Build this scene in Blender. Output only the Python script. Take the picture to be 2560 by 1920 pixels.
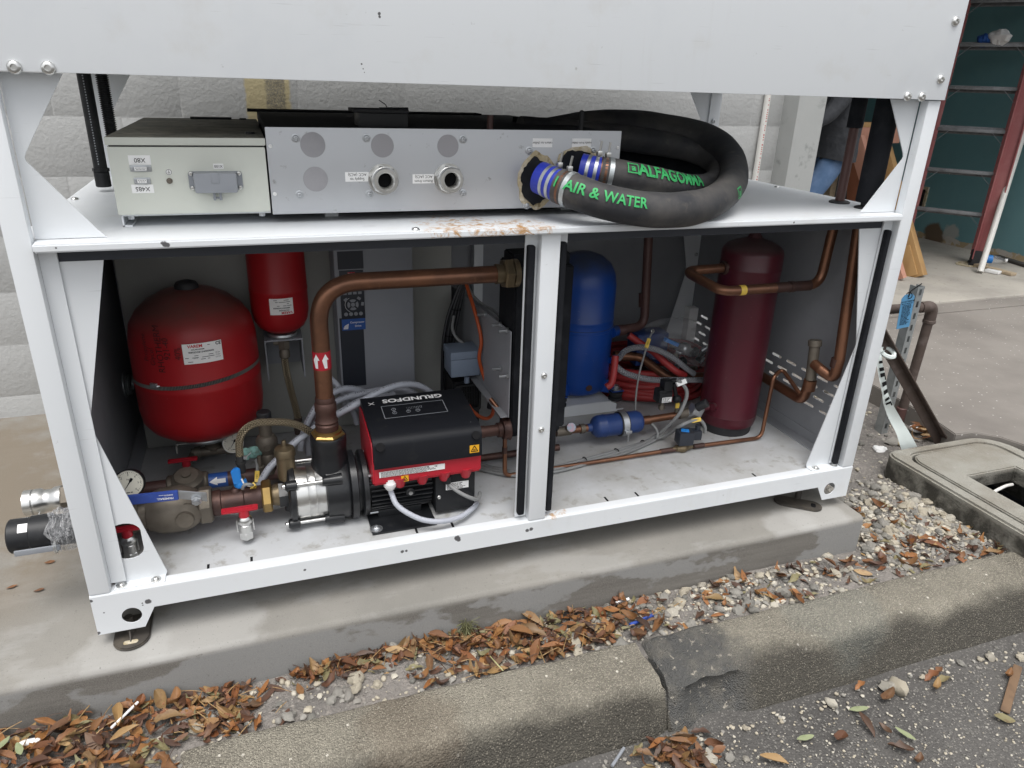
import bpy, bmesh, math, random
from mathutils import Vector as V, Matrix
for o in list(bpy.data.objects): bpy.data.objects.remove(o)
S = bpy.context.scene; COL = S.collection
random.seed(7); rad = math.radians
# ------------------------------------------------------------------ camera, sky, sun, exposure
CAMP = V((0.43676, -1.56438, 1.25856)); F = 1808.612
cd = bpy.data.cameras.new('camera'); cam = bpy.data.objects.new('camera', cd); COL.objects.link(cam)
cam.location = CAMP; cam.rotation_euler = (1.174418, -0.0311666, -0.336599)
cd.sensor_width = 36; cd.sensor_fit = 'HORIZONTAL'; cd.lens = F / 2560 * 36; cd.clip_start = .02; cd.clip_end = 400
S.camera = cam
CAMM = cam.rotation_euler.to_matrix()
w = bpy.data.worlds.new('World'); S.world = w; w.use_nodes = True
nt = w.node_tree; bg = nt.nodes['Background']
sky = nt.nodes.new('ShaderNodeTexSky'); sky.sky_type = 'NISHITA'; sky.sun_disc = False
SUN_EL, SUN_AZ = rad(71), rad(205)
sky.sun_elevation = SUN_EL; sky.sun_rotation = SUN_AZ
sky.air_density = 1.0; sky.dust_density = 4.0; sky.ozone_density = 1.0
hs = nt.nodes.new('ShaderNodeHueSaturation'); hs.inputs['Saturation'].default_value = .16
nt.links.new(sky.outputs[0], hs.inputs['Color']); nt.links.new(hs.outputs[0], bg.inputs[0])
bg.inputs[1].default_value = .15
sl = bpy.data.lights.new('sun', 'SUN'); sl.energy = 1.0; sl.angle = rad(40); sl.color = (1, .97, .93)
so = bpy.data.objects.new('sun', sl); COL.objects.link(so)
sd = V((math.sin(SUN_AZ) * math.cos(SUN_EL), math.cos(SUN_AZ) * math.cos(SUN_EL), math.sin(SUN_EL)))
so.rotation_euler = sd.to_track_quat('Z', 'Y').to_euler(); so.location = sd * 30
S.view_settings.view_transform = 'Standard'; S.view_settings.look = 'None'
S.view_settings.gamma = 1; S.view_settings.use_curve_mapping = False; S.view_settings.exposure = 0.66
S.render.engine = 'CYCLES'

# ------------------------------------------------------------------ helpers
def at(u, v, x=None, y=None, z=None):
    """place of a point of the survey photograph (2560 x 1920) on a known plane of the real world"""
    d = CAMM @ V(((u - 1280) / F, -(v - 960) / F, -1))
    for i, a in enumerate((x, y, z)):
        if a is not None: return CAMP + d * ((a - CAMP[i]) / d[i])
X, Y, Z = V((1, 0, 0)), V((0, 1, 0)), V((0, 0, 1))

def frame(n):
    n = n.normalized(); a = X if abs(n.x) < .8 else Y
    u = n.cross(a).normalized(); return u, n.cross(u)

class MB:
    def __init__(s): s.v = []; s.f = []; s.m = []; s.uv = []
    def add(s, vs, fs, m=0, uv=None):
        b = len(s.v); s.v += [V(p) for p in vs]
        for i, f in enumerate(fs):
            s.f.append([b + k for k in f]); s.m.append(m)
            s.uv.append(uv[i] if uv else [(0, 0)] * len(f))
        return s
    def bm(s, bm, m=0):
        bm.verts.index_update()
        s.add([v.co.copy() for v in bm.verts], [[v.index for v in f.verts] for f in bm.faces], m); bm.free(); return s
    def box(s, c, size, m=0, rot=None, bev=0, seg=2):
        bm = bmesh.new(); bmesh.ops.create_cube(bm, size=1)
        for v in bm.verts: v.co = V((v.co.x * size[0], v.co.y * size[1], v.co.z * size[2]))
        if bev: bmesh.ops.bevel(bm, geom=bm.edges[:], offset=bev, segments=seg, affect='EDGES', profile=.6)
        for v in bm.verts: v.co = (rot @ v.co if rot else v.co) + V(c)
        return s.bm(bm, m)
    def bx(s, x0, x1, y0, y1, z0, z1, m=0, bev=0, seg=2):
        return s.box(((x0 + x1) / 2, (y0 + y1) / 2, (z0 + z1) / 2), (x1 - x0, y1 - y0, z1 - z0), m, None, bev, seg)
    def lathe(s, o, ax, prof, n=28, m=0, ph=0, cap0=True):
        o = V(o); ax = V(ax).normalized(); u, w_ = frame(ax); rows = []; vs = []; L = 0; pl = None
        for h, r in prof:
            if pl: L += math.hypot(h - pl[0], r - pl[1])
            pl = (h, r)
            if r < 1e-6: rows.append(([len(vs)], L)); vs.append(o + ax * h)
            else:
                b = len(vs); rows.append((list(range(b, b + n)), L))
                for k in range(n):
                    a = 2 * math.pi * k / n + ph; vs.append(o + ax * h + (u * math.cos(a) + w_ * math.sin(a)) * r)
        fs = []; uv = []
        for (a, la), (b, lb) in zip(rows, rows[1:]):
            for k in range(n):
                k2 = (k + 1) % n; q0, q1 = k / n, (k + 1) / n
                if len(a) == 1 and len(b) == 1: continue
                if len(a) == 1: fs.append([a[0], b[k2], b[k]]); uv.append([(q0, la), (q1, lb), (q0, lb)])
                elif len(b) == 1: fs.append([a[k], a[k2], b[0]]); uv.append([(q0, la), (q1, la), (q0, lb)])
                else: fs.append([a[k], a[k2], b[k2], b[k]]); uv.append([(q0, la), (q1, la), (q1, lb), (q0, lb)])
        if cap0 and len(rows[0][0]) > 1: fs.append(rows[0][0][::-1]); uv.append([(0, 0)] * n)
        if len(rows[-1][0]) > 1: fs.append(rows[-1][0]); uv.append([(0, 0)] * n)
        return s.add(vs, fs, m, uv)
    def cyl(s, p0, p1, r0, r1=None, n=24, m=0, bev=0, ph=0):
        p0, p1 = V(p0), V(p1); r1 = r0 if r1 is None else r1; h = (p1 - p0).length
        pr = [(0, r0), (h, r1)] if not bev else [(0, r0 - bev), (bev, r0), (h - bev, r1), (h, r1 - bev)]
        return s.lathe(p0, p1 - p0, pr, n, m, ph)
    def hexn(s, p0, p1, r, m=0, ph=0):
        p0, p1 = V(p0), V(p1); h = (p1 - p0).length; b = min(h * .15, r * .12)
        return s.lathe(p0, p1 - p0, [(0, r - b), (b, r), (h - b, r), (h, r - b)], 6, m, ph)
    def tube(s, pts, r, n=14, m=0, caps=True, hollow=0):
        pts = [V(p) for p in pts]; N = len(pts); vs = []; fs = []; uv = []; L = 0
        t = (pts[1] - pts[0]).normalized(); u, w_ = frame(t)
        rr = r if callable(r) else (lambda q: r); Ls = []
        for i, p in enumerate(pts):
            if i: L += (p - pts[i - 1]).length
            Ls.append(L)
        for i, p in enumerate(pts):
            t2 = (pts[min(i + 1, N - 1)] - pts[max(i - 1, 0)])
            t2 = t2.normalized() if t2.length > 1e-9 else t
            q = t.rotation_difference(t2); u = (q @ u).normalized(); t = t2; u = (u - t * u.dot(t)).normalized(); w_ = t.cross(u)
            R = rr(Ls[i] / max(L, 1e-9))
            for k in range(n):
                a = 2 * math.pi * k / n; vs.append(p + (u * math.cos(a) + w_ * math.sin(a)) * R)
        for i in range(N - 1):
            for k in range(n):
                k2 = (k + 1) % n
                fs.append([i * n + k, i * n + k2, (i + 1) * n + k2, (i + 1) * n + k])
                uv.append([(k / n, Ls[i]), ((k + 1) / n, Ls[i]), ((k + 1) / n, Ls[i + 1]), (k / n, Ls[i + 1])])
        if caps:
            fs.append(list(range(n))[::-1]); uv.append([(0, 0)] * n); fs.append([(N - 1) * n + k for k in range(n)]); uv.append([(0, 0)] * n)
        return s.add(vs, fs, m, uv)
    def prism(s, poly, o, ux, uy, t, m=0, holes=(), bev=0):
        """2D outline (with holes) on plane o+ux*x+uy*y, thickness t along ux x uy"""
        bm = bmesh.new(); o = V(o); n_ = V(ux).cross(V(uy)).normalized(); es = []
        for loop in [poly] + list(holes):
            vv = [bm.verts.new(o + V(ux) * a + V(uy) * b) for a, b in loop]
            es += [bm.edges.new((vv[i], vv[(i + 1) % len(vv)])) for i in range(len(vv))]
        if holes: bmesh.ops.triangle_fill(bm, use_beauty=True, use_dissolve=False, edges=es)
        else: bm.faces.new(list(bm.verts))
        r = bmesh.ops.extrude_face_region(bm, geom=bm.faces[:])
        bmesh.ops.translate(bm, vec=n_ * t, verts=[e for e in r['geom'] if isinstance(e, bmesh.types.BMVert)])
        bmesh.ops.recalc_face_normals(bm, faces=bm.faces[:])
        if bev:
            ee = [e for e in bm.edges if len(e.link_faces) == 2 and e.calc_face_angle(0) > .5]
            bmesh.ops.bevel(bm, geom=ee, offset=bev, segments=2, affect='EDGES')
        return s.bm(bm, m)
    def ball(s, c, r, m=0, n=16, sc=(1, 1, 1)):
        k = 9; pr = [(-r * math.cos(math.pi * i / k), r * math.sin(math.pi * i / k)) for i in range(k + 1)]
        b = len(s.v); s.lathe((0, 0, 0), Z, pr, n, m)
        for i in range(b, len(s.v)): q = s.v[i]; s.v[i] = V((q.x * sc[0], q.y * sc[1], q.z * sc[2])) + V(c)
        return s
    def torus(s, c, ax, R, r, m=0, n=28, k=8, a0=0, a1=2 * math.pi):
        u, w_ = frame(V(ax)); full = abs(a1 - a0 - 2 * math.pi) < 1e-6
        pts = [V(c) + (u * math.cos(a0 + (a1 - a0) * i / n) + w_ * math.sin(a0 + (a1 - a0) * i / n)) * R for i in range(n + 1)]
        return s.tube(pts, r, k, m, caps=not full)
    def quad(s, a, b, c, d, m=0): return s.add([a, b, c, d], [[0, 1, 2, 3]], m, [[(0, 0), (1, 0), (1, 1), (0, 1)]])
    def build(s, name, mats, parent=None, origin=None, sharp=38, flat=False):
        if not isinstance(mats, (list, tuple)): mats = [mats]
        if parent:
            q = parent; org = V((0, 0, 0))
            while q: org = org + q.location; q = q.parent
        else: org = V(origin) if origin is not None else V((0, 0, 0))
        me = bpy.data.meshes.new(name); me.from_pydata([tuple(p - org) for p in s.v], [], s.f)
        for mt in mats: me.materials.append(mt)
        me.polygons.foreach_set('material_index', s.m)
        ul = me.uv_layers.new(name='UVMap'); flatuv = [c for f in s.uv for q_ in f for c in q_]
        ul.data.foreach_set('uv', flatuv)
        if not flat:
            me.polygons.foreach_set('use_smooth', [True] * len(me.polygons))
            bm = bmesh.new(); bm.from_mesh(me); lim = rad(sharp)
            for e in bm.edges:
                if len(e.link_faces) != 2 or e.calc_face_angle(9) > lim: e.smooth = False
            bm.to_mesh(me); bm.free()
        o = bpy.data.objects.new(name, me); COL.objects.link(o)
        if parent: o.parent = parent
        else: o.location = org
        return o

def fillet(pts, R, k=7):
    pts = [V(p) for p in pts]; out = [pts[0]]
    for i in range(1, len(pts) - 1):
        p = pts[i]; a = (pts[i - 1] - p); b = (pts[i + 1] - p); ang = a.angle(b)
        r = R[i - 1] if isinstance(R, (list, tuple)) else R
        d = min(r / math.tan(ang / 2), a.length * .49, b.length * .49); a = a.normalized() * d; b = b.normalized() * d
        for j in range(k + 1):
            t = j / k; out.append((p + a) * (1 - t) ** 2 + p * 2 * t * (1 - t) + (p + b) * t * t)
    out.append(pts[-1]); return out
def spline(pts, k=8):
    pts = [V(p) for p in pts]; P = [pts[0] * 2 - pts[1]] + pts + [pts[-1] * 2 - pts[-2]]; out = []
    for i in range(1, len(P) - 2):
        a, b, c, d = P[i - 1:i + 3]
        for j in range(k):
            t = j / k; out.append(.5 * ((2 * b) + (c - a) * t + (2 * a - 5 * b + 4 * c - d) * t * t + (3 * b - a - 3 * c + d) * t ** 3))
    out.append(pts[-1]); return out

def tag(o, label=None, cat=None, group=None, kind=None):
    for k, v_ in (('label', label), ('category', cat), ('group', group), ('kind', kind)):
        if v_: o[k] = v_
    return o
def thing(name, loc, label, cat, group=None):
    o = bpy.data.objects.new(name, None); COL.objects.link(o); o.location = V(loc); o.empty_display_size = .05
    bpy.context.view_layer.update(); return tag(o, label, cat, group)

# text as flat or wrapped geometry (built-in font)
_tc = {}
def text_geo(s, size, bold=0):
    if (s, bold) not in _tc:
        c = bpy.data.curves.new('t', 'FONT'); c.body = s; c.size = 1; c.resolution_u = 3; c.align_x = 'CENTER'; c.align_y = 'CENTER'; c.offset = bold
        o = bpy.data.objects.new('t', c); COL.objects.link(o); dg = bpy.context.evaluated_depsgraph_get(); dg.update()
        me = bpy.data.meshes.new_from_object(o.evaluated_get(dg))
        _tc[(s, bold)] = ([v.co.copy() for v in me.vertices], [list(p.vertices) for p in me.polygons])
        bpy.data.objects.remove(o); bpy.data.curves.remove(c); bpy.data.meshes.remove(me)
    vs, fs = _tc[(s, bold)]
    return [v * size for v in vs], fs
def put_text(mb, s, o, ux, uy, size, m=0, bold=0, sx=1):
    vs, fs = text_geo(s, size, bold); ux, uy = V(ux).normalized(), V(uy).normalized()
    mb.add([V(o) + ux * v.x * sx + uy * v.y for v in vs], fs, m)
def wrap_text(mb, s, size, fn, m=0, bold=0, sx=1, cut=.006):
    vs, fs = text_geo(s, size, bold); bm = bmesh.new(); bv = [bm.verts.new((v.x * sx, v.y, 0)) for v in vs]
    for f in fs:
        try: bm.faces.new([bv[i] for i in f])
        except ValueError: pass
    for it in range(4):
        lg = [e for e in bm.edges if e.calc_length() > cut]
        if not lg: break
        bmesh.ops.subdivide_edges(bm, edges=lg, cuts=1)
    bmesh.ops.triangulate(bm, faces=bm.faces[:])
    for v in bm.verts: v.co = fn(v.co.x, v.co.y)
    mb.bm(bm, m)
def microtext(mb, o, ux, uy, w_, h, lines, m, rnd, fill=.7):
    """rows of unreadably small print: short dashes"""
    ux, uy = V(ux).normalized(), V(uy).normalized(); lh = h / lines
    for i in range(lines):
        x = 0; y = h / 2 - lh * (i + .5)
        while x < w_ * fill * rnd.uniform(.7, 1.15) and x < w_ * .96:
            l = rnd.uniform(.6, 3) * lh * .8; l = min(l, w_ - x)
            a = V(o) + ux * (x - w_ / 2) + uy * (y - lh * .26); mb.quad(a, a + ux * l, a + ux * l + uy * lh * .5, a + uy * lh * .5, m); x += l + lh * .35

# ------------------------------------------------------------------ materials
def mat(name, col, rough=.5, metal=0, var=None, var2=None, bump=None, bump2=None, spec=.5, coat=0, rvar=0, scale3=(1, 1, 1), trans=0, alpha=1, rand=None, sss=0):
    """var/var2=(noise scale, detail, lo, hi, colour): patches; bump=(scale, strength, distance)"""
    m = bpy.data.materials.new(name); m.use_nodes = True; t = m.node_tree; N = t.nodes; Lk = t.links.new
    b = N['Principled BSDF']; b.inputs['Roughness'].default_value = rough; b.inputs['Metallic'].default_value = metal
    b.inputs['Specular IOR Level'].default_value = spec; b.inputs['Coat Weight'].default_value = coat; b.inputs['Coat Roughness'].default_value = .15
    b.inputs['Transmission Weight'].default_value = trans; b.inputs['Alpha'].default_value = alpha
    tc = N.new('ShaderNodeTexCoord'); mp = N.new('ShaderNodeMapping'); mp.inputs['Scale'].default_value = scale3
    Lk(tc.outputs['Object'], mp.inputs['Vector']); vec = mp.outputs[0]
    rgb = N.new('ShaderNodeRGB'); rgb.outputs[0].default_value = (*col, 1); cur = rgb.outputs[0]
    if rand:
        oi = N.new('ShaderNodeObjectInfo'); rp = N.new('ShaderNodeValToRGB'); Lk(oi.outputs['Random'], rp.inputs[0])
        el = rp.color_ramp.elements
        for i, c in enumerate(rand):
            e = el[i] if i < 2 else el.new(1)
            e.position = i / (len(rand) - 1); e.color = (*c, 1)
        for i in range(len(rand)): el[i].position = i / (len(rand) - 1); el[i].color = (*rand[i], 1)
        cur = rp.outputs[0]
    for k, vv in enumerate((var, var2)):
        if not vv: continue
        sc, det, lo, hi, c2 = vv
        n = N.new('ShaderNodeTexNoise'); n.inputs['Scale'].default_value = sc; n.inputs['Detail'].default_value = det; n.inputs['Roughness'].default_value = .62
        Lk(vec, n.inputs['Vector']); mr = N.new('ShaderNodeMapRange'); mr.inputs['From Min'].default_value = lo; mr.inputs['From Max'].default_value = hi
        Lk(n.outputs['Fac'], mr.inputs['Value']); mx = N.new('ShaderNodeMix'); mx.data_type = 'RGBA'
        Lk(mr.outputs[0], mx.inputs['Factor']); Lk(cur, mx.inputs[6]); mx.inputs[7].default_value = (*c2, 1); cur = mx.outputs[2]
        if rvar and k == 0:
            ma = N.new('ShaderNodeMath'); ma.operation = 'MULTIPLY_ADD'; ma.inputs[1].default_value = rvar; ma.inputs[2].default_value = rough
            Lk(mr.outputs[0], ma.inputs[0]); Lk(ma.outputs[0], b.inputs['Roughness'])
    Lk(cur, b.inputs['Base Color']); prev = None
    for bb in (bump, bump2):
        if not bb: continue
        n = N.new('ShaderNodeTexNoise'); n.inputs['Scale'].default_value = bb[0]; n.inputs['Detail'].default_value = 4; Lk(vec, n.inputs['Vector'])
        bp = N.new('ShaderNodeBump'); bp.inputs['Strength'].default_value = bb[1]; bp.inputs['Distance'].default_value = bb[2]
        Lk(n.outputs['Fac'], bp.inputs['Height'])
        if prev: Lk(prev, bp.inputs['Normal'])
        prev = bp.outputs[0]
    if prev: Lk(prev, b.inputs['Normal'])
    m['cur'] = 0
    return m
class G:
    """tiny node-graph helper on top of a mat()"""
    def __init__(s, m):
        s.t = m.node_tree; s.N = s.t.nodes; s.L = s.t.links.new; s.b = s.N['Principled BSDF']
        s.tc = s.N.new('ShaderNodeTexCoord'); s.obj = s.tc.outputs['Object']; s.uv = s.tc.outputs['UV']
    def base(s): return s.b.inputs['Base Color'].links[0].from_socket
    def noise(s, sc, det=4, rough=.6, vec=None, dist=0):
        n = s.N.new('ShaderNodeTexNoise'); n.inputs['Scale'].default_value = sc; n.inputs['Detail'].default_value = det; n.inputs['Roughness'].default_value = rough
        n.inputs['Distortion'].default_value = dist; s.L(vec or s.obj, n.inputs['Vector']); return n.outputs['Fac']
    def voro(s, sc, feat='F1', out='Distance', vec=None):
        n = s.N.new('ShaderNodeTexVoronoi'); n.feature = feat; n.inputs['Scale'].default_value = sc; s.L(vec or s.obj, n.inputs['Vector']); return n.outputs[out]
    def map(s, v, a, b, c=0, d=1):
        n = s.N.new('ShaderNodeMapRange'); s.L(v, n.inputs['Value'])
        for k, q in zip(('From Min', 'From Max', 'To Min', 'To Max'), (a, b, c, d)): n.inputs[k].default_value = q
        return n.outputs[0]
    def math(s, op, a, b=None):
        n = s.N.new('ShaderNodeMath'); n.operation = op
        for i, q in enumerate((a, b)):
            if q is None: continue
            if isinstance(q, (int, float)): n.inputs[i].default_value = q
            else: s.L(q, n.inputs[i])
        return n.outputs[0]
    def sep(s, vec=None):
        n = s.N.new('ShaderNodeSeparateXYZ'); s.L(vec or s.obj, n.inputs[0]); return n.outputs
    def mapping(s, scale, loc=(0, 0, 0), rot=(0, 0, 0), vec=None):
        n = s.N.new('ShaderNodeMapping'); n.inputs['Scale'].default_value = scale; n.inputs['Location'].default_value = loc; n.inputs['Rotation'].default_value = rot
        s.L(vec or s.obj, n.inputs[0]); return n.outputs[0]
    def mix(s, f, a, b):
        n = s.N.new('ShaderNodeMix'); n.data_type = 'RGBA'
        for i, q in ((0, f), (6, a), (7, b)):
            if isinstance(q, tuple): n.inputs[i].default_value = (*q, 1)
            elif isinstance(q, (int, float)): n.inputs[i].default_value = q
            else: s.L(q, n.inputs[i])
        return n.outputs[2]
    def color(s, c): s.L(c, s.b.inputs['Base Color'])
    def rough(s, c): s.L(c, s.b.inputs['Roughness'])
    def bump(s, h, st, dist):
        bp = s.N.new('ShaderNodeBump'); bp.inputs['Strength'].default_value = st; bp.inputs['Distance'].default_value = dist; s.L(h, bp.inputs['Height'])
        i = s.b.inputs['Normal']
        if i.links: s.L(i.links[0].from_socket, bp.inputs['Normal'])
        s.L(bp.outputs[0], i)
    def spot(s, c, r, ns=20, am=.5, vec=None):
        """mask of a noisy-edged blot round point c"""
        n = s.N.new('ShaderNodeVectorMath'); n.operation = 'DISTANCE'; s.L(vec or s.obj, n.inputs[0]); n.inputs[1].default_value = c
        d = s.math('ADD', n.outputs['Value'], s.math('MULTIPLY', s.math('SUBTRACT', s.noise(ns, 5), .5), am * r * 2))
        return s.map(d, r * .75, r, 1, 0)

M = {}
M['white'] = mat('white_powder_paint', (.69, .715, .735), .42, var=(3, 5, .5, .85, (.62, .65, .68)), var2=(45, 3, .72, .8, (.45, .46, .46)), rvar=.1, bump=(260, .04, .001))
M['inner'] = mat('inside_shade_paint', (.29, .30, .32), .55, spec=.3, var=(5, 5, .45, .8, (.24, .25, .265)), var2=(30, 4, .66, .8, (.22, .22, .22)))  # white paint darkened to put the interior shade into its colour
M['floorp'] = mat('grimy_shaded_floor_paint', (.50, .515, .53), .5, var=(4, 6, .38, .7, (.35, .345, .33)), var2=(22, 6, .56, .74, (.26, .245, .215)))  # grime patches over a base colour lowered to deepen interior shade
M['beige'] = mat('beige_enamel', (.60, .62, .56), .4, var=(8, 4, .55, .85, (.53, .55, .5)), bump=(300, .05, .001))
M['encl'] = mat('grey_enclosure_enamel', (.33, .335, .315), .45, var=(5, 4, .5, .85, (.29, .295, .28)))
M['alu'] = mat('worn_aluminium', (.50, .515, .535), .45, .6, var=(6, 6, .5, .8, (.5, .51, .53)), var2=(40, 4, .66, .75, (.3, .3, .3)), scale3=(1, 1, 1))
M['steel'] = mat('bright_steel', (.68, .68, .66), .28, 1, var=(30, 3, .5, .8, (.5, .5, .5)))
M['zinc'] = mat('zinc_plate', (.52, .54, .56), .4, .9, var=(35, 4, .45, .75, (.4, .41, .42)))
M['lidp'] = mat('drive_lid_plastic', (.008, .009, .012), .5, spec=.22, var=(20, 4, .6, .8, (.016, .017, .018)), var2=(160, 2, .76, .8, (.25, .25, .25)))
M['sightr'] = mat('sight_glass_ring', (.50, .33, .40), .3, var=(60, 3, .4, .6, (.3, .42, .5)))
M['footp'] = mat('grimy_foot_plate', (.05, .044, .038), .6, var=(25, 5, .45, .75, (.10, .085, .065)))
M['blackp'] = mat('black_plastic', (.013, .014, .016), .42, spec=.35, var=(20, 4, .55, .8, (.035, .035, .036)))
M['blackpaint'] = mat('black_machine_paint', (.012, .013, .015), .3, var=(25, 4, .6, .85, (.04, .04, .04)), bump=(90, .15, .002))
M['rubber'] = mat('black_rubber', (.02, .021, .024), .6, var=(12, 5, .5, .8, (.05, .048, .045)))
M['foam'] = mat('black_insulation_foam', (.010, .011, .014), .85, spec=.2, var=(9, 4, .5, .8, (.03, .032, .036)), bump=(60, .2, .002))
M['copper'] = mat('aged_copper', (.25, .12, .07), .38, .78, var=(7, 6, .42, .72, (.13, .068, .048)), var2=(30, 3, .62, .8, (.30, .16, .10)))
M['copperd'] = mat('dark_scorched_copper', (.10, .055, .045), .5, .6, var=(14, 5, .45, .75, (.05, .035, .035)))
M['painted_pipe'] = mat('dark_maroon_primer', (.09, .045, .04), .5, .1, var=(9, 4, .5, .8, (.13, .07, .06)))
M['brass'] = mat('aged_brass', (.20, .155, .095), .45, .75, var=(18, 5, .45, .75, (.12, .10, .07)), bump=(120, .2, .001))
M['bronze'] = mat('dull_cast_bronze', (.17, .148, .12), .55, .5, var=(14, 5, .45, .75, (.11, .095, .075)), bump=(140, .25, .001))
M['goldnut'] = mat('yellow_brass_nut', (.42, .28, .10), .32, .9, var=(22, 4, .5, .8, (.28, .19, .08)))
M['verd'] = mat('verdigris', (.22, .42, .38), .8, var=(60, 4, .45, .65, (.10, .14, .12)), bump=(90, .5, .003))
M['red'] = mat('red_enamel', (.36, .012, .016), .38, spec=.35, var=(4, 4, .5, .85, (.27, .010, .014)), var2=(90, 2, .74, .8, (.45, .14, .13)))
M['redp'] = mat('red_plastic', (.42, .016, .03), .4, var=(20, 4, .6, .85, (.3, .012, .02)))
M['maroon'] = mat('maroon_enamel', (.080, .011, .020), .36, spec=.45, var=(5, 5, .45, .8, (.055, .010, .017)), var2=(60, 3, .7, .8, (.17, .08, .085)))
M['blue'] = mat('blue_enamel', (.007, .058, .30), .36, spec=.45, var=(6, 4, .45, .8, (.006, .042, .21)), var2=(70, 3, .70, .78, (.10, .16, .32)))
M['bluedk'] = mat('dark_blue_enamel', (.022, .05, .17), .38, spec=.4, var=(8, 4, .5, .85, (.018, .04, .13)))
M['bluep'] = mat('bright_blue_plastic', (.02, .21, .62), .4)
M['bluew'] = mat('blue_vinyl_sleeve', (.035, .075, .33), .5, var=(30, 3, .5, .8, (.05, .11, .42)))
M['silicone'] = mat('blue_silicone_hose', (.018, .035, .36), .4, var=(20, 3, .5, .8, (.03, .05, .42)))
M['greyp'] = mat('grey_plastic', (.26, .275, .30), .45, var=(12, 4, .5, .8, (.22, .235, .26)))
M['bluegrey'] = mat('blue_grey_plastic', (.22, .275, .36), .45, var=(14, 4, .55, .85, (.18, .22, .28)))
M['drive'] = mat('drive_grey_plastic', (.27, .285, .315), .5, var=(5, 3, .5, .8, (.24, .255, .28)))
M['drivedk'] = mat('drive_dark_panel', (.02, .024, .034), .45)
M['cable'] = CB = mat('grey_cable_sheath', (.40, .42, .47), .45, var=(25, 3, .55, .8, (.33, .35, .4)))
M['cabled'] = mat('dull_grey_cable', (.22, .225, .225), .5, var=(25, 3, .55, .8, (.17, .17, .17)))
M['cableb'] = mat('black_cable', (.02, .022, .026), .45)
M['orange'] = mat('orange_cable', (.48, .085, .02), .45)
M['redhose'] = mat('red_rubber_hose', (.34, .028, .028), .5, var=(9, 4, .5, .8, (.26, .022, .024)))
M['label'] = mat('paper_label', (.84, .84, .83), .5)
M['ink'] = mat('black_ink', (.012, .012, .013), .8, spec=.1)
M['inkred'] = mat('red_ink', (.5, .02, .03), .55)
M['marker'] = mat('marker_pen', (.035, .008, .01), .5)
M['greenink'] = mat('green_ink', (.03, .36, .10), .55, var=(35, 4, .6, .85, (.02, .15, .06)))
M['yellow'] = mat('yellow_label', (.72, .50, .08), .45, var=(60, 3, .6, .85, (.5, .36, .08)))
M['amber'] = mat('amber_label', (.78, .40, .02), .45)
M['blued'] = mat('blue_print', (.02, .085, .32), .45)
M['whitep'] = mat('white_print', (.82, .82, .82), .45)
M['pvc'] = mat('white_pvc', (.74, .73, .69), .4, var=(9, 4, .55, .85, (.62, .61, .57)), var2=(140, 2, .68, .75, (.4, .3, .28)))
M['galv'] = mat('galvanised_steel', (.45, .48, .49), .42, .8, var=(26, 5, .45, .7, (.34, .37, .38)))
M['rusty'] = mat('brown_weathered_steel', (.085, .062, .052), .65, .25, var=(14, 6, .5, .75, (.16, .13, .12)), bump=(90, .3, .002))
M['face'] = mat('gauge_face', (.72, .70, .60), .4)
M['wood'] = mat('pine_wood', (.48, .29, .12), .6, var=(6, 5, .45, .75, (.36, .20, .08)), scale3=(2, 2, .4))
M['woodpink'] = mat('pink_tinted_lumber', (.55, .28, .20), .6, var=(6, 5, .45, .75, (.46, .22, .15)), scale3=(2, 2, .4))
M['woodred'] = mat('red_brown_lumber', (.28, .10, .05), .6, var=(6, 5, .45, .75, (.2, .07, .035)))
M['ply'] = mat('pale_board_edge', (.45, .36, .25), .7, var=(30, 3, .45, .75, (.32, .25, .17)))
M['yboard'] = mat('yellow_painted_edge', (.62, .45, .03), .5)
M['fibre'] = mat('faded_red_fibreglass', (.33, .10, .10), .55, var=(5, 5, .45, .8, (.42, .19, .18)), var2=(40, 4, .66, .8, (.2, .07, .07)))
M['ladalu'] = mat('dirty_ladder_aluminium', (.24, .245, .25), .5, .6, var=(20, 5, .45, .75, (.15, .15, .155)), var2=(70, 3, .68, .76, (.6, .6, .58)))
M['jacket'] = mat('charcoal_jacket_cloth', (.035, .038, .044), .85, var=(9, 4, .45, .8, (.055, .058, .065)), bump=(22, .6, .02))
M['jeans'] = mat('blue_denim', (.07, .13, .24), .85, var=(12, 4, .45, .8, (.13, .2, .33)), bump=(300, .2, .001))
M['skin'] = mat('skin', (.42, .25, .18), .55)
M['hair'] = mat('dark_hair', (.03, .022, .018), .7)
M['boot'] = mat('boot_leather', (.06, .045, .035), .6)
M['clear'] = mat('clear_plastic_film', (.95, .96, .97), .12, alpha=.13, spec=.9, bump=(28, .8, .02))
M['wrap'] = mat('crinkled_clear_wrap', (.85, .86, .88), .15, alpha=.28, spec=.8, bump=(40, 1, .02))
M['gum'] = mat('old_sealant', (.42, .35, .22), .8, var=(40, 5, .45, .65, (.60, .55, .45)), var2=(30, 4, .55, .65, (.2, .15, .07)), bump=(70, .8, .006))
M['blank'] = mat('grey_hole_plug', (.33, .325, .34), .7, .1, var=(14, 5, .5, .8, (.28, .28, .29)))
M['dusty'] = mat('dusty_grimy_lid', (.15, .145, .12), .8, var=(9, 6, .4, .7, (.30, .28, .22)), var2=(40, 5, .55, .7, (.07, .065, .055)))
M['darkboard'] = mat('dark_brown_board', (.05, .045, .04), .8)  # near-black brown for a batten
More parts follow.
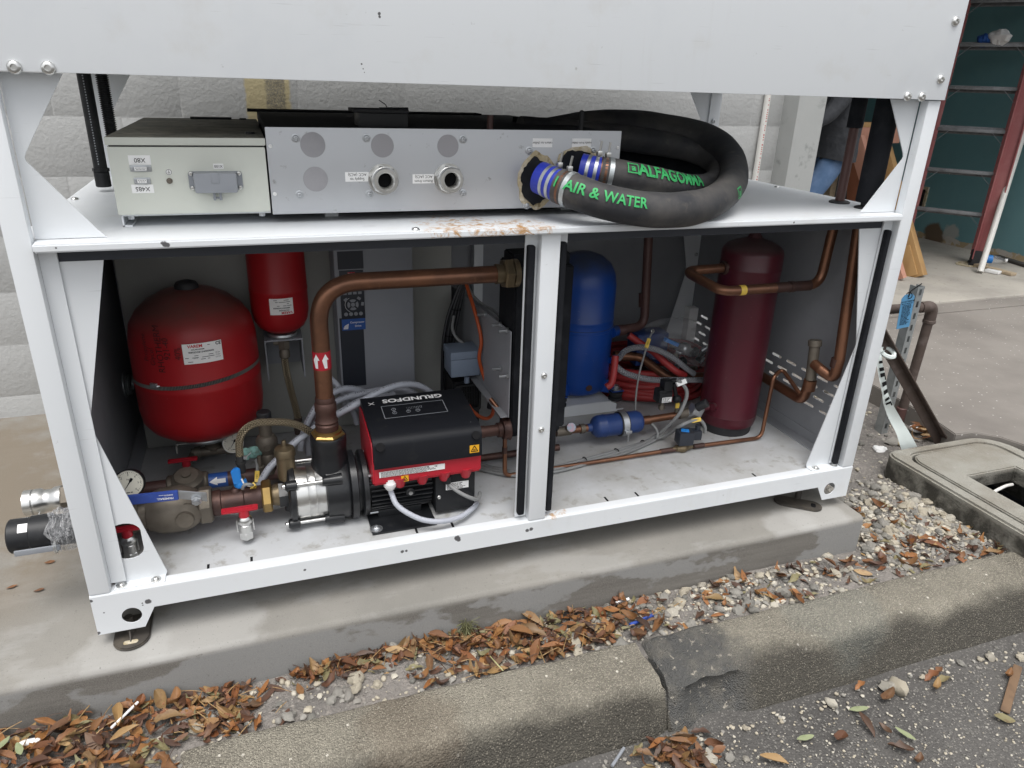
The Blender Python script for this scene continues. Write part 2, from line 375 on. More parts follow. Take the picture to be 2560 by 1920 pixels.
def braid(name, c1, c2, metal, n_around=7, pitch=95):
    m = mat(name, c1, .4, metal); g = G(m); s_ = g.sep(g.uv)
    a = g.math('MULTIPLY', s_[0], n_around * 2 * math.pi); b = g.math('MULTIPLY', s_[1], pitch * 6.283)
    zig = g.math('ABSOLUTE', g.math('SUBTRACT', g.math('FRACT', g.math('MULTIPLY', s_[0], n_around)), .5))
    w_ = g.math('SINE', g.math('ADD', b, g.math('MULTIPLY', zig, 12.5)))
    g.color(g.mix(g.map(w_, -.5, .5), c2, c1)); g.bump(w_, .8, .002); return m
g = G(M['cable']); s_ = g.sep(g.uv); pm_ = g.math('MULTIPLY', g.math('MULTIPLY', g.map(s_[0], .30, .31), g.map(s_[0], .40, .39)), g.math('MULTIPLY', g.map(g.noise(1, 1, .5, g.mapping((0, 330, 0), vec=g.uv)), .50, .54), g.map(g.noise(1, 1, .5, g.mapping((0, 14, 0), vec=g.uv)), .48, .5)))
g.color(g.mix(g.math('MULTIPLY', pm_, .8), g.base(), (.06, .06, .07)))
# scuffs, drips and grime on the powder coat
g = G(M['white']); c = g.base(); sc_ = g.noise(1, 3, .5, g.mapping((7, 7, 160), rot=(.5, .3, .2))); c = g.mix(g.math('MULTIPLY', g.map(sc_, .70, .76), .35), c, (.42, .43, .43))
dr = g.noise(1, 4, .6, g.mapping((70, 70, 3))); c = g.mix(g.math('MULTIPLY', g.math('MULTIPLY', g.map(dr, .55, .75), g.map(g.noise(2.5, 3), .5, .7)), .28), c, (.54, .54, .52)); g.color(c)
g.bump(g.noise(2.2, 2), .25, .004)
for k_, dc in (('blue', (.045, .055, .075)), ('maroon', (.055, .035, .035))):
    g = G(M[k_]); geo = g.N.new('ShaderNodeNewGeometry'); nzv = g.sep(geo.outputs['Normal'])[2]; g.color(g.mix(g.math('MULTIPLY', g.map(nzv, .12, .7), g.map(g.noise(7, 5), .25, .6, .3, .85)), g.base(), dc))
M['braid'] = braid('steel_braid_brown', (.44, .37, .25), (.09, .068, .042), .5, 6, 135)
M['braidw'] = braid('reinforced_clear_hose', (.40, .41, .43), (.16, .16, .18), .1, 4, 130)
M['knurl'] = braid('slotted_band', (.38, .38, .36), (.10, .10, .10), .8, 1, 260)
# ================================================================== SETTING
rnd = random.Random(11)
def sm(a, b, x): t = max(0, min(1, (x - a) / (b - a))); return t * t * (3 - 2 * t)
from mathutils import noise as mno
def nz(x, y, z=0, s=1): return mno.noise(V((x * s, y * s, z * s)))

# --- concrete pad material
m = M['pad'] = mat('pad_concrete', (.225, .214, .192), .8, var=(2.2, 6, .42, .7, (.17, .163, .147)), var2=(55, 4, .62, .75, (.15, .14, .125)), bump=(160, .25, .002), bump2=(8, .15, .006))
g = G(m); s_ = g.sep(); c = g.base()
dryp = g.map(g.noise(1.9, 5, .6, g.mapping((1.1, 2.4, 1), (3.1, .2, 0))), .54, .60)
c = g.mix(g.math('MULTIPLY', dryp, .4), c, (.33, .325, .31))
for cc, r in (((.22, -.03, 0), .17), ((.06, -.05, 0), .13), ((2.05, -.04, 0), .11), ((1.95, -.05, 0), .10)):
    c = g.mix(g.math('MULTIPLY', g.spot(cc, r, 9), .55), c, (.37, .365, .35))
dirt = g.math('MULTIPLY', g.map(s_[0], .25, -.1), g.map(g.noise(3.3, 6, .65), .34, .52))
dirt = g.math('MULTIPLY', dirt, g.map(g.math('ADD', s_[1], g.math('MULTIPLY', s_[0], -.9)), .25, .62))
c = g.mix(g.math('MULTIPLY', dirt, .85), c, (.15, .115, .075))
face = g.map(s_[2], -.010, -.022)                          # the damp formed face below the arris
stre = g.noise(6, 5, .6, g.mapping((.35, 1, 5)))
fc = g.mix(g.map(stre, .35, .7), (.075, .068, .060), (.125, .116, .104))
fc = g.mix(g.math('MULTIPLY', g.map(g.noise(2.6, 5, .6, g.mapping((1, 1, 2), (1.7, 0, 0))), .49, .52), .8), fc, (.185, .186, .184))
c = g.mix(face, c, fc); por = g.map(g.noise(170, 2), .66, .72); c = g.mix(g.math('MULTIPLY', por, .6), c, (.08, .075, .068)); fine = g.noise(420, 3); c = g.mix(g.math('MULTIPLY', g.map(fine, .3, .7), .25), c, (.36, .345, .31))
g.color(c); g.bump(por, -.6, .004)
b = MB()
prof = [(-.079, -.40), (-.079, -.014), (-.0745, -.0035), (-.066, 0), (.3, 0), (1.5, 0), (1.5, -.4)]
nx = 90; xs = [-3 + (2.2 + 3) * i / nx for i in range(nx + 1)]; xs[-1] = 2.2
vs = [(x, p[0] + .0012 * nz(x, i, 0, 9) if i < 4 else p[0], p[1] + (.0012 * nz(x, i, 3, 11) if 1 <= i < 4 else 0)) for x in xs for i, p in enumerate(prof)]
k = len(prof)
fs = [[a * k + i, a * k + i + 1, (a + 1) * k + i + 1, (a + 1) * k + i] for a in range(nx) for i in range(k - 1)] + [list(range(k))[::-1], [nx * k + i for i in range(k)]]
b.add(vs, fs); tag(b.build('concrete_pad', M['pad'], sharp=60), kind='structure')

# --- asphalt
m = M['asphalt'] = mat('old_asphalt', (.105, .099, .092), .85, var=(2.5, 5, .45, .75, (.07, .066, .062)), bump=(220, .9, .006))
g = G(m); c = g.base(); v_ = g.voro(150, 'F1', 'Color'); d_ = g.voro(150)
sel = g.math('MULTIPLY', g.map(g.sep(v_)[0], .5, .7), g.map(d_, .5, .3)); c = g.mix(g.math('MULTIPLY', sel, .8), c, (.21, .20, .18))
g.color(c); g.bump(d_, .5, .004)
b = MB(); n = 60
gx = [-4 + 16 * i / n for i in range(n + 1)]; gy = [-9 + 8.72 * i / n for i in range(n + 1)]
b.add([(x, y, -.235 + .006 * nz(x, y, 0, 2.5)) for y in gy for x in gx], [[j * (n + 1) + i, j * (n + 1) + i + 1, (j + 1) * (n + 1) + i + 1, (j + 1) * (n + 1) + i] for j in range(n) for i in range(n)])
asphalt = tag(b.build('asphalt_lot', M['asphalt']), kind='structure')
b = MB(); b.bx(-60, 60, -60, 60, -.6, -.45); tag(b.build('ground', M['asphalt'], flat=True), kind='structure')

# --- bed of sandy gravel
m = M['bed'] = mat('sandy_gravel_soil', (.235, .215, .195), .95, var=(5, 6, .42, .7, (.14, .13, .12)), var2=(60, 4, .55, .7, (.33, .30, .265)), bump=(90, 1, .012), bump2=(260, .6, .004))
def hbed(x, y):
    if 2.735 < x < 3.185 and -.425 < y < .272: return -.45
    z = -.128 + .012 * nz(x, y, 0, 5) + .006 * nz(x, y, 2, 17)
    if x < .5: z -= .10 * sm(-.2, -.5, y) * sm(.5, .1, x)
    if x > 2.5 and y > .32: z += .02
    return z
b = MB(); gx = [-3 + 6.35 * i / 260 for i in range(261)]; gy = [-.62 + 2.1 * i / 90 for i in range(91)]
b.add([(x, y, hbed(x, y) if not (x > .3 and y < -.30) else -.33) for y in gy for x in gx], [[j * 261 + i, j * 261 + i + 1, (j + 1) * 261 + i + 1, (j + 1) * 261 + i] for j in range(90) for i in range(260)])
bed = tag(b.build('gravel_bed', M['bed']), kind='structure')

# --- dark concrete pavement and the garage floor
m = M['pave'] = mat('dark_worn_pavement', (.24, .22, .198), .85, var=(1.6, 6, .4, .7, (.165, .149, .134)), bump=(180, .5, .003))
g = G(m); c = g.base(); d_ = g.voro(70); v_ = g.voro(70, 'F1', 'Color')
c = g.mix(g.math('MULTIPLY', g.map(g.sep(v_)[1], .93, .95), g.map(d_, .30, .2)), c, (.5, .48, .45)); g.color(c)
b = MB(); ed = [(3.16, 1.69), (3.15, .95), (3.135, .72), (3.10, .45), (3.07, .33), (3.16, .326), (3.235, .26), (3.262, .18), (3.262, -.28)]
pts = ed + [(14, -.28), (14, 1.69)]
b.prism(pts[::-1], (0, 0, -.14), X, Y, .12, bev=.004); tag(b.build('pavement', M['pave'], sharp=60), kind='structure')
b = MB(); b.prism([(2.9, 1.46), (3.155, 1.46), (3.155, 1.692), (14, 1.692), (14, 1.865), (2.9, 1.865)], (0, 0, -.15), X, Y, .134, bev=.006)
tag(b.build('pavement_apron', M['pave'], sharp=60), kind='structure')
m = M['gfloor'] = mat('pale_garage_concrete', (.40, .375, .33), .8, var=(2.2, 6, .42, .65, (.30, .28, .25)), var2=(25, 5, .6, .75, (.22, .20, .17)), bump=(150, .3, .002))
b = MB(); b.bx(2.9, 14, 1.865, 8, -.3, 0, bev=.008); tag(b.build('garage_floor', M['gfloor'], sharp=60), kind='structure')

# --- painted block wall
m = M['block'] = mat('grey_masonry_paint', (.44, .445, .44), .6, var=(1.3, 4, .4, .8, (.41, .415, .41)), bump=(85, .35, .005), bump2=(30, .25, .008))
g = G(m); s_ = g.sep(); c = g.base()
pit = g.map(g.noise(95, 3), .60, .70); c = g.mix(g.math('MULTIPLY', pit, .3), c, (.24, .24, .235))
e = g.math('MULTIPLY', g.math('SUBTRACT', g.noise(40, 4), .5), .02); xx = g.math('ADD', s_[0], e)
band = g.math('MULTIPLY', g.map(xx, .455, .463), g.map(xx, .622, .612))
bare = g.math('MULTIPLY', g.map(xx, .527, .537), g.map(xx, .603, .596))
c = g.mix(band, c, (.50, .43, .26)); c = g.mix(g.math('MULTIPLY', bare, g.map(g.noise(210, 4), .25, .6)), c, (.20, .185, .15)); g.color(c)
WY = 1.45
wall = thing('block_wall', (0, WY, 0), 'grey painted concrete block wall running behind the open cabinet', 'wall')
b = MB(); b.bx(-3, 2.845, WY + .0018, WY + .2, -.3, 3.1); b.build('mortar', M['block'], wall, flat=True)
bm_cache = {}
for r in range(-1, 15):
    z0 = .289 + .2027 * (r - 1) + .002; z1 = z0 + .1987; z0 = max(z0, -.1)
    if z1 > 3.1: continue
    off = 2.067 + (.2032 if r % 2 else 0); xk = off - .4064 * 14
    while xk < 2.84:
        x0, x1 = max(xk + .0022, -3), min(xk + .4042, 2.842)
        if x1 - x0 > .03:
            key = (round(x1 - x0, 3), round(z1 - z0, 3))
            if key in bm_cache:
                o = bm_cache[key].copy(); COL.objects.link(o); o.parent = wall
                o.location = (x0 + key[0] / 2, 0, (z0 + z1) / 2)
            else:
                q = MB(); q.box((0, WY, 0), (x1 - x0, .022, z1 - z0), bev=.0022)
                o = q.build('block', M['block'], wall); o.location = ((x0 + x1) / 2, 0, (z0 + z1) / 2); bm_cache[key] = o
            o.location.y = .0122 + rnd.uniform(-.0004, .0004)
        xk += .4064
# shade: object coords of a block start at its own centre -> use world position for the yellow stripe
for nd in M['block'].node_tree.nodes:
    if nd.type == 'TEX_COORD':
        geo = M['block'].node_tree.nodes.new('ShaderNodeNewGeometry')
        for l in list(M['block'].node_tree.links):
            if l.from_node == nd and l.from_socket.name == 'Object': M['block'].node_tree.links.new(geo.outputs['Position'], l.to_socket)
# --- painted corner column, the garage shell
m = M['colp'] = mat('pale_grey_wall_paint', (.43, .44, .43), .6, var=(3, 5, .45, .75, (.385, .395, .385)), var2=(14, 4, .62, .72, (.30, .31, .30)), bump=(60, .15, .003))
b = MB(); b.bx(2.845, 3.0, 1.345, 1.86, -.2, 3.0, bev=.004)
tag(b.build('corner_column', M['colp'], origin=(2.92, 1.6, 0)), 'pale grey painted corner column where the block wall ends', 'column')
m = M['teal'] = mat('teal_wall_paint', (.155, .32, .345), .55, var=(2, 5, .42, .75, (.19, .36, .38)), bump=(120, .12, .002))
g = G(m); s_ = g.sep(); c = g.base(); hz = g.math('ADD', s_[2], g.math('MULTIPLY', g.math('SUBTRACT', g.noise(5, 5), .5), -.10))
c = g.mix(g.map(hz, .058, .052), c, (.42, .33, .20)); c = g.mix(g.math('MULTIPLY', g.map(hz, .058, .052), g.map(g.noise(9, 4), .5, .55)), c, (.50, .47, .42))
c = g.mix(g.spot((0, .32, .05), .13, 6), c, (.14, .10, .065)); c = g.mix(g.math('MULTIPLY', g.spot((0, .16, .10), .09, 12), .8), c, (.46, .44, .40)); g.color(c)
b = MB(); b.bx(6.45, 6.65, 1.87, 8, 0, 2.9)
tag(b.build('garage_wall', M['teal'], origin=(6.45, 3.2, 0), flat=True), 'teal painted side wall of the open garage with bare plaster at its foot', 'wall')
b = MB(); b.bx(3.0, 6.45, 7.8, 8, 0, 2.9)
tag(b.build('garage_wall', M['teal'], origin=(4.7, 7.8, 0), flat=True), 'teal wall across the far end of the open garage', 'wall')
b = MB(); b.bx(2.845, 3.0, 1.862, 8, 0, 2.9)
tag(b.build('garage_wall', M['colp'], origin=(2.92, 5, 0), flat=True), 'grey inner side wall of the garage behind the corner column', 'wall')
b = MB(); b.bx(2.845, 6.65, 1.87, 8, 2.902, 3.1); b.bx(3.002, 6.448, 1.66, 1.86, 2.5, 3.1)
tag(b.build('garage_roof', M['colp'], origin=(4.7, 4, 2.9), flat=True), 'grey roof slab and front beam over the open garage', 'roof')

# --- kerbs
m = M['kerb'] = mat('exposed_aggregate_kerb', (.12, .108, .09), .9, bump=(200, .8, .004))
g = G(m); s_ = g.sep(); d_ = g.voro(230); v_ = g.voro(230, 'F1', 'Color'); d2 = g.voro(75); v2 = g.voro(75, 'F1', 'Color')
c = g.mix(g.map(g.noise(5, 6), .35, .65), (.165, .15, .12), (.25, .23, .185))
peb = g.math('MULTIPLY', g.map(g.sep(v_)[0], .25, .75), g.map(d_, .6, .35)); c = g.mix(g.math('MULTIPLY', peb, .85), c, (.36, .33, .265))
big = g.math('MULTIPLY', g.map(g.sep(v2)[1], .95, .96), g.map(d2, .32, .22)); c = g.mix(big, c, (.62, .58, .50))
st = g.noise(3.5, 6, .65, g.mapping((1, 1, 2.2)))
mould = g.math('MULTIPLY', g.map(g.math('ADD', s_[1], g.math('MULTIPLY', g.math('SUBTRACT', st, .5), .14)), -.372, -.415), g.map(st, .12, .36))
c = g.mix(g.math('MULTIPLY', mould, .80), c, (.030, .027, .022)); c = g.mix(g.math('MULTIPLY', g.math('MULTIPLY', mould, g.map(g.sep(v_)[2], .72, .8)), g.map(d_, .5, .3)), c, (.20, .18, .145))
c = g.mix(g.math('MULTIPLY', g.spot((.66, -.34, -.12), .13, 10), .22), c, (.12, .07, .035))
c = g.mix(g.math('MULTIPLY', g.spot((1.9, -.30, -.115), .17, 8), .1), c, (.26, .32, .31))
mort = g.math('MULTIPLY', g.map(g.math('ADD', s_[0], g.math('MULTIPLY', g.math('SUBTRACT', g.noise(12, 5), .5), .16)), 1.58, 1.50), g.map(s_[0], 1.30, 1.305))
c = g.mix(g.math('MULTIPLY', mort, g.map(g.noise(40, 5), .30, .36)), c, (.085, .084, .08)); c = g.mix(g.math('MULTIPLY', g.math('MULTIPLY', mort, g.map(g.noise(16, 5), .45, .65)), .8), c, (.15, .14, .12)); c = g.mix(g.math('MULTIPLY', mort, g.map(g.noise(55, 5), .62, .66)), c, (.34, .31, .26)); g.color(c)
g.bump(d_, .9, .005)
def kerb(x0, x1, label, broken):
    pr = [(-.245, -.34), (-.245, -.20), (-.245, -.125), (-.249, -.117), (-.258, -.114), (-.29, -.1135), (-.33, -.114), (-.36, -.116), (-.383, -.121), (-.398, -.130), (-.408, -.143), (-.418, -.165), (-.430, -.19), (-.444, -.215), (-.458, -.24), (-.47, -.275), (-.475, -.33)]
    n = int((x1 - x0) / .014); k = len(pr); vs = []
    for a in range(n + 1):
        x = x0 + (x1 - x0) * a / n
        for i, (y, z) in enumerate(pr):
            q = .0035 * nz(x, y * 3, z * 3, 14) + .0022 * nz(x, y, z, 60)
            yy, zz, xx = y + q * (1 if i > 8 else .4), z + q, x
            e0, e1 = sm(.03, 0, x - x0), sm(.05, 0, x1 - x)
            zz -= .010 * (e0 + e1) * (i > 2) * (1 + nz(x, y, i, 40)); yy += .012 * (e0 + e1) * sm(6, 9, i)
            if broken:
                t = sm(.30, .03, x - x0); rg = nz(x, y, z, 22)
                zz += t * (.012 * rg - .006 * sm(4, 9, i)); yy += t * (i > 6) * (.014 * rg - .012)
                hl = sm(.115, .02, abs(x - x0 - .12)) * (i > 9) * sm(15.5, 13, i); yy += hl * .042; xx += t * .01 * rg - (.022 * sm(8, 14, i) * sm(.05, 0, x - x0))
            else: xx += (.02 * sm(6, 14, i) + .006 * nz(y, z, 0, 30)) * sm(.05, 0, x1 - x)
            vs.append((xx, yy, zz))
    fs = [[a * k + i, (a + 1) * k + i, (a + 1) * k + i + 1, a * k + i + 1] for a in range(n) for i in range(k - 1)] + [list(range(k)), [n * k + i for i in range(k)][::-1]]
    q = MB().add(vs, fs); o = q.build('kerb_stone', M['kerb'], origin=((x0 + x1) / 2, -.36, -.235), sharp=55)
    for nd in ():pass
    return tag(o, label, 'kerb', 'kerb stones along the gravel bed')
kerb(.172, 1.292, 'left kerb stone, pebbly concrete, ending at the leaf pile', False)
kerb(1.312, 4.6, 'right kerb stone with a dark crumbling mortar end', True)
geo = M['kerb'].node_tree.nodes.new('ShaderNodeNewGeometry')
for l in list(M['kerb'].node_tree.links):
    if l.from_node.type == 'TEX_COORD' and l.from_socket.name == 'Object': M['kerb'].node_tree.links.new(geo.outputs['Position'], l.to_socket)

# --- concrete meter box sunk in the gravel
m = M['mbox'] = mat('meter_box_concrete', (.29, .28, .245), .9, var=(5, 6, .4, .7, (.20, .18, .145)), var2=(40, 5, .6, .75, (.33, .32, .29)), bump=(120, .9, .006))
g = G(m); s_ = g.sep(); c = g.base(); st = g.noise(9, 6)
c = g.mix(g.math('MULTIPLY', g.map(s_[2], .192, .176), g.map(st, .3, .55)), c, (.045, .042, .034)); g.color(c)
def rrect(x0, x1, y0, y1, r, k=7):
    r = r if isinstance(r, (list, tuple)) else [r] * 4; out = []
    for (cx, cy, a0), q in zip(((x1, y1, 0), (x0, y1, 90), (x0, y0, 180), (x1, y0, 270)), r):
        sx, sy = (-1 if cx == x1 else 1), (-1 if cy == y1 else 1)
        for i in range(k + 1):
            a = rad(a0 + 90 * i / k); out.append((cx + sx * q + q * math.cos(a), cy + sy * q + q * math.sin(a)))
    return out
mb = thing('meter_box', (2.96, -.05, -.235), 'low concrete utility meter box with a grooved lid and open reading hole', 'meter box')
q = MB(); q.prism(rrect(2.685, 3.245, -.50, .315, [.13, .05, .05, .1]), (0, 0, -.36), X, Y, .325, holes=[rrect(2.738, 3.182, -.42, .268, .07)], bev=.008); q.build('frame', M['mbox'], mb, sharp=50)
q = MB(); q.prism(rrect(2.747, 3.173, -.411, .259, .064), (0, 0, -.10), X, Y, .066, holes=[[(2.84, -.27), (3.085, -.27), (3.085, .072), (2.84, .072)]], bev=.005); q.build('lid', M['mbox'], mb, sharp=50)
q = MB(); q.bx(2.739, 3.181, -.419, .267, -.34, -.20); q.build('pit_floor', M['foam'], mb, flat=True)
q = MB(); q.tube(spline([(2.85, -.02, -.13), (2.93, .03, -.11), (3.02, .05, -.10), (3.08, .06, -.105)]), .006, 8); q.build('wire', M['pvc'], mb)
# ================================================================== THE CABINET
CO = V((1.095, .52, .035))
cab = thing('chiller_cabinet', CO, 'large white sheet metal chiller cabinet with its front doors off', 'cabinet')
def chipped(key, spots, rust=()):
    m = M[key] = M['white'].copy(); g = G(m); c = g.base()
    c = g.mix(g.math('MULTIPLY', g.map(g.noise(9, 6), .56, .72), .2), c, (.54, .51, .45))
    for p, r in rust:
        rr = g.math('MULTIPLY', g.spot(tuple(V(p) - CO), r, 14), g.map(g.noise(30, 8, .75, None, 1.5), .49, .60)); c = g.mix(g.math('MULTIPLY', rr, .85), c, (.44, .24, .085))
    for p, r in spots: c = g.mix(g.spot(tuple(V(p) - CO), r, 160), c, (.10, .10, .105))
    g.color(c); return m
B0 = dict(y=0)
chips = [(at(371, 1504, **B0), .008), (at(1318, 1326, **B0), .006), (at(1328, 1323, **B0), .006), (at(1143, 1345, **B0), .009), (at(1147, 1350, **B0), .006), (at(1006, 1379, **B0), .005), (at(1016, 1377, **B0), .004),
         (at(246, 1583, **B0), .005), (at(228, 1503, **B0), .004), (at(356, 1508, **B0), .002), (at(357, 1513, **B0), .002), (at(762, 1425, **B0), .004), (at(260, 1532, **B0), .002)]
chipped('white_base', chips, [(at(1372, 1284, y=.02), .026), (at(1400, 1279, y=.02), .02)])
shy = dict(y=-.02)
shelf_rust = [(at(1130, 552, z=.952), .09), (at(1108, 575, z=.952), .05), (at(1220, 565, z=.952), .11), (at(1300, 560, z=.952), .08)]
chipped('white_shelf', [(at(412, 611, **shy), .006), (at(419, 613, **shy), .005), (at(406, 608, **shy), .004), (at(140, 620, **shy), .002), (at(1985, 556, **shy), .003)], shelf_rust)
# base frame
def circ(cx, cy, r, n=26, sx=1): return [(cx + sx * r * math.cos(2 * math.pi * i / n), cy + r * math.sin(2 * math.pi * i / n)) for i in range(n)]
q = MB(); out = [(0, .035), (.1, .035), (.127, .087), (2.064, .087), (2.092, .035), (2.19, .035), (2.19, .1405), (0, .1405)]
q.prism(out[::-1], (0, .0025, 0), X, Z, .0025, holes=[circ(.077, .074, .0215), circ(2.113, .074, .0215)])
n5 = 5; rv = [(.0055 - .0055 * math.cos(math.pi / 2 * i / n5), .1405 + .0055 * math.sin(math.pi / 2 * i / n5)) for i in range(n5 + 1)] + [(.032, .1455)]
q.add([(x, y, z) for x in (0, 2.19) for y, z in rv], [[i, i + 7, i + 8, i + 1] for i in range(6)])
q.add([(x, y + .0015, z - .002) for x in (0, 2.19) for y, z in rv], [[i, i + 1, i + 8, i + 7] for i in range(6)])
for x in (.001, 2.187): q.bx(x, x + .002, .003, 1.03, .035, .1395)
q.bx(.13, 2.06, .04, .06, .095, .138); q.bx(0, 2.19, 1.02, 1.03, .035, .138)
q.build('base_frame', M['white_base'], cab)
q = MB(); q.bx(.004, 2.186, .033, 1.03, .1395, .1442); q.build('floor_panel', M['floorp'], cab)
for u, v_ in ((520.6, 1417.8), (629, 1399), (1041, 1326.6), (1131, 1312), (1515.5, 1247.6), (1592, 1235.7), (1886, 1188)):
    p = at(u, v_, z=.1445); q = MB(); q.bx(p.x - .003, p.x + .003, p.y - .012, p.y + .012, .1440, .1446); q.build('slot', M['ink'], cab, flat=True)
# posts
def mir(x): return 2.19 - x
def front_post(x):
    q = MB()
    for a, b_ in ((0, .0435),): q.bx(min(x(a), x(b_)), max(x(a), x(b_)), 0, .027, .147, 1.2465, bev=.004)
    q.bx(min(x(.0435), x(.075)), max(x(.0435), x(.075)), .0245, .028, .1555, .9355); return q.build('post', M['white'], cab)
front_post(lambda a: a); front_post(mir)
q = MB(); q.bx(1.069, 1.118, 0, .03, .147, .9355, bev=.0035); q.bx(1.038, 1.069, .026, .03, .15, .9355); q.bx(1.118, 1.146, .026, .03, .15, .9355)
q.build('centre_post', M['white'], cab)
for x0, x1, z0, z1 in ((1.040, 1.0585, .165, .905), (1.1225, 1.139, .163, .91), (mir(.072), mir(.056), .158, .905)):
    q = MB(); q.bx(x0, x1, .006, .0255, z0, z1, bev=.006, seg=3); q.build('gasket', M['foam'], cab)
for x in (.002, mir(.05)):
    q = MB(); q.bx(x, x + .048, .99, 1.03, .147, .9355); q.bx(x, x + .048, .99, 1.03, .9525, 1.2465); q.build('post', M['white'], cab)
# gussets: bent plates with a waist
def plate(poly, y, name='gusset', holes=(), t=.003, m='white'):
    q = MB(); q.prism(poly[::-1], (0, y, 0), X, Z, t, holes=holes); return q.build(name, M[m], cab)
def gus_u(x): return [(x(.044), .9535), (x(.166), .9535), (x(.153), .967), (x(.063), 1.088), (x(.057), 1.096), (x(.056), 1.102), (x(.060), 1.112), (x(.143), 1.2465), (x(.044), 1.2465)]
def orient(p): a = sum(p[i - 1][0] * p[i][1] - p[i][0] * p[i - 1][1] for i in range(len(p))); return p if a < 0 else p[::-1]
for y in (.032, 1.0):
    for x in ((lambda a: a), mir):
        o = MB(); o.prism(orient(gus_u(x)), (0, y, 0), X, Z, .003); o.build('gusset', M['white'], cab)
def gus_l(x): return [(x(.05), .148), (x(.158), .148), (x(.162), .158), (x(.070), .545), (x(.068), .556), (x(.070), .566), (x(.156), .925), (x(.05), .925)]
slot_ = [(.090 + .034 * math.cos(t) * (1 if abs(math.cos(t)) < .7 else .98), .257 + (.026 if math.sin(t) > 0 else -.026) * (1 if abs(math.sin(t)) > .02 else 0) * .85 + .026 * math.sin(t)) for t in [2 * math.pi * (i + .5) / 30 for i in range(30)]]
for y, hl in ((.0345, True), (.985, False)):
    for x in ((lambda a: a), mir):
        o = MB(); o.prism(orient(gus_l(x)), (0, y, 0), X, Z, .003, holes=[slot_] if hl and x(0) == 0 else [])
        if y < .5: o.bx(min(x(.05), x(.158)), max(x(.05), x(.158)), .007, .0345, .1458, .1488, bev=.001)
        o.build('gusset', M['white'], cab)
def bolt(p, ax, r, parent, mk='steel', sock=True, washer=False):
    ax = V(ax).normalized(); q = MB(); p = V(p)
    if washer: q.lathe(p, ax, [(0, r * 1.55), (.0012, r * 1.55), (.0016, r * 1.45), (.0016, r)], 20)
    q.lathe(p + ax * (.0016 if washer else 0), ax, [(0, r), (r * .22, r * .98), (r * .5, r * .8), (r * .62, r * .55), (r * .62, r * .42), (r * .25, r * .40), (r * .25, 0)], 18)
    return q.build('screw', M[mk], parent)
for u, v_ in ((36, 168), (121, 170), (2268, 241), (2304, 242), (2388, 53), (2351, 198)): bolt(at(u, v_, y=-.0085), -Y, .0118, cab)
for u, v_ in ((1360, 939), (1353, 1074)): bolt(at(u, v_, y=0), -Y, .0085, cab)
for u, v_ in ((307, 1451), (392, 1436), (2029, 1163), (2073, 1155)): p_ = at(u, v_, z=.1489); bolt((p_.x, .0195, .1489), Z, .0075, cab, washer=True)
for u, v_ in ((187, 499), (1039, 575), (1942, 468)): bolt(at(u, v_, z=.952), Z, .009, cab)
for z in (.62, .76): bolt((mir(.03), .985, z), -Y, .008, cab, 'zinc')
for z in (1.03, 1.14): bolt((mir(.03), .988, z), -Y, .009, cab, 'zinc')
# panels
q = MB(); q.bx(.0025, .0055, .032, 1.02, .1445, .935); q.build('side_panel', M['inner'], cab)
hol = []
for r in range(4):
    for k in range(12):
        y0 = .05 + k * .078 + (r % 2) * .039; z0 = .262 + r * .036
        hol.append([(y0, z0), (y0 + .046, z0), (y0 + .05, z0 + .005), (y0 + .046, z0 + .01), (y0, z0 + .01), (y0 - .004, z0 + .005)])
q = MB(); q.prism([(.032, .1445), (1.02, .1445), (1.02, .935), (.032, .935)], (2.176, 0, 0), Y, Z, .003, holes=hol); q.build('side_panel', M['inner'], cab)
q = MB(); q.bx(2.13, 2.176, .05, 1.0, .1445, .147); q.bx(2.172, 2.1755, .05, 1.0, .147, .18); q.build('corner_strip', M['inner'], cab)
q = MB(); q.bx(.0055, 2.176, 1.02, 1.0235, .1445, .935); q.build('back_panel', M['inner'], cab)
q = MB(); q.bx(1.20, 1.235, .985, 1.02, .1445, .935); q.build('back_channel', M['white'], cab)
q = MB(); so_ = [(.0482, -.02), (2.131, -.02), (2.1445, .001), (2.1445, .0305), (2.187, .0305), (2.187, 1.03), (.003, 1.03), (.003, .0305), (.0445, .0305), (.0445, .001)]
q.prism(so_, (0, 0, .9362), X, Y, .0158, bev=.003); q.build('shelf', M['white_shelf'], cab)
q = MB(); q.bx(.075, 2.115, .031, .06, .908, .9358); q.build('lip_shade_strip', M['drivedk'], cab)  # dark strip stands in for the shade under the shelf lip
q = MB(); q.bx(-.001, 2.191, -.0085, -.005, 1.2478, 1.92, bev=.0012); q.bx(.135, 2.06, -.005, .012, 1.2478, 1.2495)
UP = dict(y=-.0085); chipped('white_panel', [(at(948, 34, **UP), .003), (at(949, 42, **UP), .0025), (at(904, 160, **UP), .0018), (at(908, 172, **UP), .0014), (at(911, 181, **UP), .001)])
q.build('upper_panel', M['white_panel'], cab)
q = MB(); q.bx(.001, 2.189, -.0048, 1.03, 1.2505, 1.92); q.build('upper_housing', M['white'], cab)
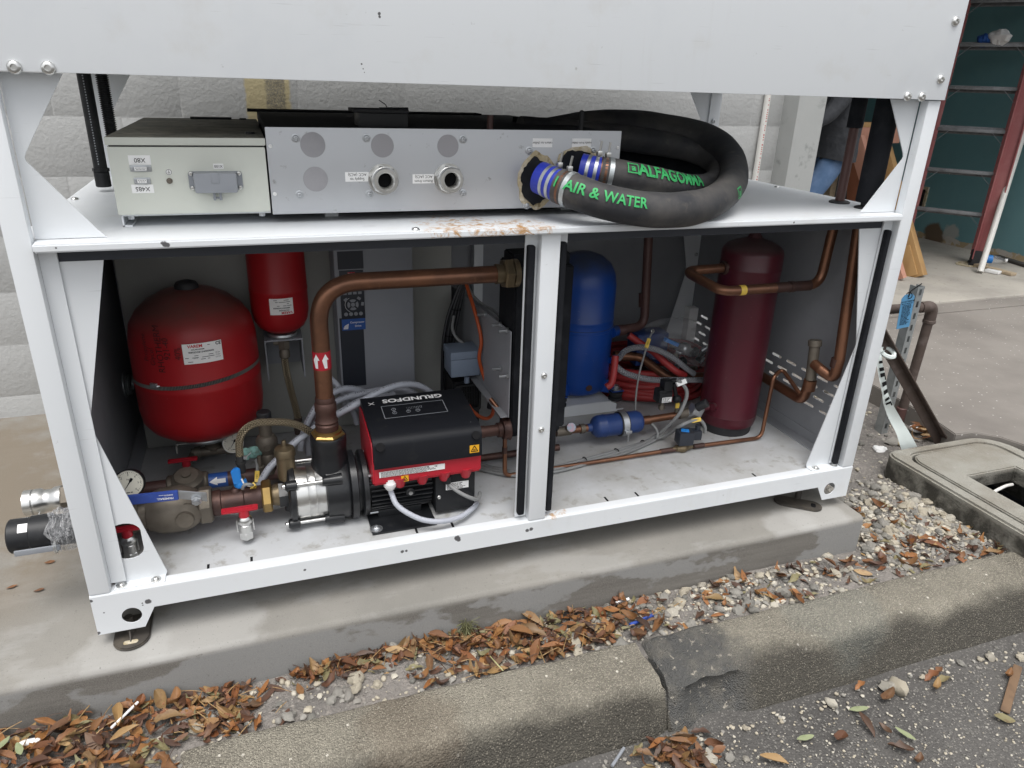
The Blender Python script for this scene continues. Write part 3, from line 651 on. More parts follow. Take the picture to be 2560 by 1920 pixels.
# feet
q = MB(); q.prism([(-.04 + .04 - .042 + .0, 0)] and [(-.04, .09), (-.04, .004)] + [(.04 * math.cos(a), .004 + .040 * math.sin(a)) for a in [math.pi + math.pi * i / 12 for i in range(1, 12)]] + [(.04, .004), (.04, .09)], (.066, 0, .0005), X, Y, .008, bev=.003)
q.prism(rrect(-.016, .016, -.020, -.007, .006), (.066, 0, .0088), X, Y, .0006, m=1); q.cyl((.062, .03, .008), (.062, .03, .05), .009, m=0); q.cyl((.066, -.012, .008), (.062, .02, .036), .002, m=0)
q.build('foot', [M['footp'], M['gum']], cab)
ra = Matrix.Rotation(rad(-52), 3, 'Z'); q = MB()
q.prism(rrect(-.03, .03, -.075, .075, .029), (2.04, .045, .0005), ra.inverted() @ X, ra.inverted() @ Y, .007, bev=.002)
q.prism(rrect(-.012, .012, -.055, -.04, .006), (2.04, .045, .0078), ra.inverted() @ X, ra.inverted() @ Y, .0006, m=1); q.cyl((2.06, .07, .008), (2.06, .07, .05), .01)
q.build('foot', [M['footp'], M['ink']], cab)
for x in (.06, 2.06):
    q = MB(); q.cyl((x, .98, 0), (x, .98, .012), .04); q.cyl((x, .98, .012), (x, .98, .036), .01); q.build('foot', M['blackpaint'], cab)

# ================================================================== ON THE SHELF
SH = .952
# --- beige terminal box, mounted upside down
FY = .128
a, b_ = at(283, 450, y=FY), at(671, 450, y=FY); x0, x1 = .177, .4775
zb, zt = at(297, 538.5, y=FY).z, at(268, 367, y=FY).z; zl = at(268, 342, y=FY).z
yb = at(363.5, 293.5, z=zl).y
bx_ = thing('terminal_box', ((x0 + x1) / 2, .25, SH), 'beige steel terminal box with a grimy lid and upside down plug labels', 'electrical box')
q = MB(); q.bx(x0, x1, FY, yb - .01, zb, zt, bev=.003); q.build('case', M['beige'], bx_)
q = MB(); q.bx(x0 + .004, x1 - .004, FY + .004, yb - .012, zt, zt + .003); q.build('seal', M['rubber'], bx_)
q = MB(); q.bx(x0 - .002, x1 + .002, FY - .002, yb, zt + .003, zl, bev=.003); o = q.build('lid', [M['beige'], M['dusty']], bx_)
for p in o.data.polygons:
    if p.normal.z > .9: p.material_index = 1
q = MB(); q.bx(.30, .41, yb - .05, yb - .028, zl, zl + .006, bev=.002); q.build('handle', M['blackp'], bx_)
for u, v_ in ((625, 334), (607, 299)):
    p = at(u, v_, z=zl); q = MB(); q.cyl((p.x, p.y, zl), (p.x, p.y, zl + .004), .011, .009, 16); q.build('latch', M['blackp'], bx_)
q = MB(); q.bx(x0 + .004, x1, FY + .01, FY + .16, zb - .004, zb - .001); q.bx(x0 + .004, x0 + .007, FY + .01, FY + .16, SH, zb - .004); q.bx(x0 + .004, x0 + .022, FY + .01, FY + .16, SH, SH + .003)
q.build('bracket', M['white'], bx_)
for u in (328, 656):
    p = at(u, 541, y=FY + .02); q = MB(); q.hexn((p.x, p.y, zb - .012), (p.x, p.y, zb - .004), .007); q.build('nut', M['zinc'], bx_)
def flat_label(u, v_, y, wd, h, parent, lines, flip=True, size=None, name='label', mk='label', ink='ink', bold=0, spread=1.15, sx=1):
    p = at(u, v_, y=y); ux, uy = (-X, -Z) if flip else (X, Z); q = MB()
    q.bx(p.x - wd / 2, p.x + wd / 2, y - .0008, y, p.z - h / 2, p.z + h / 2)
    s_ = size or h / (len(lines) * 1.3)
    for i, l in enumerate(lines):
        put_text(q, l, p + V((0, -.0012, 0)) + uy * (s_ * spread * ((len(lines) - 1) / 2 - i)), ux, uy, s_, 1, bold, sx)
    return q.build(name, [M[mk], M[ink]], parent, flat=True)
flat_label(349, 400, FY, .041, .0185, bx_, ['X80'], size=.0125); flat_label(357, 472, FY, .041, .0172, bx_, ['X485'], size=.0125); flat_label(546, 415.5, FY, .020, .0105, bx_, ['X100'], size=.0075)
def dsub(u, v_, n1, wd):
    p = at(u, v_, y=FY); q = MB(); q.bx(p.x - wd / 2, p.x + wd / 2, FY - .002, FY, p.z - .0065, p.z + .0065, m=0, bev=.001)
    iw = wd * .32; q.prism([(-iw, .0045), (iw, .0045), (iw * .92, -.0045), (-iw * .92, -.0045)][::-1], (p.x, FY - .0022, p.z), X, Z, .004)
    q.prism([(-iw * .9, .0035), (iw * .9, .0035), (iw * .84, -.0035), (-iw * .84, -.0035)][::-1], (p.x, FY - .006, p.z), X, Z, .0006, m=1)
    for r, nn in ((.0014, n1), (-.0014, n1 - 1)):
        for i in range(nn): c = V((p.x + (i - (nn - 1) / 2) * iw * 1.6 / n1, FY - .0069, p.z + r)); q.box(c, (.0012, .0004, .0012), m=2)
    o = q.build('plug_socket', [M['zinc'], M['label'], M['ink']], bx_)
    for s in (-1, 1):
        q = MB(); q.hexn((p.x + s * wd * .41, FY - .005, p.z), (p.x + s * wd * .41, FY - .002, p.z), .003); q.build('nut', M['zinc'], o)
dsub(352, 421, 8, .040); dsub(356, 452, 5, .031)
p = at(422, 430, y=FY); q = MB(); q.cyl(p, p - Y * .0008, .0062, n=20, m=0); q.torus(p - Y * .001, Y, .0052, .0004, 1, 20, 4)
for z, l in ((-.0005, .003), (-.002, .002), (-.0033, .001)): q.box(p + V((0, -.0011, z)), (l * 1.6, .0003, .0006), 1)
q.box(p + V((0, -.0011, .0015)), (.0007, .0003, .004), 1); q.build('earth_symbol', [M['label'], M['ink']], bx_)
p = at(424, 452, y=FY); q = MB(); q.lathe(p, -Y, [(0, .006), (.002, .006), (.003, .004), (.007, .0035), (.007, .0)], 14); q.build('earth_stud', M['bronze'], bx_)
p = at(540, 451, y=FY); q = MB()
q.prism(rrect(-.053, .053, -.019, .019, .006), (p.x, FY, p.z), X, Z, .005, bev=.001); h_ = q.build('plug_hood', M['greyp'], bx_)
q = MB(); q.box((p.x, FY - .018, p.z - .002), (.084, .026, .041), bev=.005); q.box((p.x, FY - .019, p.z + .008), (.016, .027, .022), bev=.002); q.build('cover', M['greyp'], h_)
q = MB(); q.box((p.x - .006, FY - .012, p.z - .03), (.005, .012, .018), bev=.001); q.box((p.x + .006, FY - .012, p.z - .03), (.005, .012, .018), bev=.001); q.cyl((p.x - .009, FY - .013, p.z - .034), (p.x + .009, FY - .013, p.z - .034), .002, n=8); q.build('clip', M['greyp'], h_)
for sx in (-1, 1):
    for sz in (-1, 1): bolt((p.x + sx * .047, FY - .005, p.z + sz * .0145), -Y, .0045, h_)

# --- aluminium connection manifold
AY = .13; ax0, ax1 = .481, at(1554.4, 327, y=AY).x; az0, az1 = .9715, 1.1535
mf = thing('connection_manifold', ((ax0 + ax1) / 2, .3, SH), 'wide brushed aluminium connection manifold with blanked holes and two threaded ports', 'pipe manifold')
q = MB(); q.bx(ax0, ax1, AY, AY + .003, az0, az1, bev=.0008); q.build('front_plate', M['alu'], mf)
yb2 = at(627, 276, z=az1 - .004).y
q = MB(); q.bx(ax0 + .003, ax1 - .003, AY + .0032, yb2, az0 + .002, az1 - .004); q.build('insulated_body', M['foam'], mf)
q = MB(); q.bx(ax0 - .025, ax1 - .12, yb2 - .06, yb2 + .02, az1 - .003, at(850, 279, y=yb2 - .03).z, bev=.004); q.build('insulation_collar', M['foam'], mf)
for x in (.6, 1.2): q = MB(); q.bx(x, x + .03, .2, .4, SH, az0 + .002); q.build('leg', M['white'], mf)
def disc(u, v_, r, mk='blank'):
    p = at(u, v_, y=AY); q = MB(); q.lathe(p + Y * .001, -Y, [(0, r), (.0016, r), (.0018, r - .001), (.0018, 0)], 36); return q.build('hole_plug', M[mk], mf)
for u, v_, r in ((782, 362, .0265), (956, 364, .0255), (1120, 365, .025), (789, 448, .0265)): disc(u, v_, r)
for u, v_ in ((739, 345), (916, 344.6), (1157.6, 348), (749, 487), (923, 486), (1157, 483), (1323, 376), (1483, 376), (1317, 513)): bolt(at(u, v_, y=AY), -Y, .0062, mf, 'zinc', washer=True)
for u, v_ in ((676, 365.5), (687, 485), (1544, 369)): bolt(at(u, v_, y=AY), -Y, .0042, mf, 'label')
def port(u, v_):
    p = at(u, v_, y=AY); q = MB(); q.lathe(p, -Y, [(0, .0345), (.004, .0345), (.004, .026)], 32)
    q.lathe(p - Y * .004, -Y, [(0, .030), (.001, .0325), (.016, .0325), (.019, .0295), (.019, .020), (0, .020)], 6, ph=.3)
    thr = []
    for i in range(8): thr += [(.016 - .004 * i, .0188), (.014 - .004 * i, .0172)]
    q.lathe(p - Y * .02, -Y, [(0, .0295), (.003, .0295), (.004, .028), (.015, .028), (.017, .0265), (.0172, .0200)] + thr, 32, cap0=False)
    o = q.build('threaded_port', M['steel'], mf); q = MB(); q.cyl(p - Y * .0082, p - Y * .0092, .0168, n=24); q.build('bore', M['ink'], o)
port(958, 448); port(1120, 446)
flat_label(893, 442, AY, .053, .0205, mf, ['Supply to', 'ACC (ACS)'], size=.0085); flat_label(1059, 447, AY, .052, .0205, mf, ['Return from', 'ACC (ACS)'], size=.0085)
flat_label(1356, 357, AY, .051, .0205, mf, ['return to chiller'], size=.0078); flat_label(1454, 357, AY, .051, .0205, mf, ['supply from chiller'], size=.0071)
def blob(cx, cz, rx, rz, n=40, am=.18, seed=0, y=0): return [(cx + (rx * (1 + am * nz(math.cos(t), math.sin(t), seed, 2.2) + am * .5 * nz(math.cos(t), math.sin(t), seed + 9, 7))) * math.cos(t), cz + rz * (1 + am * nz(math.cos(t), math.sin(t), seed + 4, 2.2) + am * .5 * nz(math.cos(t), math.sin(t), seed + 5, 7)) * math.sin(t)) for t in [2 * math.pi * i / n for i in range(n)]]
c1, c2 = at(1343, 452, y=AY), at(1446, 418, y=AY)
for c, s_, rx, rz in ((c1, 1, .05, .066), (c2, 5, .062, .05)):
    q = MB(); q.prism(orient(blob(c.x, c.z, rx, rz, seed=s_)), (0, AY, 0), X, Z, .0016 + s_ * .0001); q.build('sealant', M['gum'], mf)
    q = MB(); q.prism(orient(blob(c.x - .004, c.z, rx * .82, rz * .80, seed=s_ + 20, am=.25)), (0, AY - .0015, 0), X, Z, .004 + s_ * .0001); q.build('foam_ring', M['foam'], mf)
flu = at(885, 272, y=.26)
pb = thing('junction_block', at(950, 320, y=.26), 'small black junction block with cable ties on top of the manifold', 'electrical box')
p0, p1 = at(900, 322, y=.25), at(1020, 284, y=.25); q = MB(); q.bx(p0.x, p1.x, .25, .34, p0.z - .01, p1.z, bev=.002); q.build('case', M['blackp'], pb)
q = MB(); p2 = at(884, 273, y=.245); q.bx(p2.x, p1.x + .002, .245, .345, p1.z, p1.z + .008, bev=.002); q.build('lid', M['rubber'], pb)
q = MB(); p3 = at(1000, 278, y=.29); q.tube([p3 + V((-.05, 0, .003)), p3 + V((.02, 0, .004))], .005, 8); q.tube(spline([p3 + V((-.03, 0, .004)), p3 + V((-.035, 0, .014)), p3 + V((-.05, 0, .024))]), .0012, 6); q.build('cable_tie', M['cableb'], pb)
q = MB(); p = at(1452, 320, y=.2); pz = at(1450, 282, y=.2); q.tube([V((p.x, .2, p.z - .03)), V((p.x, .2, pz.z))], .006, 10); q.ball(V((p.x, .2, pz.z)), .0065)
tag(q.build('drain_peg', M['rubber'], origin=(p.x, .2, p.z)), 'black upright peg behind the top edge of the manifold plate', 'peg')
q = MB(); p = at(1225, 312, y=.22); q.tube([V((p.x, .22, 1.12)), V((p.x, .22, at(1224, 288, y=.22).z))], .008, 12)
tag(q.build('capillary_pipe', M['painted_pipe'], origin=(p.x, .22, 1.12)), 'short dark maroon pipe stub in the black insulation behind the manifold', 'pipe')

# --- the two black hoses with green print
def hose_path(lst): return [at(u, v_, y=y) for u, v_, y in lst]
h1 = hose_path([(1350, 444, .09), (1402, 466, .04), (1450, 484, .0), (1510, 504, -.03), (1600, 522, -.05), (1690, 525, -.05), (1768, 510, .0), (1816, 478, .085), (1834, 438, .195), (1822, 392, .315), (1775, 356, .41), (1700, 335, .48), (1590, 318, .52), (1470, 322, .53), (1340, 338, .52), (1200, 352, .50), (1040, 360, .47)])
h2 = hose_path([(1452, 420, .10), (1500, 430, .075), (1560, 440, .06), (1640, 456, .075), (1710, 470, .12), (1770, 466, .20), (1800, 440, .28), (1790, 405, .36), (1730, 375, .43), (1600, 350, .46), (1450, 335, .46), (1300, 325, .45)])
HOSES = []
def hose(path, r, label, sleeve, skip):
    pts = spline(path, 14); L = [0]
    for a, b_ in zip(pts, pts[1:]): L.append(L[-1] + (b_ - a).length)
    root = thing('rubber_hose', pts[0], label, 'hose', 'fat black rubber hoses on the manifold')
    i0 = next(i for i, l in enumerate(L) if l > skip); q = MB(); Lt = L[-1] - L[i0]
    q.tube(pts[i0:], lambda t: r * (1 + .05 * nz(t * 9, 0, r * 100) + .03 * nz(t * 30, 3, 1) + (.24 * sm(.42, .56, t) * sm(.85, .7, t) if r > .04 else 0)) , 28, 0); q.build('hose_body', M['hoserub'], root)
    i1 = next(i for i, l in enumerate(L) if l > sleeve)
    q = MB(); q.tube(pts[:i1 + 1], r * .93, 28, 0); q.build('sleeve', M['silicone'], root)
    dirs = lambda i: (pts[min(i + 1, len(pts) - 1)] - pts[max(i - 1, 0)]).normalized()
    def band(d, wd, rr, mk, name='hose_clamp'):
        i = min(range(len(L)), key=lambda k: abs(L[k] - d)); t = dirs(i); q = MB(); c = pts[i]
        q.lathe(c - t * wd / 2, t, [(0, rr - .003), (.0004, rr), (wd - .0004, rr), (wd, rr - .003)], 32); return q.build(name, M[mk], root), c, t
    for d, wd, rr, mk in ((sleeve * .36, .009, r * .955, 'zinc'), (sleeve * .62, .009, r * .955, 'zinc'), (sleeve * .80, .005, r * .97, 'copper'), (sleeve * .98, .007, r * 1.0, 'copper'), (sleeve * 1.16, .012, r * 1.04, 'galv')): band(d, wd, rr, mk)
    for d in (sleeve * .62, sleeve * .98):
        o, c, t = band(d, .008, r * .96, 'zinc'); u_ = (Z - t * t.z).normalized(); q = MB()
        q.box(c + u_ * (r + .005), (.012, .012, .012), bev=.002); q.cyl(c + u_ * (r + .004), c + u_ * (r + .034), .003, n=8); q.build('clamp_bolt', M['steel'], o)
    return root, pts, L, r
m = M['hoserub'] = mat('dusty_hose_rubber', (.028, .029, .033), .6, spec=.35, var=(7, 6, .40, .68, (.080, .075, .070)), var2=(30, 5, .6, .8, (.09, .082, .07)), bump=(18, .12, .004))
H1 = hose(h1, .0405, 'black rubber hose with green print AIR & WATER looping over the shelf edge', .075, .055)
H2 = hose(h2, .037, 'second black rubber hose printed ALFAGOMMA lying inside the bigger loop', .06, .045)
def on_hose(H, d0, ang0):
    root, pts, L, r = H
    def fn(x, y):
        d = d0 + x; i = max(0, min(len(L) - 2, next((k for k in range(len(L) - 1) if L[k + 1] > d), len(L) - 2)))
        t = (d - L[i]) / max(L[i + 1] - L[i], 1e-6); c = pts[i].lerp(pts[i + 1], t)
        tg = (pts[min(i + 2, len(pts) - 1)] - pts[max(i - 1, 0)]).normalized()
        up = (Z - tg * tg.z).normalized(); fr = tg.cross(up)           # fr points to the viewer's side (-y) for a hose running +x
        a = ang0 + y / (r * 1.04); n_ = fr * math.cos(a) + up * math.sin(a); return c + n_ * (r * 1.045 + .0012)
    return fn
q = MB(); wrap_text(q, 'AIR & WATER', .034, on_hose(H1, .175, .42), 0, .02, .82); q.build('lettering', M['greenink'], H1[0], flat=True)
q = MB(); wrap_text(q, 'I', .034, on_hose(H1, .068, .40), 0, .02, .9); q.build('lettering', M['greenink'], H1[0], flat=True)
q = MB(); wrap_text(q, 'ALFAGOMMA', .043, on_hose(H2, .245, .62), 0, .03, .92); q.build('lettering', M['greenink'], H2[0], flat=True)
def logo(H, d, ang, s):
    q = MB(); fn = on_hose(H, d, ang); ring = [(-s, -s), (s, -s), (s, s), (-s, s)]
    def sq(a, b_):
        N_ = 6; vs = []; fs = []
        for lp in (a, b_):
            for i in range(4):
                for k in range(N_): p = V(lp[i]).lerp(V(lp[(i + 1) % 4]), k / N_); vs.append(fn(p.x, p.y))
        n = 4 * N_
        for i in range(n): fs.append([i, (i + 1) % n, n + (i + 1) % n, n + i])
        q.add(vs, fs)
    sq(ring, [(x * .78, y * .78) for x, y in ring]); wrap_text(q, 'a', s * 1.7, fn, 0, .03); q.build('emblem', M['greenink'], H[0], flat=True)
logo(H2, .112, .64, .013); logo(H1, .60, .2, .014)

# black insulation sheet standing behind the loop
top = [(1838, 440, .24), (1824, 396, .33), (1792, 366, .40), (1740, 345, .455), (1670, 315, .50), (1605, 296, .525), (1560, 290, .535), (1500, 303, .535), (1400, 300, .52), (1285, 292, .50)]
sp = spline([at(u, v_, y=y + .035) for u, v_, y in top], 6); q = MB(); vs = []
for i, p in enumerate(sp):
    t_ = (sp[min(i + 1, len(sp) - 1)] - sp[max(i - 1, 0)]); n_ = V((t_.y, -t_.x, 0)).normalized() * .009
    for k in range(5): z = SH + .002 + (p.z - SH - .002) * k / 4; wv = n_ * (.9 * nz(i * .3, k, 0, 1)); vs += [V((p.x, p.y, z)) - n_ + wv, V((p.x, p.y, z)) + n_ + wv]
m_ = 10; N_ = len(sp)
for i in range(N_ - 1):
    for k in range(4):
        for s in (0, 1): a_, b_ = i * m_ + k * 2 + s, (i + 1) * m_ + k * 2 + s; q.f.append([a_, b_, b_ + 2, a_ + 2]); q.m.append(0); q.uv.append([(0, 0)] * 4)
    a_, b_ = i * m_ + 8, (i + 1) * m_ + 8; q.f.append([a_, b_, b_ + 1, a_ + 1]); q.m.append(0); q.uv.append([(0, 0)] * 4)
q.v = [V(v) for v in vs]
tag(q.build('insulation_sheet', M['foam'], origin=V((sp[30].x, sp[30].y, SH))), 'black foam insulation sheet standing behind the looped hoses', 'insulation')

# --- pipes through the shelf on the right, and conduits on the left
p = at(2098, 507, z=SH); zt_ = 1.2475
up = thing('riser_pipe', (p.x, p.y, SH), 'dark brown pipe rising through the shelf beside the right gusset', 'pipe')
q = MB(); q.cyl((p.x, p.y, SH - .005), (p.x, p.y, 1.25), .0135, n=20); q.build('tube', M['painted_pipe'], up)
q = MB(); q.lathe((p.x, p.y, SH), Z, [(0, .030), (.004, .030), (.007, .024), (.007, .0138)], 28); q.build('grommet', M['rubber'], up)
q = MB(); q.cyl((p.x, p.y, 1.165), (p.x, p.y, 1.25), .022, n=20, bev=.002); q.build('insulation', M['foam'], up)
RISER = p
p = at(2164, 521, z=SH)
up = thing('riser_pipe', (p.x, p.y, SH), 'black foam wrapped pipe rising through the shelf behind the right gusset', 'pipe')
q = MB(); q.cyl((p.x, p.y, SH + .018), (p.x, p.y, 1.25), .032, n=24, bev=.002); q.build('insulation', M['foam'], up)
q = MB(); q.cyl((p.x, p.y, SH), (p.x, p.y, SH + .02), .016, n=20); q.lathe((p.x, p.y, SH), Z, [(0, .032), (.004, .032), (.006, .026), (.006, .016)], 24); q.build('grommet', M['rubber'], up)
RISER2 = p
p = at(262, 478, z=SH)
q = MB(); q.cyl((p.x, p.y, SH + .012), (p.x, p.y, SH + .052), .019, n=20, bev=.002); q.cyl((p.x, p.y, SH + .052), (p.x, p.y, SH + .06), .021, n=8)
cd_ = thing('cable_conduit', (p.x, p.y, SH), 'smooth black conduit standing on the shelf beside the beige box', 'conduit')
q.build('gland', M['blackp'], cd_); q = MB(); q.cyl((p.x, p.y, SH + .06), (p.x, p.y, 1.25), .0165, n=20); q.build('tube', M['conduit'] if 'conduit' in M else M['blackp'], cd_)
q = MB(); rr_ = random.Random(3)
for i in range(34):
    z = SH + .07 + i * .0065
    q.quad(V((p.x - .002, p.y - .0168, z)), V((p.x + .0012 * rr_.random(), p.y - .0168, z)), V((p.x + .001, p.y - .0168, z + .0035)), V((p.x - .002, p.y - .0168, z + .0035)))
q.build('lettering', M['greyp'], cd_, flat=True)
p2 = p + V((.036, .03, 0)); c2_ = thing('cable_conduit', (p2.x, p2.y, SH), 'ribbed black conduit standing close behind the smooth one', 'conduit')
pr = [(0, .0)];
for i in range(58): z = .01 + i * .005; pr += [(z, .0125), (z + .0012, .0155), (z + .003, .0155), (z + .004, .0125)]
q = MB(); q.lathe((p2.x, p2.y, SH), Z, pr + [(.298, 0)], 16); q.build('tube', M['blackp'], c2_, sharp=70)
# ================================================================== INSIDE THE CABINET
FZ = .1445
def px(lst): return [at(u, v_, y=y) for u, v_, y in lst]
# --- grey enclosure behind the tanks
q = MB(); en = thing('control_enclosure', (.55, .87, FZ), 'plain grey control enclosure standing at the back of the cabinet', 'electrical enclosure')
q.bx(.052, 1.045, .728, 1.0, FZ + .004, .905, bev=.003); q.build('case', M['encl'], en)
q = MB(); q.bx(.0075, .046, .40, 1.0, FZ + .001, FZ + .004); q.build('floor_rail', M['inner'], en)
# --- compressor drive
DY = .598
dv = thing('compressor_drive', (.77, .66, .27), 'tall grey compressor drive with keypad and blue label plate', 'motor drive')
d0, d1 = .651, .888
q = MB(); q.bx(d0, d1, DY, .727, .255, .885, bev=.006); q.build('case', M['drive'], dv)
def rect_px(u0, v0, u1, v1, y, th, mk, parent, name, bev=0):
    a, b_ = at(u0, v0, y=y), at(u1, v1, y=y); q = MB(); q.bx(a.x, b_.x, y - th, y, b_.z, a.z, bev=bev); return q.build(name, M[mk], parent), a, b_
rect_px(842, 629, 909, 671, DY, .001, 'drivedk', dv, 'blank_window')
rect_px(848, 796, 916, 962, DY, .0012, 'drivedk', dv, 'lower_cover')
kp, a, b_ = rect_px(847, 677, 913, 794, DY, .004, 'drivedk', dv, 'keypad', .0008)
cx = (a.x + b_.x) / 2; wK = b_.x - a.x; KY = DY - .0042
def kz(v_): return at(880, v_, y=DY).z
q = MB(); q.box((cx, KY, kz(683)), (wK * .3, .0006, .0085)); put_text(q, 'Danfoss', (cx, KY - .0006, kz(683)), X, Z, .0062, 1, .01); q.build('badge', [M['inkred'], M['whitep']], kp, flat=True)
q = MB(); q.box((cx, KY, kz(704)), (wK * .78, .0006, .034)); q.build('display', M['label'], kp)
for i in range(4): q = MB(); q.box((cx + (i - 1.5) * wK * .21, KY, kz(732)), (wK * .15, .0015, .008), bev=.0006); q.build('key', M['greyp'], kp)
cz = kz(761)
for i in range(4):
    t0 = math.pi / 2 * i; q = MB(); ring = [(r * math.cos(t0 + s), r * math.sin(t0 + s)) for r, ss in ((.017, (-.62, -.3, 0, .3, .62)), (.009, (.5, 0, -.5))) for s in ss]
    q.prism(orient(ring), (cx, KY + .0005, cz), X, Z, .0015); q.build('key', M['greyp'], kp)
q = MB(); q.cyl((cx, KY + .001, cz), (cx, KY - .001, cz), .0062, n=18); q.build('key', M['greyp'], kp)
for dx, dz, rt in ((-.021, .017, 35), (.019, .019, -35), (.029, .001, 80)):
    q = MB(); q.box((cx + dx, KY, cz + dz), (.011, .0015, .008), rot=Matrix.Rotation(rad(-rt), 3, 'Y'), bev=.0006); q.build('key', M['greyp'], kp)
q = MB(); q.torus((cx, KY, cz), Y, .0235, .0005, 0, 20, 4, .4, 2.7); q.build('trim_line', M['whitep'], kp)
for i in range(4): q = MB(); c_ = (cx + (i - 1.5) * wK * .21, KY + .001, kz(784)); q.cyl(c_, V(c_) - Y * .002, .0058, n=18); q.build('key', M['greyp'], kp)
a, b_ = at(854, 798, y=DY), at(914, 822, y=DY); q = MB(); q.bx(a.x, b_.x, DY - .0022, DY - .0013, b_.z, a.z)
ct = V(((a.x + b_.x) / 2 + .011, DY - .0026, (a.z + b_.z) / 2)); put_text(q, 'Compressor', ct + Z * .006, X, Z, .0085, 1, .012); put_text(q, 'Drive', ct - Z * .006 + X * .002, X, Z, .0085, 1, .012)
for i in range(7): t = i / 6; o = V((a.x + .004 + .012 * t, DY - .0026, b_.z + .004)); q.quad(o, o + V((.0016, 0, 0)), o + V((.0026 + .002 * t, 0, .006 + .011 * math.sqrt(t))), o + V((.0008 + .002 * t, 0, .006 + .011 * math.sqrt(t))), 1)
q.build('name_plate', [M['blued'], M['whitep']], dv, flat=True)
q = MB(); a = at(940, 789, y=DY); q.bx(a.x, a.x + .08, DY - .0006, DY, a.z - .0004, a.z + .0006); q.build('seam', M['greyp'], dv)
q = MB()
for zz in (.35, .5, .65): q.box((d0 - .0006, .665, zz), (.0015, .003, .14), rot=Matrix.Rotation(rad(18), 3, 'X'))
q.build('cooling_rib', M['greyp'], dv)

# --- red expansion tanks
def cyl_hit(u, v_, c, r):
    d = (at(u, v_, y=1) - CAMP).normalized(); o = CAMP - V((c[0], c[1], CAMP.z)); A = d.x ** 2 + d.y ** 2; B = 2 * (o.x * d.x + o.y * d.y); C_ = o.x ** 2 + o.y ** 2 - r * r
    t = (-B - math.sqrt(max(B * B - 4 * A * C_, 0))) / (2 * A); return CAMP + d * t
def on_cyl(c, r, a0, z0, flip=1, rot=0, off=.0008):
    def fn(x, y):
        if rot: x, y = -y, x
        x *= flip; y *= flip; a = a0 + x / r; return V((c[0] + (r + off) * math.sin(a), c[1] - (r + off) * math.cos(a), z0 + y))
    return fn
def cyl_patch(q, fn, w_, h, m=0, n=8):
    vs = [fn(-w_ / 2 + w_ * i / n, s * h / 2) for i in range(n + 1) for s in (-1, 1)]
    q.add(vs, [[2 * i, 2 * i + 2, 2 * i + 3, 2 * i + 1] for i in range(n)], m, [[(0, 0)] * 4] * n)
def ang_of(p, c): return math.atan2(p.x - c[0], -(p.y - c[1]))
g = G(M['red']); geo = g.N.new('ShaderNodeNewGeometry'); nzv = g.sep(geo.outputs['Normal'])[2]
g.color(g.mix(g.math('MULTIPLY', g.map(nzv, .18, .75), g.map(g.noise(5, 5), .2, .55, .35, .8)), g.base(), (.085, .062, .052)))   # settled dust on upward faces
T1 = (.248, .548); R1 = .168
tk = thing('expansion_tank', (T1[0], T1[1], .28), 'big red expansion tank with black cap and handwritten fluid notes', 'expansion tank', 'red expansion tanks')
q = MB(); q.lathe((T1[0], T1[1], .275), Z, [(0, 0), (0, .06), (.006, .085), (.020, .122), (.040, .148), (.064, .163), (.10, .1675), (.178, .168), (.181, .1692), (.190, .1692), (.193, .168), (.30, .166), (.345, .158), (.378, .138), (.405, .108), (.425, .07), (.435, .03), (.437, 0)], 64)
q.build('tank_body', M['red'], tk)
q = MB(); q.lathe((T1[0], T1[1], .705), Z, [(0, .031), (.012, .031), (.02, .026), (.024, .014), (.025, 0)], 24); q.build('cap', M['rubber'], tk)
zb_ = at(440, 968, y=T1[1] - R1).z
q = MB(); rows = []
for i in range(65):
    a = 2 * math.pi * i / 64; zz = zb_ + .012 * math.sin(a) - .002
    for dr, dz in ((.0022, -.0055), (.0022, .0055)): rows.append(V((T1[0] + (R1 + dr) * math.sin(a), T1[1] - (R1 + dr) * math.cos(a), zz + dz)))
q.add(rows, [[2 * i, 2 * i + 2, 2 * i + 3, 2 * i + 1] for i in range(64)], 0, [[(i / 64, i * .016), ((i + 1) / 64, i * .016 + .016), ((i + 1) / 64, i * .016 + .016), (i / 64, i * .016)] for i in range(64)])
st_ = q.build('strap', M['knurl'], tk)
p = cyl_hit(386, 963, T1, R1); q = MB(); q.box(p, (.02, .012, .013), rot=Matrix.Rotation(ang_of(p, T1), 3, 'Z'), bev=.002); q.cyl(p + V((.006, -.006, -.002)), p + V((.028, -.004, -.004)), .004, n=8); q.build('buckle', M['zinc'], st_)
p = cyl_hit(508, 882, T1, R1); A = ang_of(p, T1); q = MB(); fn = lambda x, y: on_cyl(T1, R1, A, p.z)(x, y); fo = on_cyl(T1, R1, A, p.z, off=.0014)
LW, LH = .098, .056; cyl_patch(q, fn, LW, LH)
wrap_text(q, 'VAREM', .0115, lambda x, y: fo(x - .018, y + .0205), 1, .03, 1); wrap_text(q, 'CE', .012, lambda x, y: fo(x + .040, y + .021), 2, .02)
wrap_text(q, 'SOLARVAREM', .0052, lambda x, y: fo(x - .012, y + .0115), 2, .02); wrap_text(q, 'R8025281S4000000', .0062, lambda x, y: fo(x - .004, y + .004), 2, .02, 1.25)
wrap_text(q, '10 bar', .005, lambda x, y: fo(x + .036, y - .004), 2); wrap_text(q, '2,5 bar', .005, lambda x, y: fo(x + .036, y - .016), 2); wrap_text(q, '15 bar', .005, lambda x, y: fo(x + .036, y - .010), 2); wrap_text(q, '2014', .005, lambda x, y: fo(x - .02, y - .012), 2)
rr_ = random.Random(5)
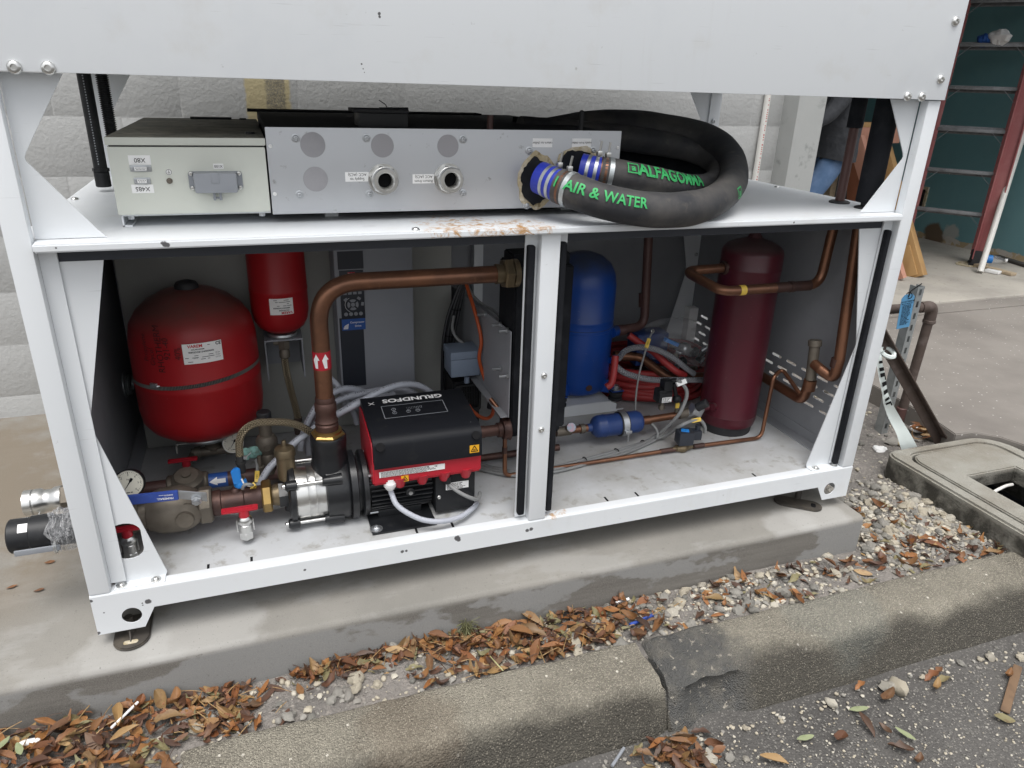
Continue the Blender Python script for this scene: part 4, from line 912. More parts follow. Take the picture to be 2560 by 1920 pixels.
for i in range(16):
    x, y = rr_.uniform(-.046, .016), rr_.choice([-.006, -.0115, -.017, -.0225, .0205]); l = rr_.uniform(.006, .013)
    if y > 0: x = rr_.uniform(.006, .02)
    q.add([fo(x, y), fo(x + l, y), fo(x + l, y + .0014), fo(x, y + .0014)], [[0, 1, 2, 3]], 2)
q.build('label', [M['label'], M['inkred'], M['ink']], tk)
for s_, u, v_, sz in (('Propylene', 362, 868, .020), ('Glycol', 381, 892, .020), ('RHOTHERM', 398, 873, .026), ('921-40', 416, 873, .023), ('40%', 445, 885, .022)):
    p = cyl_hit(u, v_, T1, R1); q = MB(); wrap_text(q, s_, sz, on_cyl(T1, R1, ang_of(p, T1), p.z, 1, 1, .0009), 0, -.006, .95); q.build('handwriting', M['marker'], tk, flat=True)
q = MB(); q.lathe((T1[0], T1[1], .262), Z, [(0, .075), (.008, .08), (.015, .078)], 36); q.build('rim', M['galv'], tk)
q = MB(); q.bx(T1[0] - .085, T1[0] + .085, .50, .728, .258, .262); q.bx(T1[0] - .085, T1[0] - .081, .49, .728, .236, .2575); q.bx(T1[0] + .081, T1[0] + .085, .49, .728, .236, .2575); q.build('bracket', M['encl'], tk)
q = MB(); ct = V((.258, .55, 0)); q.cyl(ct + Z * .205, ct + Z * .258, .016, n=20); q.hexn(ct + Z * .236, ct + Z * .252, .027); q.lathe(ct + Z * .212, Z, [(0, .018), (.004, .023), (.012, .023), (.016, .018)], 20)
q.cyl((.195, .55, .203), (.315, .55, .203), .014, n=20); q.lathe((.205, .55, .203), X, [(0, .018), (.016, .018)], 20); q.lathe((.292, .55, .203), X, [(0, .018), (.018, .018)], 20)
tee = q.build('outlet_tee', M['bronze'], tk)
def lever_valve(loc, label, cols, s=1., tilt=0, group='red handled drain valves'):
    """little nickel drain valve hanging below a flat red lever"""
    p = V(loc); t = thing('drain_valve', p, label, 'valve', group)
    q = MB(); q.prism(rrect(-.045 * s, .03 * s, -.009 * s, .009 * s, .003), p + Z * .026 * s, X, Y, .006 * s, bev=.0012); q.box(p + V((-.01 * s, 0, .033 * s)), (.055 * s, .005, .003)); q.cyl(p + Z * .010 * s, p + Z * .027 * s, .011 * s, n=16); q.build('lever', M['redp'], t)
    q = MB(); q.ball(p, .015 * s, n=18, sc=(1.1, 1, 1)); q.cyl(p - Z * .034 * s, p - Z * .008 * s, .0135 * s, n=18, bev=.002); q.hexn(p - Z * .046 * s, p - Z * .028 * s, .0155 * s); q.cyl(p + Y * .04 * s, p, .010 * s, n=14)
    for sx in (-1, 1): q.box(p + V((sx * .017 * s, -.002, -.012 * s)), (.003, .004, .03 * s), bev=.001)
    q.build('valve_body', M['steel'], t)
    return t
v1 = lever_valve(at(468, 1172, y=.47), 'red levered drain valve under the big red tank', 0, 1.05)
q = MB(); q.cyl(at(468, 1172, y=.47) + Y * .03, (.2, .55, .203), .009, n=14); q.build('inlet', M['bronze'], v1)
# small tank
T2 = (.489, .612); R2 = .082
tk2 = thing('expansion_tank', (T2[0], T2[1], .545), 'small red expansion tank with a label stuck on upside down', 'expansion tank', 'red expansion tanks')
q = MB(); q.lathe((T2[0], T2[1], .545), Z, [(0, 0), (0, .03), (.006, .047), (.02, .066), (.04, .077), (.07, .082), (.128, .082), (.130, .083), (.137, .083), (.139, .082), (.25, .081), (.285, .072), (.305, .05), (.315, .02), (.316, 0)], 48); q.build('tank_body', M['red'], tk2)
p = cyl_hit(704, 767, T2, R2); A2 = ang_of(p, T2); z2 = p.z; q = MB(); fn = on_cyl(T2, R2, A2, z2); fo = on_cyl(T2, R2, A2, z2, -1, 0, .0013); cyl_patch(q, fn, .066, .048)
wrap_text(q, 'VAREM', .010, lambda x, y: fo(x - .014, y + .018), 1, .03); wrap_text(q, 'SOLARVAREM', .0045, lambda x, y: fo(x - .006, y + .011), 2, .02); wrap_text(q, 'R8002241S4000000', .0052, lambda x, y: fo(x, y + .004), 2, .02, 1.1)
for i in range(14):
    x, y = rr_.uniform(-.03, .02), rr_.choice([-.003, -.0085, -.014, -.0195]); l = rr_.uniform(.005, .012); q.add([fo(x, y), fo(x + l, y), fo(x + l, y + .0013), fo(x, y + .0013)], [[0, 1, 2, 3]], 2)
q.build('label', [M['label'], M['inkred'], M['ink']], tk2)
q = MB(); q.lathe((T2[0], T2[1], .530), Z, [(0, .04), (.006, .044), (.012, .042)], 32); q.build('rim', M['galv'], tk2)
q = MB(); q.bx(T2[0] - .055, T2[0] + .055, .575, .727, .524, .529); q.bx(T2[0] - .055, T2[0] - .051, .58, .727, .40, .5235); q.bx(T2[0] + .051, T2[0] + .055, .58, .727, .40, .5235); q.bx(T2[0] - .05, T2[0] + .05, .722, .727, .40, .523); q.build('bracket', M['greyp'], tk2)
q = MB(); ct = V((T2[0], .60, 0)); q.hexn(ct + Z * .492, ct + Z * .522, .018); q.lathe(ct + Z * .462, Z, [(0, .012), (.004, .016), (.02, .016), (.03, .012)], 18); q.cyl(ct + V((-.03, 0, .512)), ct + V((.0, 0, .512)), .008, n=12); q.build('outlet', M['bronze'], tk2)
hp = spline(px([(711, 890, .6), (714, 915, .6), (722, 955, .6), (734, 1000, .59), (744, 1040, .58), (746, 1062, .58)]), 8)
q = MB(); q.tube(hp, .0105, 16); bh = thing('braided_hose', hp[0], 'braided hose hanging straight below the small red tank', 'hose', 'steel braided hoses'); q.build('hose_body', M['braid'], bh)
q = MB(); q.cyl(hp[-1], hp[-1] - Z * .03, .014, n=16); q.cyl(hp[-8], hp[-5], .0125, n=16); q.build('ferrule', M['rusty'], bh); q = MB(); q.box(hp[-6] + V((.018, 0, 0)), (.012, .008, .014), bev=.002); q.build('clip', M['zinc'], bh)
hp = spline(px([(600, 1142, .235), (598, 1120, .24), (599, 1100, .24), (606, 1082, .24), (622, 1066, .24), (645, 1057, .24), (680, 1055, .24), (715, 1056, .24), (745, 1063, .245), (770, 1076, .25), (790, 1092, .26), (806, 1115, .27)]), 8)
q = MB(); q.tube(hp, .0098, 18); bh = thing('braided_hose', hp[0], 'braided hose arching over the brass valves beside the pump', 'hose', 'steel braided hoses'); q.build('hose_body', M['braid'], bh)
q = MB(); q.cyl(hp[0] + Z * .004, hp[0] - Z * .045, .0105, n=16); q.cyl(hp[0] - Z * .012, hp[0] - Z * .02, .013, n=16); q.build('ferrule', M['rubber'], bh)
q = MB(); q.tube([hp[0] + V((.008, -.006, -.004)), hp[0] + V((.018, -.008, .004)), hp[0] + V((.028, -.008, .012))], .0014, 6); q.box(hp[0] + V((.013, -.008, .0)), (.009, .008, .009), bev=.0015); q.build('clip', M['zinc'], bh)

# --- gauges
def gauge(u, v_, y, r, label, nrm, div, rot):
    c = at(u, v_, y=y); n_ = V(nrm).normalized(); t = thing('pressure_gauge', c, label, 'pressure gauge', 'round dial gauges'); ux = n_.cross(Z) * -1; ux = ux.normalized(); uy = ux.cross(-n_) * 1; uy = (Z - n_ * Z.dot(n_)).normalized(); ux = uy.cross(n_).normalized()
    q = MB(); q.lathe(c - n_ * .02, n_, [(0, r * .9), (0, r), (.022, r), (.024, r * .97), (.024, r * .93), (.02, r * .92)], 40); q.build('case', M['blackp'] if r > .03 else M['steel'], t)
    q = MB(); q.lathe(c, n_, [(0, r * .925), (.0012, r * .92), (.0012, 0)], 40); d = c + n_ * .0016
    for i in range(div * 5 + 1):
        a = rad(225 - 270 * i / (div * 5)) + rot; l = .09 if i % 5 == 0 else .05; e = ux * math.cos(a) + uy * math.sin(a); s_ = e.cross(n_)
        w_ = r * .014 if i % 5 else r * .026; q.quad(d + e * r * .80 - s_ * w_, d + e * r * .80 + s_ * w_, d + e * r * (.80 - l) + s_ * w_, d + e * r * (.80 - l) - s_ * w_, 1)
        if i % 5 == 0: put_text(q, str(i // 5), d + e * r * .60, ux, uy, r * .2, 1)
    put_text(q, 'bar', d + uy * r * .3, ux, uy, r * .17, 1); microtext(q, d - uy * r * .62, ux, uy, r * .5, r * .12, 1, 1, rr_)
    q.build('dial', [M['face'], M['ink']], t, flat=True)
    a = rad(235) + rot * 0; e = ux * math.cos(a) + uy * math.sin(a); s_ = e.cross(n_); d2 = d + n_ * .001
    q = MB(); q.add([d2 + e * r * .72, d2 + s_ * r * .035 - e * r * .1, d2 - e * r * .2 + s_ * r * .09, d2 - e * r * .42 + s_ * r * .09, d2 - e * r * .42 - s_ * r * .09, d2 - e * r * .2 - s_ * r * .09, d2 - s_ * r * .035 - e * r * .1], [list(range(7))]); q.build('needle', M['ink'], t, flat=True)
    return t
gauge(322, 1209, .16, .0345, 'cream dial gauge half hidden behind the left gusset', (.02, -1, .42), 6, 0)
gauge(583, 1108, .49, .030, 'small white dial gauge half behind the arched braided hose', (.1, -1, .3), 4, 0)

# --- suction line with the big ball valve, along x at y = .19
PY, PZ = .19, .2315; ax = lambda x: V((x, PY, PZ))
bv = thing('ball_valve', (.19, PY, PZ), 'big bronze ball valve with a long blue lever handle', 'valve')
q = MB(); q.lathe(ax(.10), X, [(0, .040), (.016, .040), (.018, .046), (.03, .050), (.048, .0575), (.10, .0585), (.118, .052), (.132, .044), (.135, .040)], 40)
q.lathe(V((.205, PY, PZ)), -Y, [(0, .038), (.045, .036), (.05, .030), (.055, .022), (.064, .020)], 30)
q.build('valve_body', M['bronze'], bv)
q = MB(); q.hexn(ax(.235), ax(.268), .049, ph=.2); q.build('end_nut', M['bronze'], bv); q = MB(); q.hexn(ax(.078), ax(.10), .044, ph=.4); q.build('end_nut', M['bronze'], bv)
a, b_ = at(330, 1247, y=.118), at(446, 1235, y=.118); c = at(500, 1243, y=.118); hd = (b_ - a).normalized()
q = MB(); w2 = .0125; nn = V((0, -1, 0)); upv = hd.cross(nn) * -1; upv = upv if upv.z > 0 else -upv
def slab(q, p0, p1, h0, h1, t, m=0): q.prism(orient([(0, -h0), ((p1 - p0).length, -h1), ((p1 - p0).length, h1), (0, h0)]), p0, (p1 - p0).normalized(), upv, t, m, bev=.0012)
slab(q, a - hd * .05, b_, .0125, .0125, .008); hn = q.build('handle_grip', M['bluew'], bv)
q = MB(); fl = lambda x, y: a + hd * (.055 + x) + upv * y - Y * .0095
put_text(q, 'PRIMEBALL', a + hd * .072 - upv * .0035 - Y * .0095, -hd, -upv, .0075, 0, .02)
microtext(q, a + hd * .072 + upv * .005 - Y * .0095, -hd, -upv, .035, .004, 2, 0, rr_); q.build('lettering', M['whitep'], hn, flat=True)
q = MB(); slab(q, b_, c + hd * .016, .0115, .0125, .004); q.build('handle_bar', M['zinc'], bv)
q = MB(); q.hexn(c + V((-.008, -.002, -.002)), c + V((-.008, -.016, -.002)), .0125); q.cyl(c + V((-.008, -.016, -.002)), c + V((-.008, -.024, -.002)), .0065, n=12); q.build('nut', M['zinc'], bv)
sl = thing('suction_pipe', (.3, PY, PZ), 'dark pipe and brass union joining the big ball valve to the pump', 'pipe')
q = MB(); q.lathe(ax(.268), X, [(0, .032), (.01, .034), (.02, .034), (.022, .030), (.075, .0295), (.078, .033), (.10, .033), (.104, .031), (.122, .031)], 30); q.lathe((.325, PY, PZ + .025), Z, [(0, .013), (.008, .012), (.012, .008)], 16); q.build('pipe_body', M['copperd'], sl)
q = MB(); q.hexn(ax(.388), ax(.413), .0425, ph=.52); q.build('union_nut', M['goldnut'], sl)
q = MB(); q.lathe(ax(.413), X, [(0, .027), (.012, .030), (.018, .030), (.02, .027)], 28); q.build('union_tail', M['brass'], sl)
q = MB(); q.lathe(ax(-.03), X, [(0, .036), (.11, .036)], 28); q.build('wall_pipe', M['rusty'], sl)
# outside couplings
c = at(100, 1328, y=PY); cm = thing('hose_coupling', c, 'black cam lock hose coupling with plastic wrap sticking out on the left', 'coupling')
cz_ = PZ - .012; q = MB(); q.lathe((c.x - .062, PY, cz_), X, [(0, .030), (0, .038), (.003, .041), (.045, .041), (.048, .0435), (.09, .0435), (.094, .038), (.13, .038), (.155, .036), (.18, .036)], 40); q.build('coupling_body', M['blackp'], cm)
q = MB(); q.box((c.x + .0, PY - .047, cz_ - .020), (.095, .006, .014), rot=Matrix.Rotation(rad(0), 3, 'Y'), bev=.002); q.build('cam_arm', M['greyp'], cm)
q = MB(); rp = at(138, 1362, y=PY - .052)
for k in range(2): q.torus(rp + V((.002 * k, 0, -.004)), V((1, .15 * k, 0)), .0155, .0016, 0, 24, 6)
q.build('pull_ring', M['steel'], cm)
q = MB(); fnc = lambda x, y: V((c.x + x, PY - .0419 * math.cos(y / .0419), cz_ + .0419 * math.sin(y / .0419)))
vs = [fnc(x, .028 + .022 * j / 6) for x in (-.036, -.008) for j in range(7)]; q.add(vs, [[j, j + 1, 7 + j + 1, 7 + j] for j in range(6)]); q.build('sticker', M['ply'] if 0 else M['label'], cm)
q = MB(); vs = []; n1, n2 = 26, 30
for i in range(n1 + 1):
    for j in range(n2):
        a_ = 2 * math.pi * j / n2; x = .022 + .062 * i / n1; rr2 = .0455 + .004 * math.sin(3.14 * min(1, i / n1)) + .010 * nz(i * .5, math.cos(a_) * 2.2, math.sin(a_) * 2.2, 1.1) + .006 * nz(i, j, 0, .9)
        vs.append((c.x + x + .02 * nz(math.cos(a_), math.sin(a_), 3, 1.5) * (1 - i / n1), PY - rr2 * math.cos(a_), cz_ + rr2 * math.sin(a_)))
q.add(vs, [[i * n2 + j, i * n2 + (j + 1) % n2, (i + 1) * n2 + (j + 1) % n2, (i + 1) * n2 + j] for i in range(n1) for j in range(n2)]); q.build('plastic_wrap', M['wrap'], cm, sharp=25)
RY = .345; c = at(110, 1252, y=RY); cm2 = thing('hose_coupling', c, 'silver cam lock hose coupling standing just behind the black one', 'coupling')
q = MB(); q.lathe((c.x - .042, RY, c.z), X, [(0, .024), (0, .033), (.018, .033), (.020, .031), (.022, .033), (.038, .0335), (.045, .0285), (.062, .0285), (.068, .033), (.085, .034)], 40); q.build('coupling_body', M['steel'], cm2)
q = MB(); q.hexn((c.x + .043, RY, c.z), (c.x + .066, RY, c.z), .041, ph=.3); q.build('nut', M['bronze'], cm2); q = MB(); q.lathe((c.x + .066, RY, c.z), X, [(0, .035), (.05, .035)], 28); q.build('thread_tape', M['bluew'], cm2)
q = MB(); q.torus(c + V((.012, -.035, -.022)), V((.3, -.5, 1)), .020, .0022, 0, 24, 6, .2, 3.6); q.build('pull_ring', M['steel'], cm2)
# return pipe
rt = thing('return_pipe', (.25, RY, .21), 'dark maroon pipe with a blue flow arrow band behind the pump', 'pipe')
a, b_ = at(330, 1218, y=RY), at(735, 1176, y=RY); zr = .213
q = MB(); q.cyl((-.03, RY, zr), (.52, RY, zr), .0205, n=24); q.build('pipe_body', M['painted_pipe'], rt)
x0_, x1_ = at(517, 1199, y=RY).x, at(570, 1193, y=RY).x; q = MB(); q.lathe((x0_, RY, zr), X, [(0, .0208), (x1_ - x0_, .0208)], 28)
def onp(x, y): a_ = .35 + y / .021; return V((x0_ + x, RY - .0213 * math.cos(a_), zr + .0213 * math.sin(a_)))
L_ = x1_ - x0_
for pl in ([(L_ * .12, 0), (L_ * .5, -.012), (L_ * .5, -.006), (L_ * .9, -.006), (L_ * .9, .006), (L_ * .5, .006), (L_ * .5, .012)],):
    q2 = bmesh.new(); vv = [q2.verts.new((x, y, 0)) for x, y in pl]; q2.faces.new(vv); bmesh.ops.triangulate(q2, faces=q2.faces[:])
    for _ in range(3): bmesh.ops.subdivide_edges(q2, edges=[e for e in q2.edges if e.calc_length() > .004], cuts=1); bmesh.ops.triangulate(q2, faces=q2.faces[:])
    for v in q2.verts: v.co = onp(v.co.x, v.co.y)
    q.bm(q2, 1)
q.build('flow_arrow_band', [M['blued'], M['whitep']], rt)
p = at(468, 1218, y=.29); q = MB(); q.cyl((p.x - .055, RY, zr), (p.x + .05, RY, zr), .030, n=26, bev=.004); q.lathe((p.x, .335, zr - .03), V((0, -.35, 1)), [(0, .034), (.05, .036), (.053, .040), (.07, .040), (.074, .034), (.082, .030), (.084, .012), (.09, .012), (.09, 0)], 30)
st_ = thing('check_valve', (p.x, RY, zr), 'round capped bronze check valve behind the blue lever', 'valve'); q.build('valve_body', M['bronze'], st_)
# vent and relief valve
c = V((.456, .195, 0)); av = thing('air_vent', (.456, .195, .25), 'bronze air vent pot with a small knob on its lid', 'air vent')
q = MB(); q.lathe(c + Z * .255, Z, [(0, .012), (.012, .012), (.02, .022), (.03, .0235), (.085, .0235), (.088, .027), (.1, .027), (.108, .024), (.112, .010), (.114, .006), (.126, .006), (.13, .004), (.13, 0)], 30); q.build('vent_body', M['brass'], av)
q = MB(); q.cyl(c + Z * .262, c + Z * .178, .0135, n=18); q.build('stem', M['blackpaint'], av)
c = V((.413, .335, 0)); rv_ = thing('relief_valve', (.413, .335, .24), 'bronze relief valve with black knob and green corroded side outlet', 'valve')
q = MB(); q.lathe(c + Z * .22, Z, [(0, .015), (.03, .018), (.034, .022), (.06, .022), (.064, .019), (.078, .026), (.084, .029), (.105, .029), (.118, .022), (.12, .017), (.16, .017)], 28); q.cyl(c + Z * .30, c + V((.045, -.01, .292)), .014, n=16); q.torus(c + V((0, -.029, .312)), Y, .008, .0012, 0, 18, 5); q.build('valve_body', M['bronze'], rv_)
q = MB(); q.lathe(c + Z * .385, Z, [(0, .0195), (.022, .0195), (.025, .017), (.025, 0)], 24); q.build('knob', M['rubber'], rv_)
q = MB(); q.cyl(c + V((-.08, -.01, .292)), c + V((-.02, 0, .292)), .013, n=14); q.hexn(c + V((-.075, -.01, .292)), c + V((-.05, -.008, .292)), .019); q.ball(c + V((-.035, -.012, .296)), .018, n=12, sc=(1.3, .8, 1)); q.build('outlet', M['verd'], rv_)
# blue handled small valve and its wired sensor
p = at(600, 1195, y=.2); sv = thing('sensor_valve', (p.x, .2, PZ), 'small brass valve with a bright blue wing handle and sensor wire', 'valve')
q = MB(); q.lathe((p.x, .2, PZ + .02), Z, [(0, .011), (.012, .011), (.014, .008), (.03, .008), (.034, .012), (.04, .012)], 18); q.cyl((p.x + .002, .19, PZ), (p.x, .2, PZ + .03), .008, n=12); q.build('valve_body', M['brass'], sv)
q = MB(); b0 = p.z - .022; q.lathe((p.x, .2, b0), Z, [(0, .0165), (.004, .0175), (.014, .0155), (.022, .011)], 20); q.prism(orient([(-.016, .012), (.004, .012), (.003, .055), (-.008, .060), (-.020, .050)]), (p.x, .195, b0), X, Z, .010, bev=.002); q.build('handle', M['bluep'], sv)
def wire(pts, r, mk, label, cat='cable', name='cable', group=None, n=10, k=8, tagpos=None):
    P_ = spline(pts, k); q = MB(); q.tube(P_, r, n); o = q.build(name, M[mk], origin=P_[0]); tag(o, label, cat, group); return o, P_
def flag(P_, i, w_, h, parent, txt, mk='yellow'):
    c = P_[i]; t = (P_[min(i + 1, len(P_) - 1)] - P_[max(i - 1, 0)]).normalized(); n_ = (CAMP - c); n_ = (n_ - t * n_.dot(t)).normalized(); s_ = n_.cross(t)
    q = MB(); rm = Matrix((t, s_, n_)).transposed(); q.box(c, (w_, h, h * .8), rot=rm, bev=h * .12); put_text(q, txt, c + n_ * (h * .41), t, s_, h * .62, 1); return q.build('wire_marker', [M[mk], M['ink']], parent)
o, P_ = wire([p + V((.004, -.012, .004)), p + V((.010, -.016, -.012)), p + V((.026, -.014, -.022)), p + V((.036, -.01, -.04))], .0022, 'whitep', 'white lead looped round the blue wing handle')
flag(P_, -3, .03, .013, o, '', 'yellow')
o, P_ = wire(px([(640, 1150, .3), (643, 1170, .28), (642, 1200, .25), (640, 1222, .23), (630, 1212, .17), (612, 1212, .165), (606, 1222, .17)]), .0042, 'cabled', 'thin grey sensor lead with two yellow markers by the union nut')
flag(P_, 14, .034, .012, o, '15B2'); flag(P_, 30, .024, .013, o, '15B1')
q = MB(); c = at(650, 1165, y=.29); q.hexn(c - Z * .03, c, .012); q.cyl(c, c + Z * .03, .006, n=10); tag(q.build('test_plug', M['bronze'], origin=c), 'small bronze test plug behind the yellow wire marker', 'plug')
lever_valve(at(612, 1300, y=.118), 'red levered drain valve hanging under the suction pipe', 0, 1.15)
v3 = lever_valve(at(321, 1350, y=.14), 'red levered drain valve seen through the oval hole', 0, 1.15)

# --- the pump
pu = thing('booster_pump', (.66, PY, FZ), 'horizontal black pump with a steel barrel and black and red drive box', 'pump')
q = MB(); q.lathe(ax(.431), X, [(0, .036), (.022, .036)], 6, ph=.2); q.lathe(ax(.452), X, [(0, .05), (.004, .078), (.008, .082), (.019, .082), (.021, .078)], 40)
for k in range(4):
    a = rad(42 + 90 * k); c = ax(.447) + V((0, -math.cos(a), math.sin(a))) * .083; q.lathe(c, X, [(0, .010), (.004, .0135), (.028, .0135), (.03, .011)], 14)
q.build('end_casting', M['blackpaint'], pu)
q = MB(); q.lathe(ax(.472), X, [(0, .0735), (.004, .0745), (.030, .0745), (.0315, .0755), (.0335, .0745), (.050, .0745), (.0515, .0755), (.0535, .0745), (.078, .0745), (.082, .0735)], 48); q.build('barrel', M['steel'], pu)
for k in range(4):
    a = rad(42 + 90 * k); c = V((0, -math.cos(a), math.sin(a))) * .083; q = MB(); q.cyl(ax(.47) + c, ax(.575) + c, .0048, n=12); q.lathe(ax(.438) + c, X, [(0, .004), (.003, .0065), (.009, .0065)], 12); q.build('tie_rod', M['steel'], pu)
q = MB(); q.lathe(ax(.548), X, [(0, .078), (.003, .084), (.03, .086), (.055, .088), (.062, .084)], 40)
for k in range(4): a = rad(42 + 90 * k); c = V((0, -math.cos(a), math.sin(a))) * .084; q.lathe(ax(.54) + c, X, [(0, .011), (.006, .0135), (.05, .016)], 14)
q.lathe(V((.568, PY, PZ + .02)), Z, [(0, .060), (.045, .052), (.075, .046), (.10, .044), (.112, .046), (.135, .047), (.139, .045), (.139, .034), (.130, .033)], 32); q.build('discharge_casting', M['blackpaint'], pu)
q = MB(); q.lathe(ax(.611), X, [(0, .088), (.002, .094), (.018, .094), (.02, .090), (.021, .078), (.03, .076), (.031, .088), (.034, .092), (.046, .092), (.048, .086)], 40); q.build('motor_flange', M['blackpaint'], pu)
for k in range(4):
    a = rad(40 + 90 * k); c = V((0, -math.cos(a), math.sin(a))) * .086; q = MB(); q.cyl(ax(.655) + c, ax(.69) + c, .004, n=8); q.build('motor_bolt', M['zinc'], pu)
q = MB(); q.lathe(ax(.655), X, [(0, .066), (.175, .066)], 30); q.build('motor_housing', M['blackpaint'], pu)
for k in range(34):
    a = 2 * math.pi * k / 34; e = V((0, -math.cos(a), math.sin(a))); t = X.cross(e); q = MB()
    if e.z > .75: continue
    rm = Matrix((X, e, t)).transposed(); q.box(ax(.745) + e * .0735, (.165, .019, .0042), rot=rm, bev=.001); q.build('fin', M['blackpaint'], pu)
q = MB(); q.bx(.832, .945, .098, .29, .155, .33, bev=.006); q.build('rear_cover', M['blackp'], pu)
bolt((.842, .098, .205), -Y, .006, pu); q = MB(); pk = at(1025, 1228, y=.108); q.lathe(pk + Y * .006, -Y, [(0, .012), (.012, .012), (.014, .010), (.014, .007)], 16); q.cyl(pk - Y * .008, pk - Y * .012, .0055, n=12, m=1); q.build('drain_plug', [M['blackp'], M['steel']], pu)
q = MB(); q.bx(.652, .826, .056, .31, .1452, .1505, bev=.002); q.bx(.68, .80, .13, .25, .150, .172, bev=.004); q.build('foot_plate', M['blackpaint'], pu)
bolt(at(941, 1322, z=.1505), Z, .011, pu, 'zinc', washer=True)
fr = [(.078, .283), (.088, .275), (.29, .275), (.30, .30), (.30, .418), (.25, .425), (.092, .402), (.080, .385)]
q = MB(); q.prism(orient([(y, z) for y, z in fr][::-1])[::-1], (.664, 0, 0), Y, Z, .291, bev=.004)
for i, x in enumerate((.755, .815, .875, .935)): q.lathe((x - .02, .092, .262), Z, [(0, .011), (.008, .014), (.03, .02)], 16)
q.build('drive_base', M['redp'], pu)
ld = [(.0665, .334), (.069, .395), (.073, .404), (.082, .412), (.095, .417), (.27, .4415), (.283, .440), (.303, .424), (.304, .400)]
ins = [(.30, .40), (.299, .422), (.28, .436), (.27, .4375), (.096, .413), (.084, .408), (.077, .401), (.073, .393), (.0705, .334)]
q = MB(); q.prism(ld + ins, (.6665, 0, 0), Y, Z, .2865); pr_ = [(.0705, .334), (.073, .393), (.077, .401), (.084, .408), (.096, .413), (.27, .4375), (.28, .436), (.299, .422), (.30, .40)]
for x in (.6665, .9505):
    q.prism([(y, z) for y, z in [(.071, .345)] + pr_[1:] + [(.30, .385)]][::-1], (x, 0, 0), Y, Z, .0025)
lid = q.build('drive_lid', M['lidp'] if 'lidp' in M else M['blackp'], pu, sharp=30)
sl_ = (V((0, .27, .4415)) - V((0, .095, .417))).normalized(); nrm = X.cross(sl_) if X.cross(sl_).z > 0 else -X.cross(sl_)
def top(x, t, h=.0006): return V((x, .095, .417)) + sl_ * t + nrm * h
q = MB(); put_text(q, 'GRUNDFOS', top(.806, .158), -X, -sl_, .0245, 0, .035, 1.28); put_text(q, 'X', top(.692, .152), -X, -sl_, .019, 0, .0, 1.35); q.build('lettering', M['whitep'], lid, flat=True)
q = MB(); x0_, x1_, t0, t1 = .715, .885, .072, .132; lw = .0009
for a, b_ in (((x0_, t0), (x1_, t0)), ((x1_, t0), (x1_, t1)), ((x1_, t1), (x0_, t1)), ((x0_, t1), (x0_, t0))):
    p0_, p1_ = top(*a), top(*b_); dd = (p1_ - p0_).normalized(); ss = dd.cross(nrm) * lw; q.quad(p0_ - ss, p0_ + ss, p1_ + ss, p1_ - ss)
for i in range(10):
    for k in range(2): c = top(.78 + i * .0045, .112 - .006 * k); q.quad(c, c + X * .0012, c + X * .0012 + sl_ * (.002 + .0003 * i), c + sl_ * (.002 + .0003 * i))
for x, t in ((.745, .112), (.745, .095), (.782, .095), (.808, .095)): q.torus(top(x, t), nrm, .0058, .0006, 0, 16, 4); c = top(x, t); q.quad(c - X * .002, c + X * .002, c + X * .0015 + sl_ * .002, c - X * .0015 + sl_ * .002)
q.build('control_panel', M['greyp'], lid, flat=True)
for x in (.684, .936):
    q = MB(); q.cyl(V((x, .0695, .395)), V((x, .0665, .397)), .0115, n=16); q.build('screw_well', M['ink'], lid)
def tri_label(c, s_, parent):
    q = MB(); q.box(c, (s_ * 1.15, .0008, s_)); a = [V((-.40, 0, -.32)), V((.40, 0, -.32)), V((0, 0, .42))]; cc = V(c) - Y * .0008
    for i in range(3):
        p0_, p1_ = a[i] * s_, a[(i + 1) % 3] * s_; d_ = (p1_ - p0_).normalized(); n2 = d_.cross(Y) * s_ * .05; q.quad(cc + p0_ - n2, cc + p1_ - n2, cc + p1_ + n2, cc + p0_ + n2, 1)
    for i in (-1, 0, 1): q.box(cc + V((i * s_ * .1, 0, -s_ * .12)), (s_ * .05, .0003, s_ * .24), 1)
    return q.build('warning_label', [M['amber'], M['ink']], parent, flat=True)
tri_label(at(1186, 1122, y=.0668), .0225, lid)
tri_label(at(1012, 1196, y=.0775) - Y * .001, .017, pu)
a, b_ = at(948, 1186, y=.077), at(1112, 1168, y=.077); q = MB(); c = V(((a.x + b_.x) / 2, .0768, (.3115))); wl = b_.x - a.x; q.box(c, (wl, .0012, .0165)); microtext(q, c - Y * .001, X, Z, wl * .95, .0155, 5, 1, rr_, .9)
for i, l in enumerate(('UL', 'CE')): put_text(q, l, c + V((wl * (.24 + .12 * i), -.0012, .004)), X, Z, .006, 1, .02)
q.build('rating_label', [M['label'], M['ink']], pu, flat=True)
c = at(1143, 1213, y=.0975); q = MB(); q.box((c.x, .0972, c.z), (.064, .0012, .021)); microtext(q, (c.x, .0962, c.z), X, Z, .058, .019, 5, 1, rr_, .85); q.build('rating_label', [M['label'], M['ink']], pu, flat=True)
c = at(975, 1212, y=.092); q = MB(); q.lathe(c + Z * .022, -Z, [(0, .016), (.012, .016), (.014, .0175), (.024, .017), (.032, .012), (.036, .009)], 20); q.build('cable_gland', M['whitep'], pu)
wire([c - Z * .012, c + V((.004, -.004, -.03))] + px([(992, 1262, .07), (1020, 1283, .05), (1060, 1300, .035), (1105, 1303, .03), (1150, 1292, .045), (1182, 1270, .08), (1192, 1258, .12)]), .0072, 'cable', 'pale grey cable curling from the white gland to the cabinet floor', n=12)
c = at(1118, 1200, y=.09); q = MB(); q.cyl(c + Z * .012, c - Z * .008, .010, n=16); q.build('cable_gland', M['blackp'], pu)
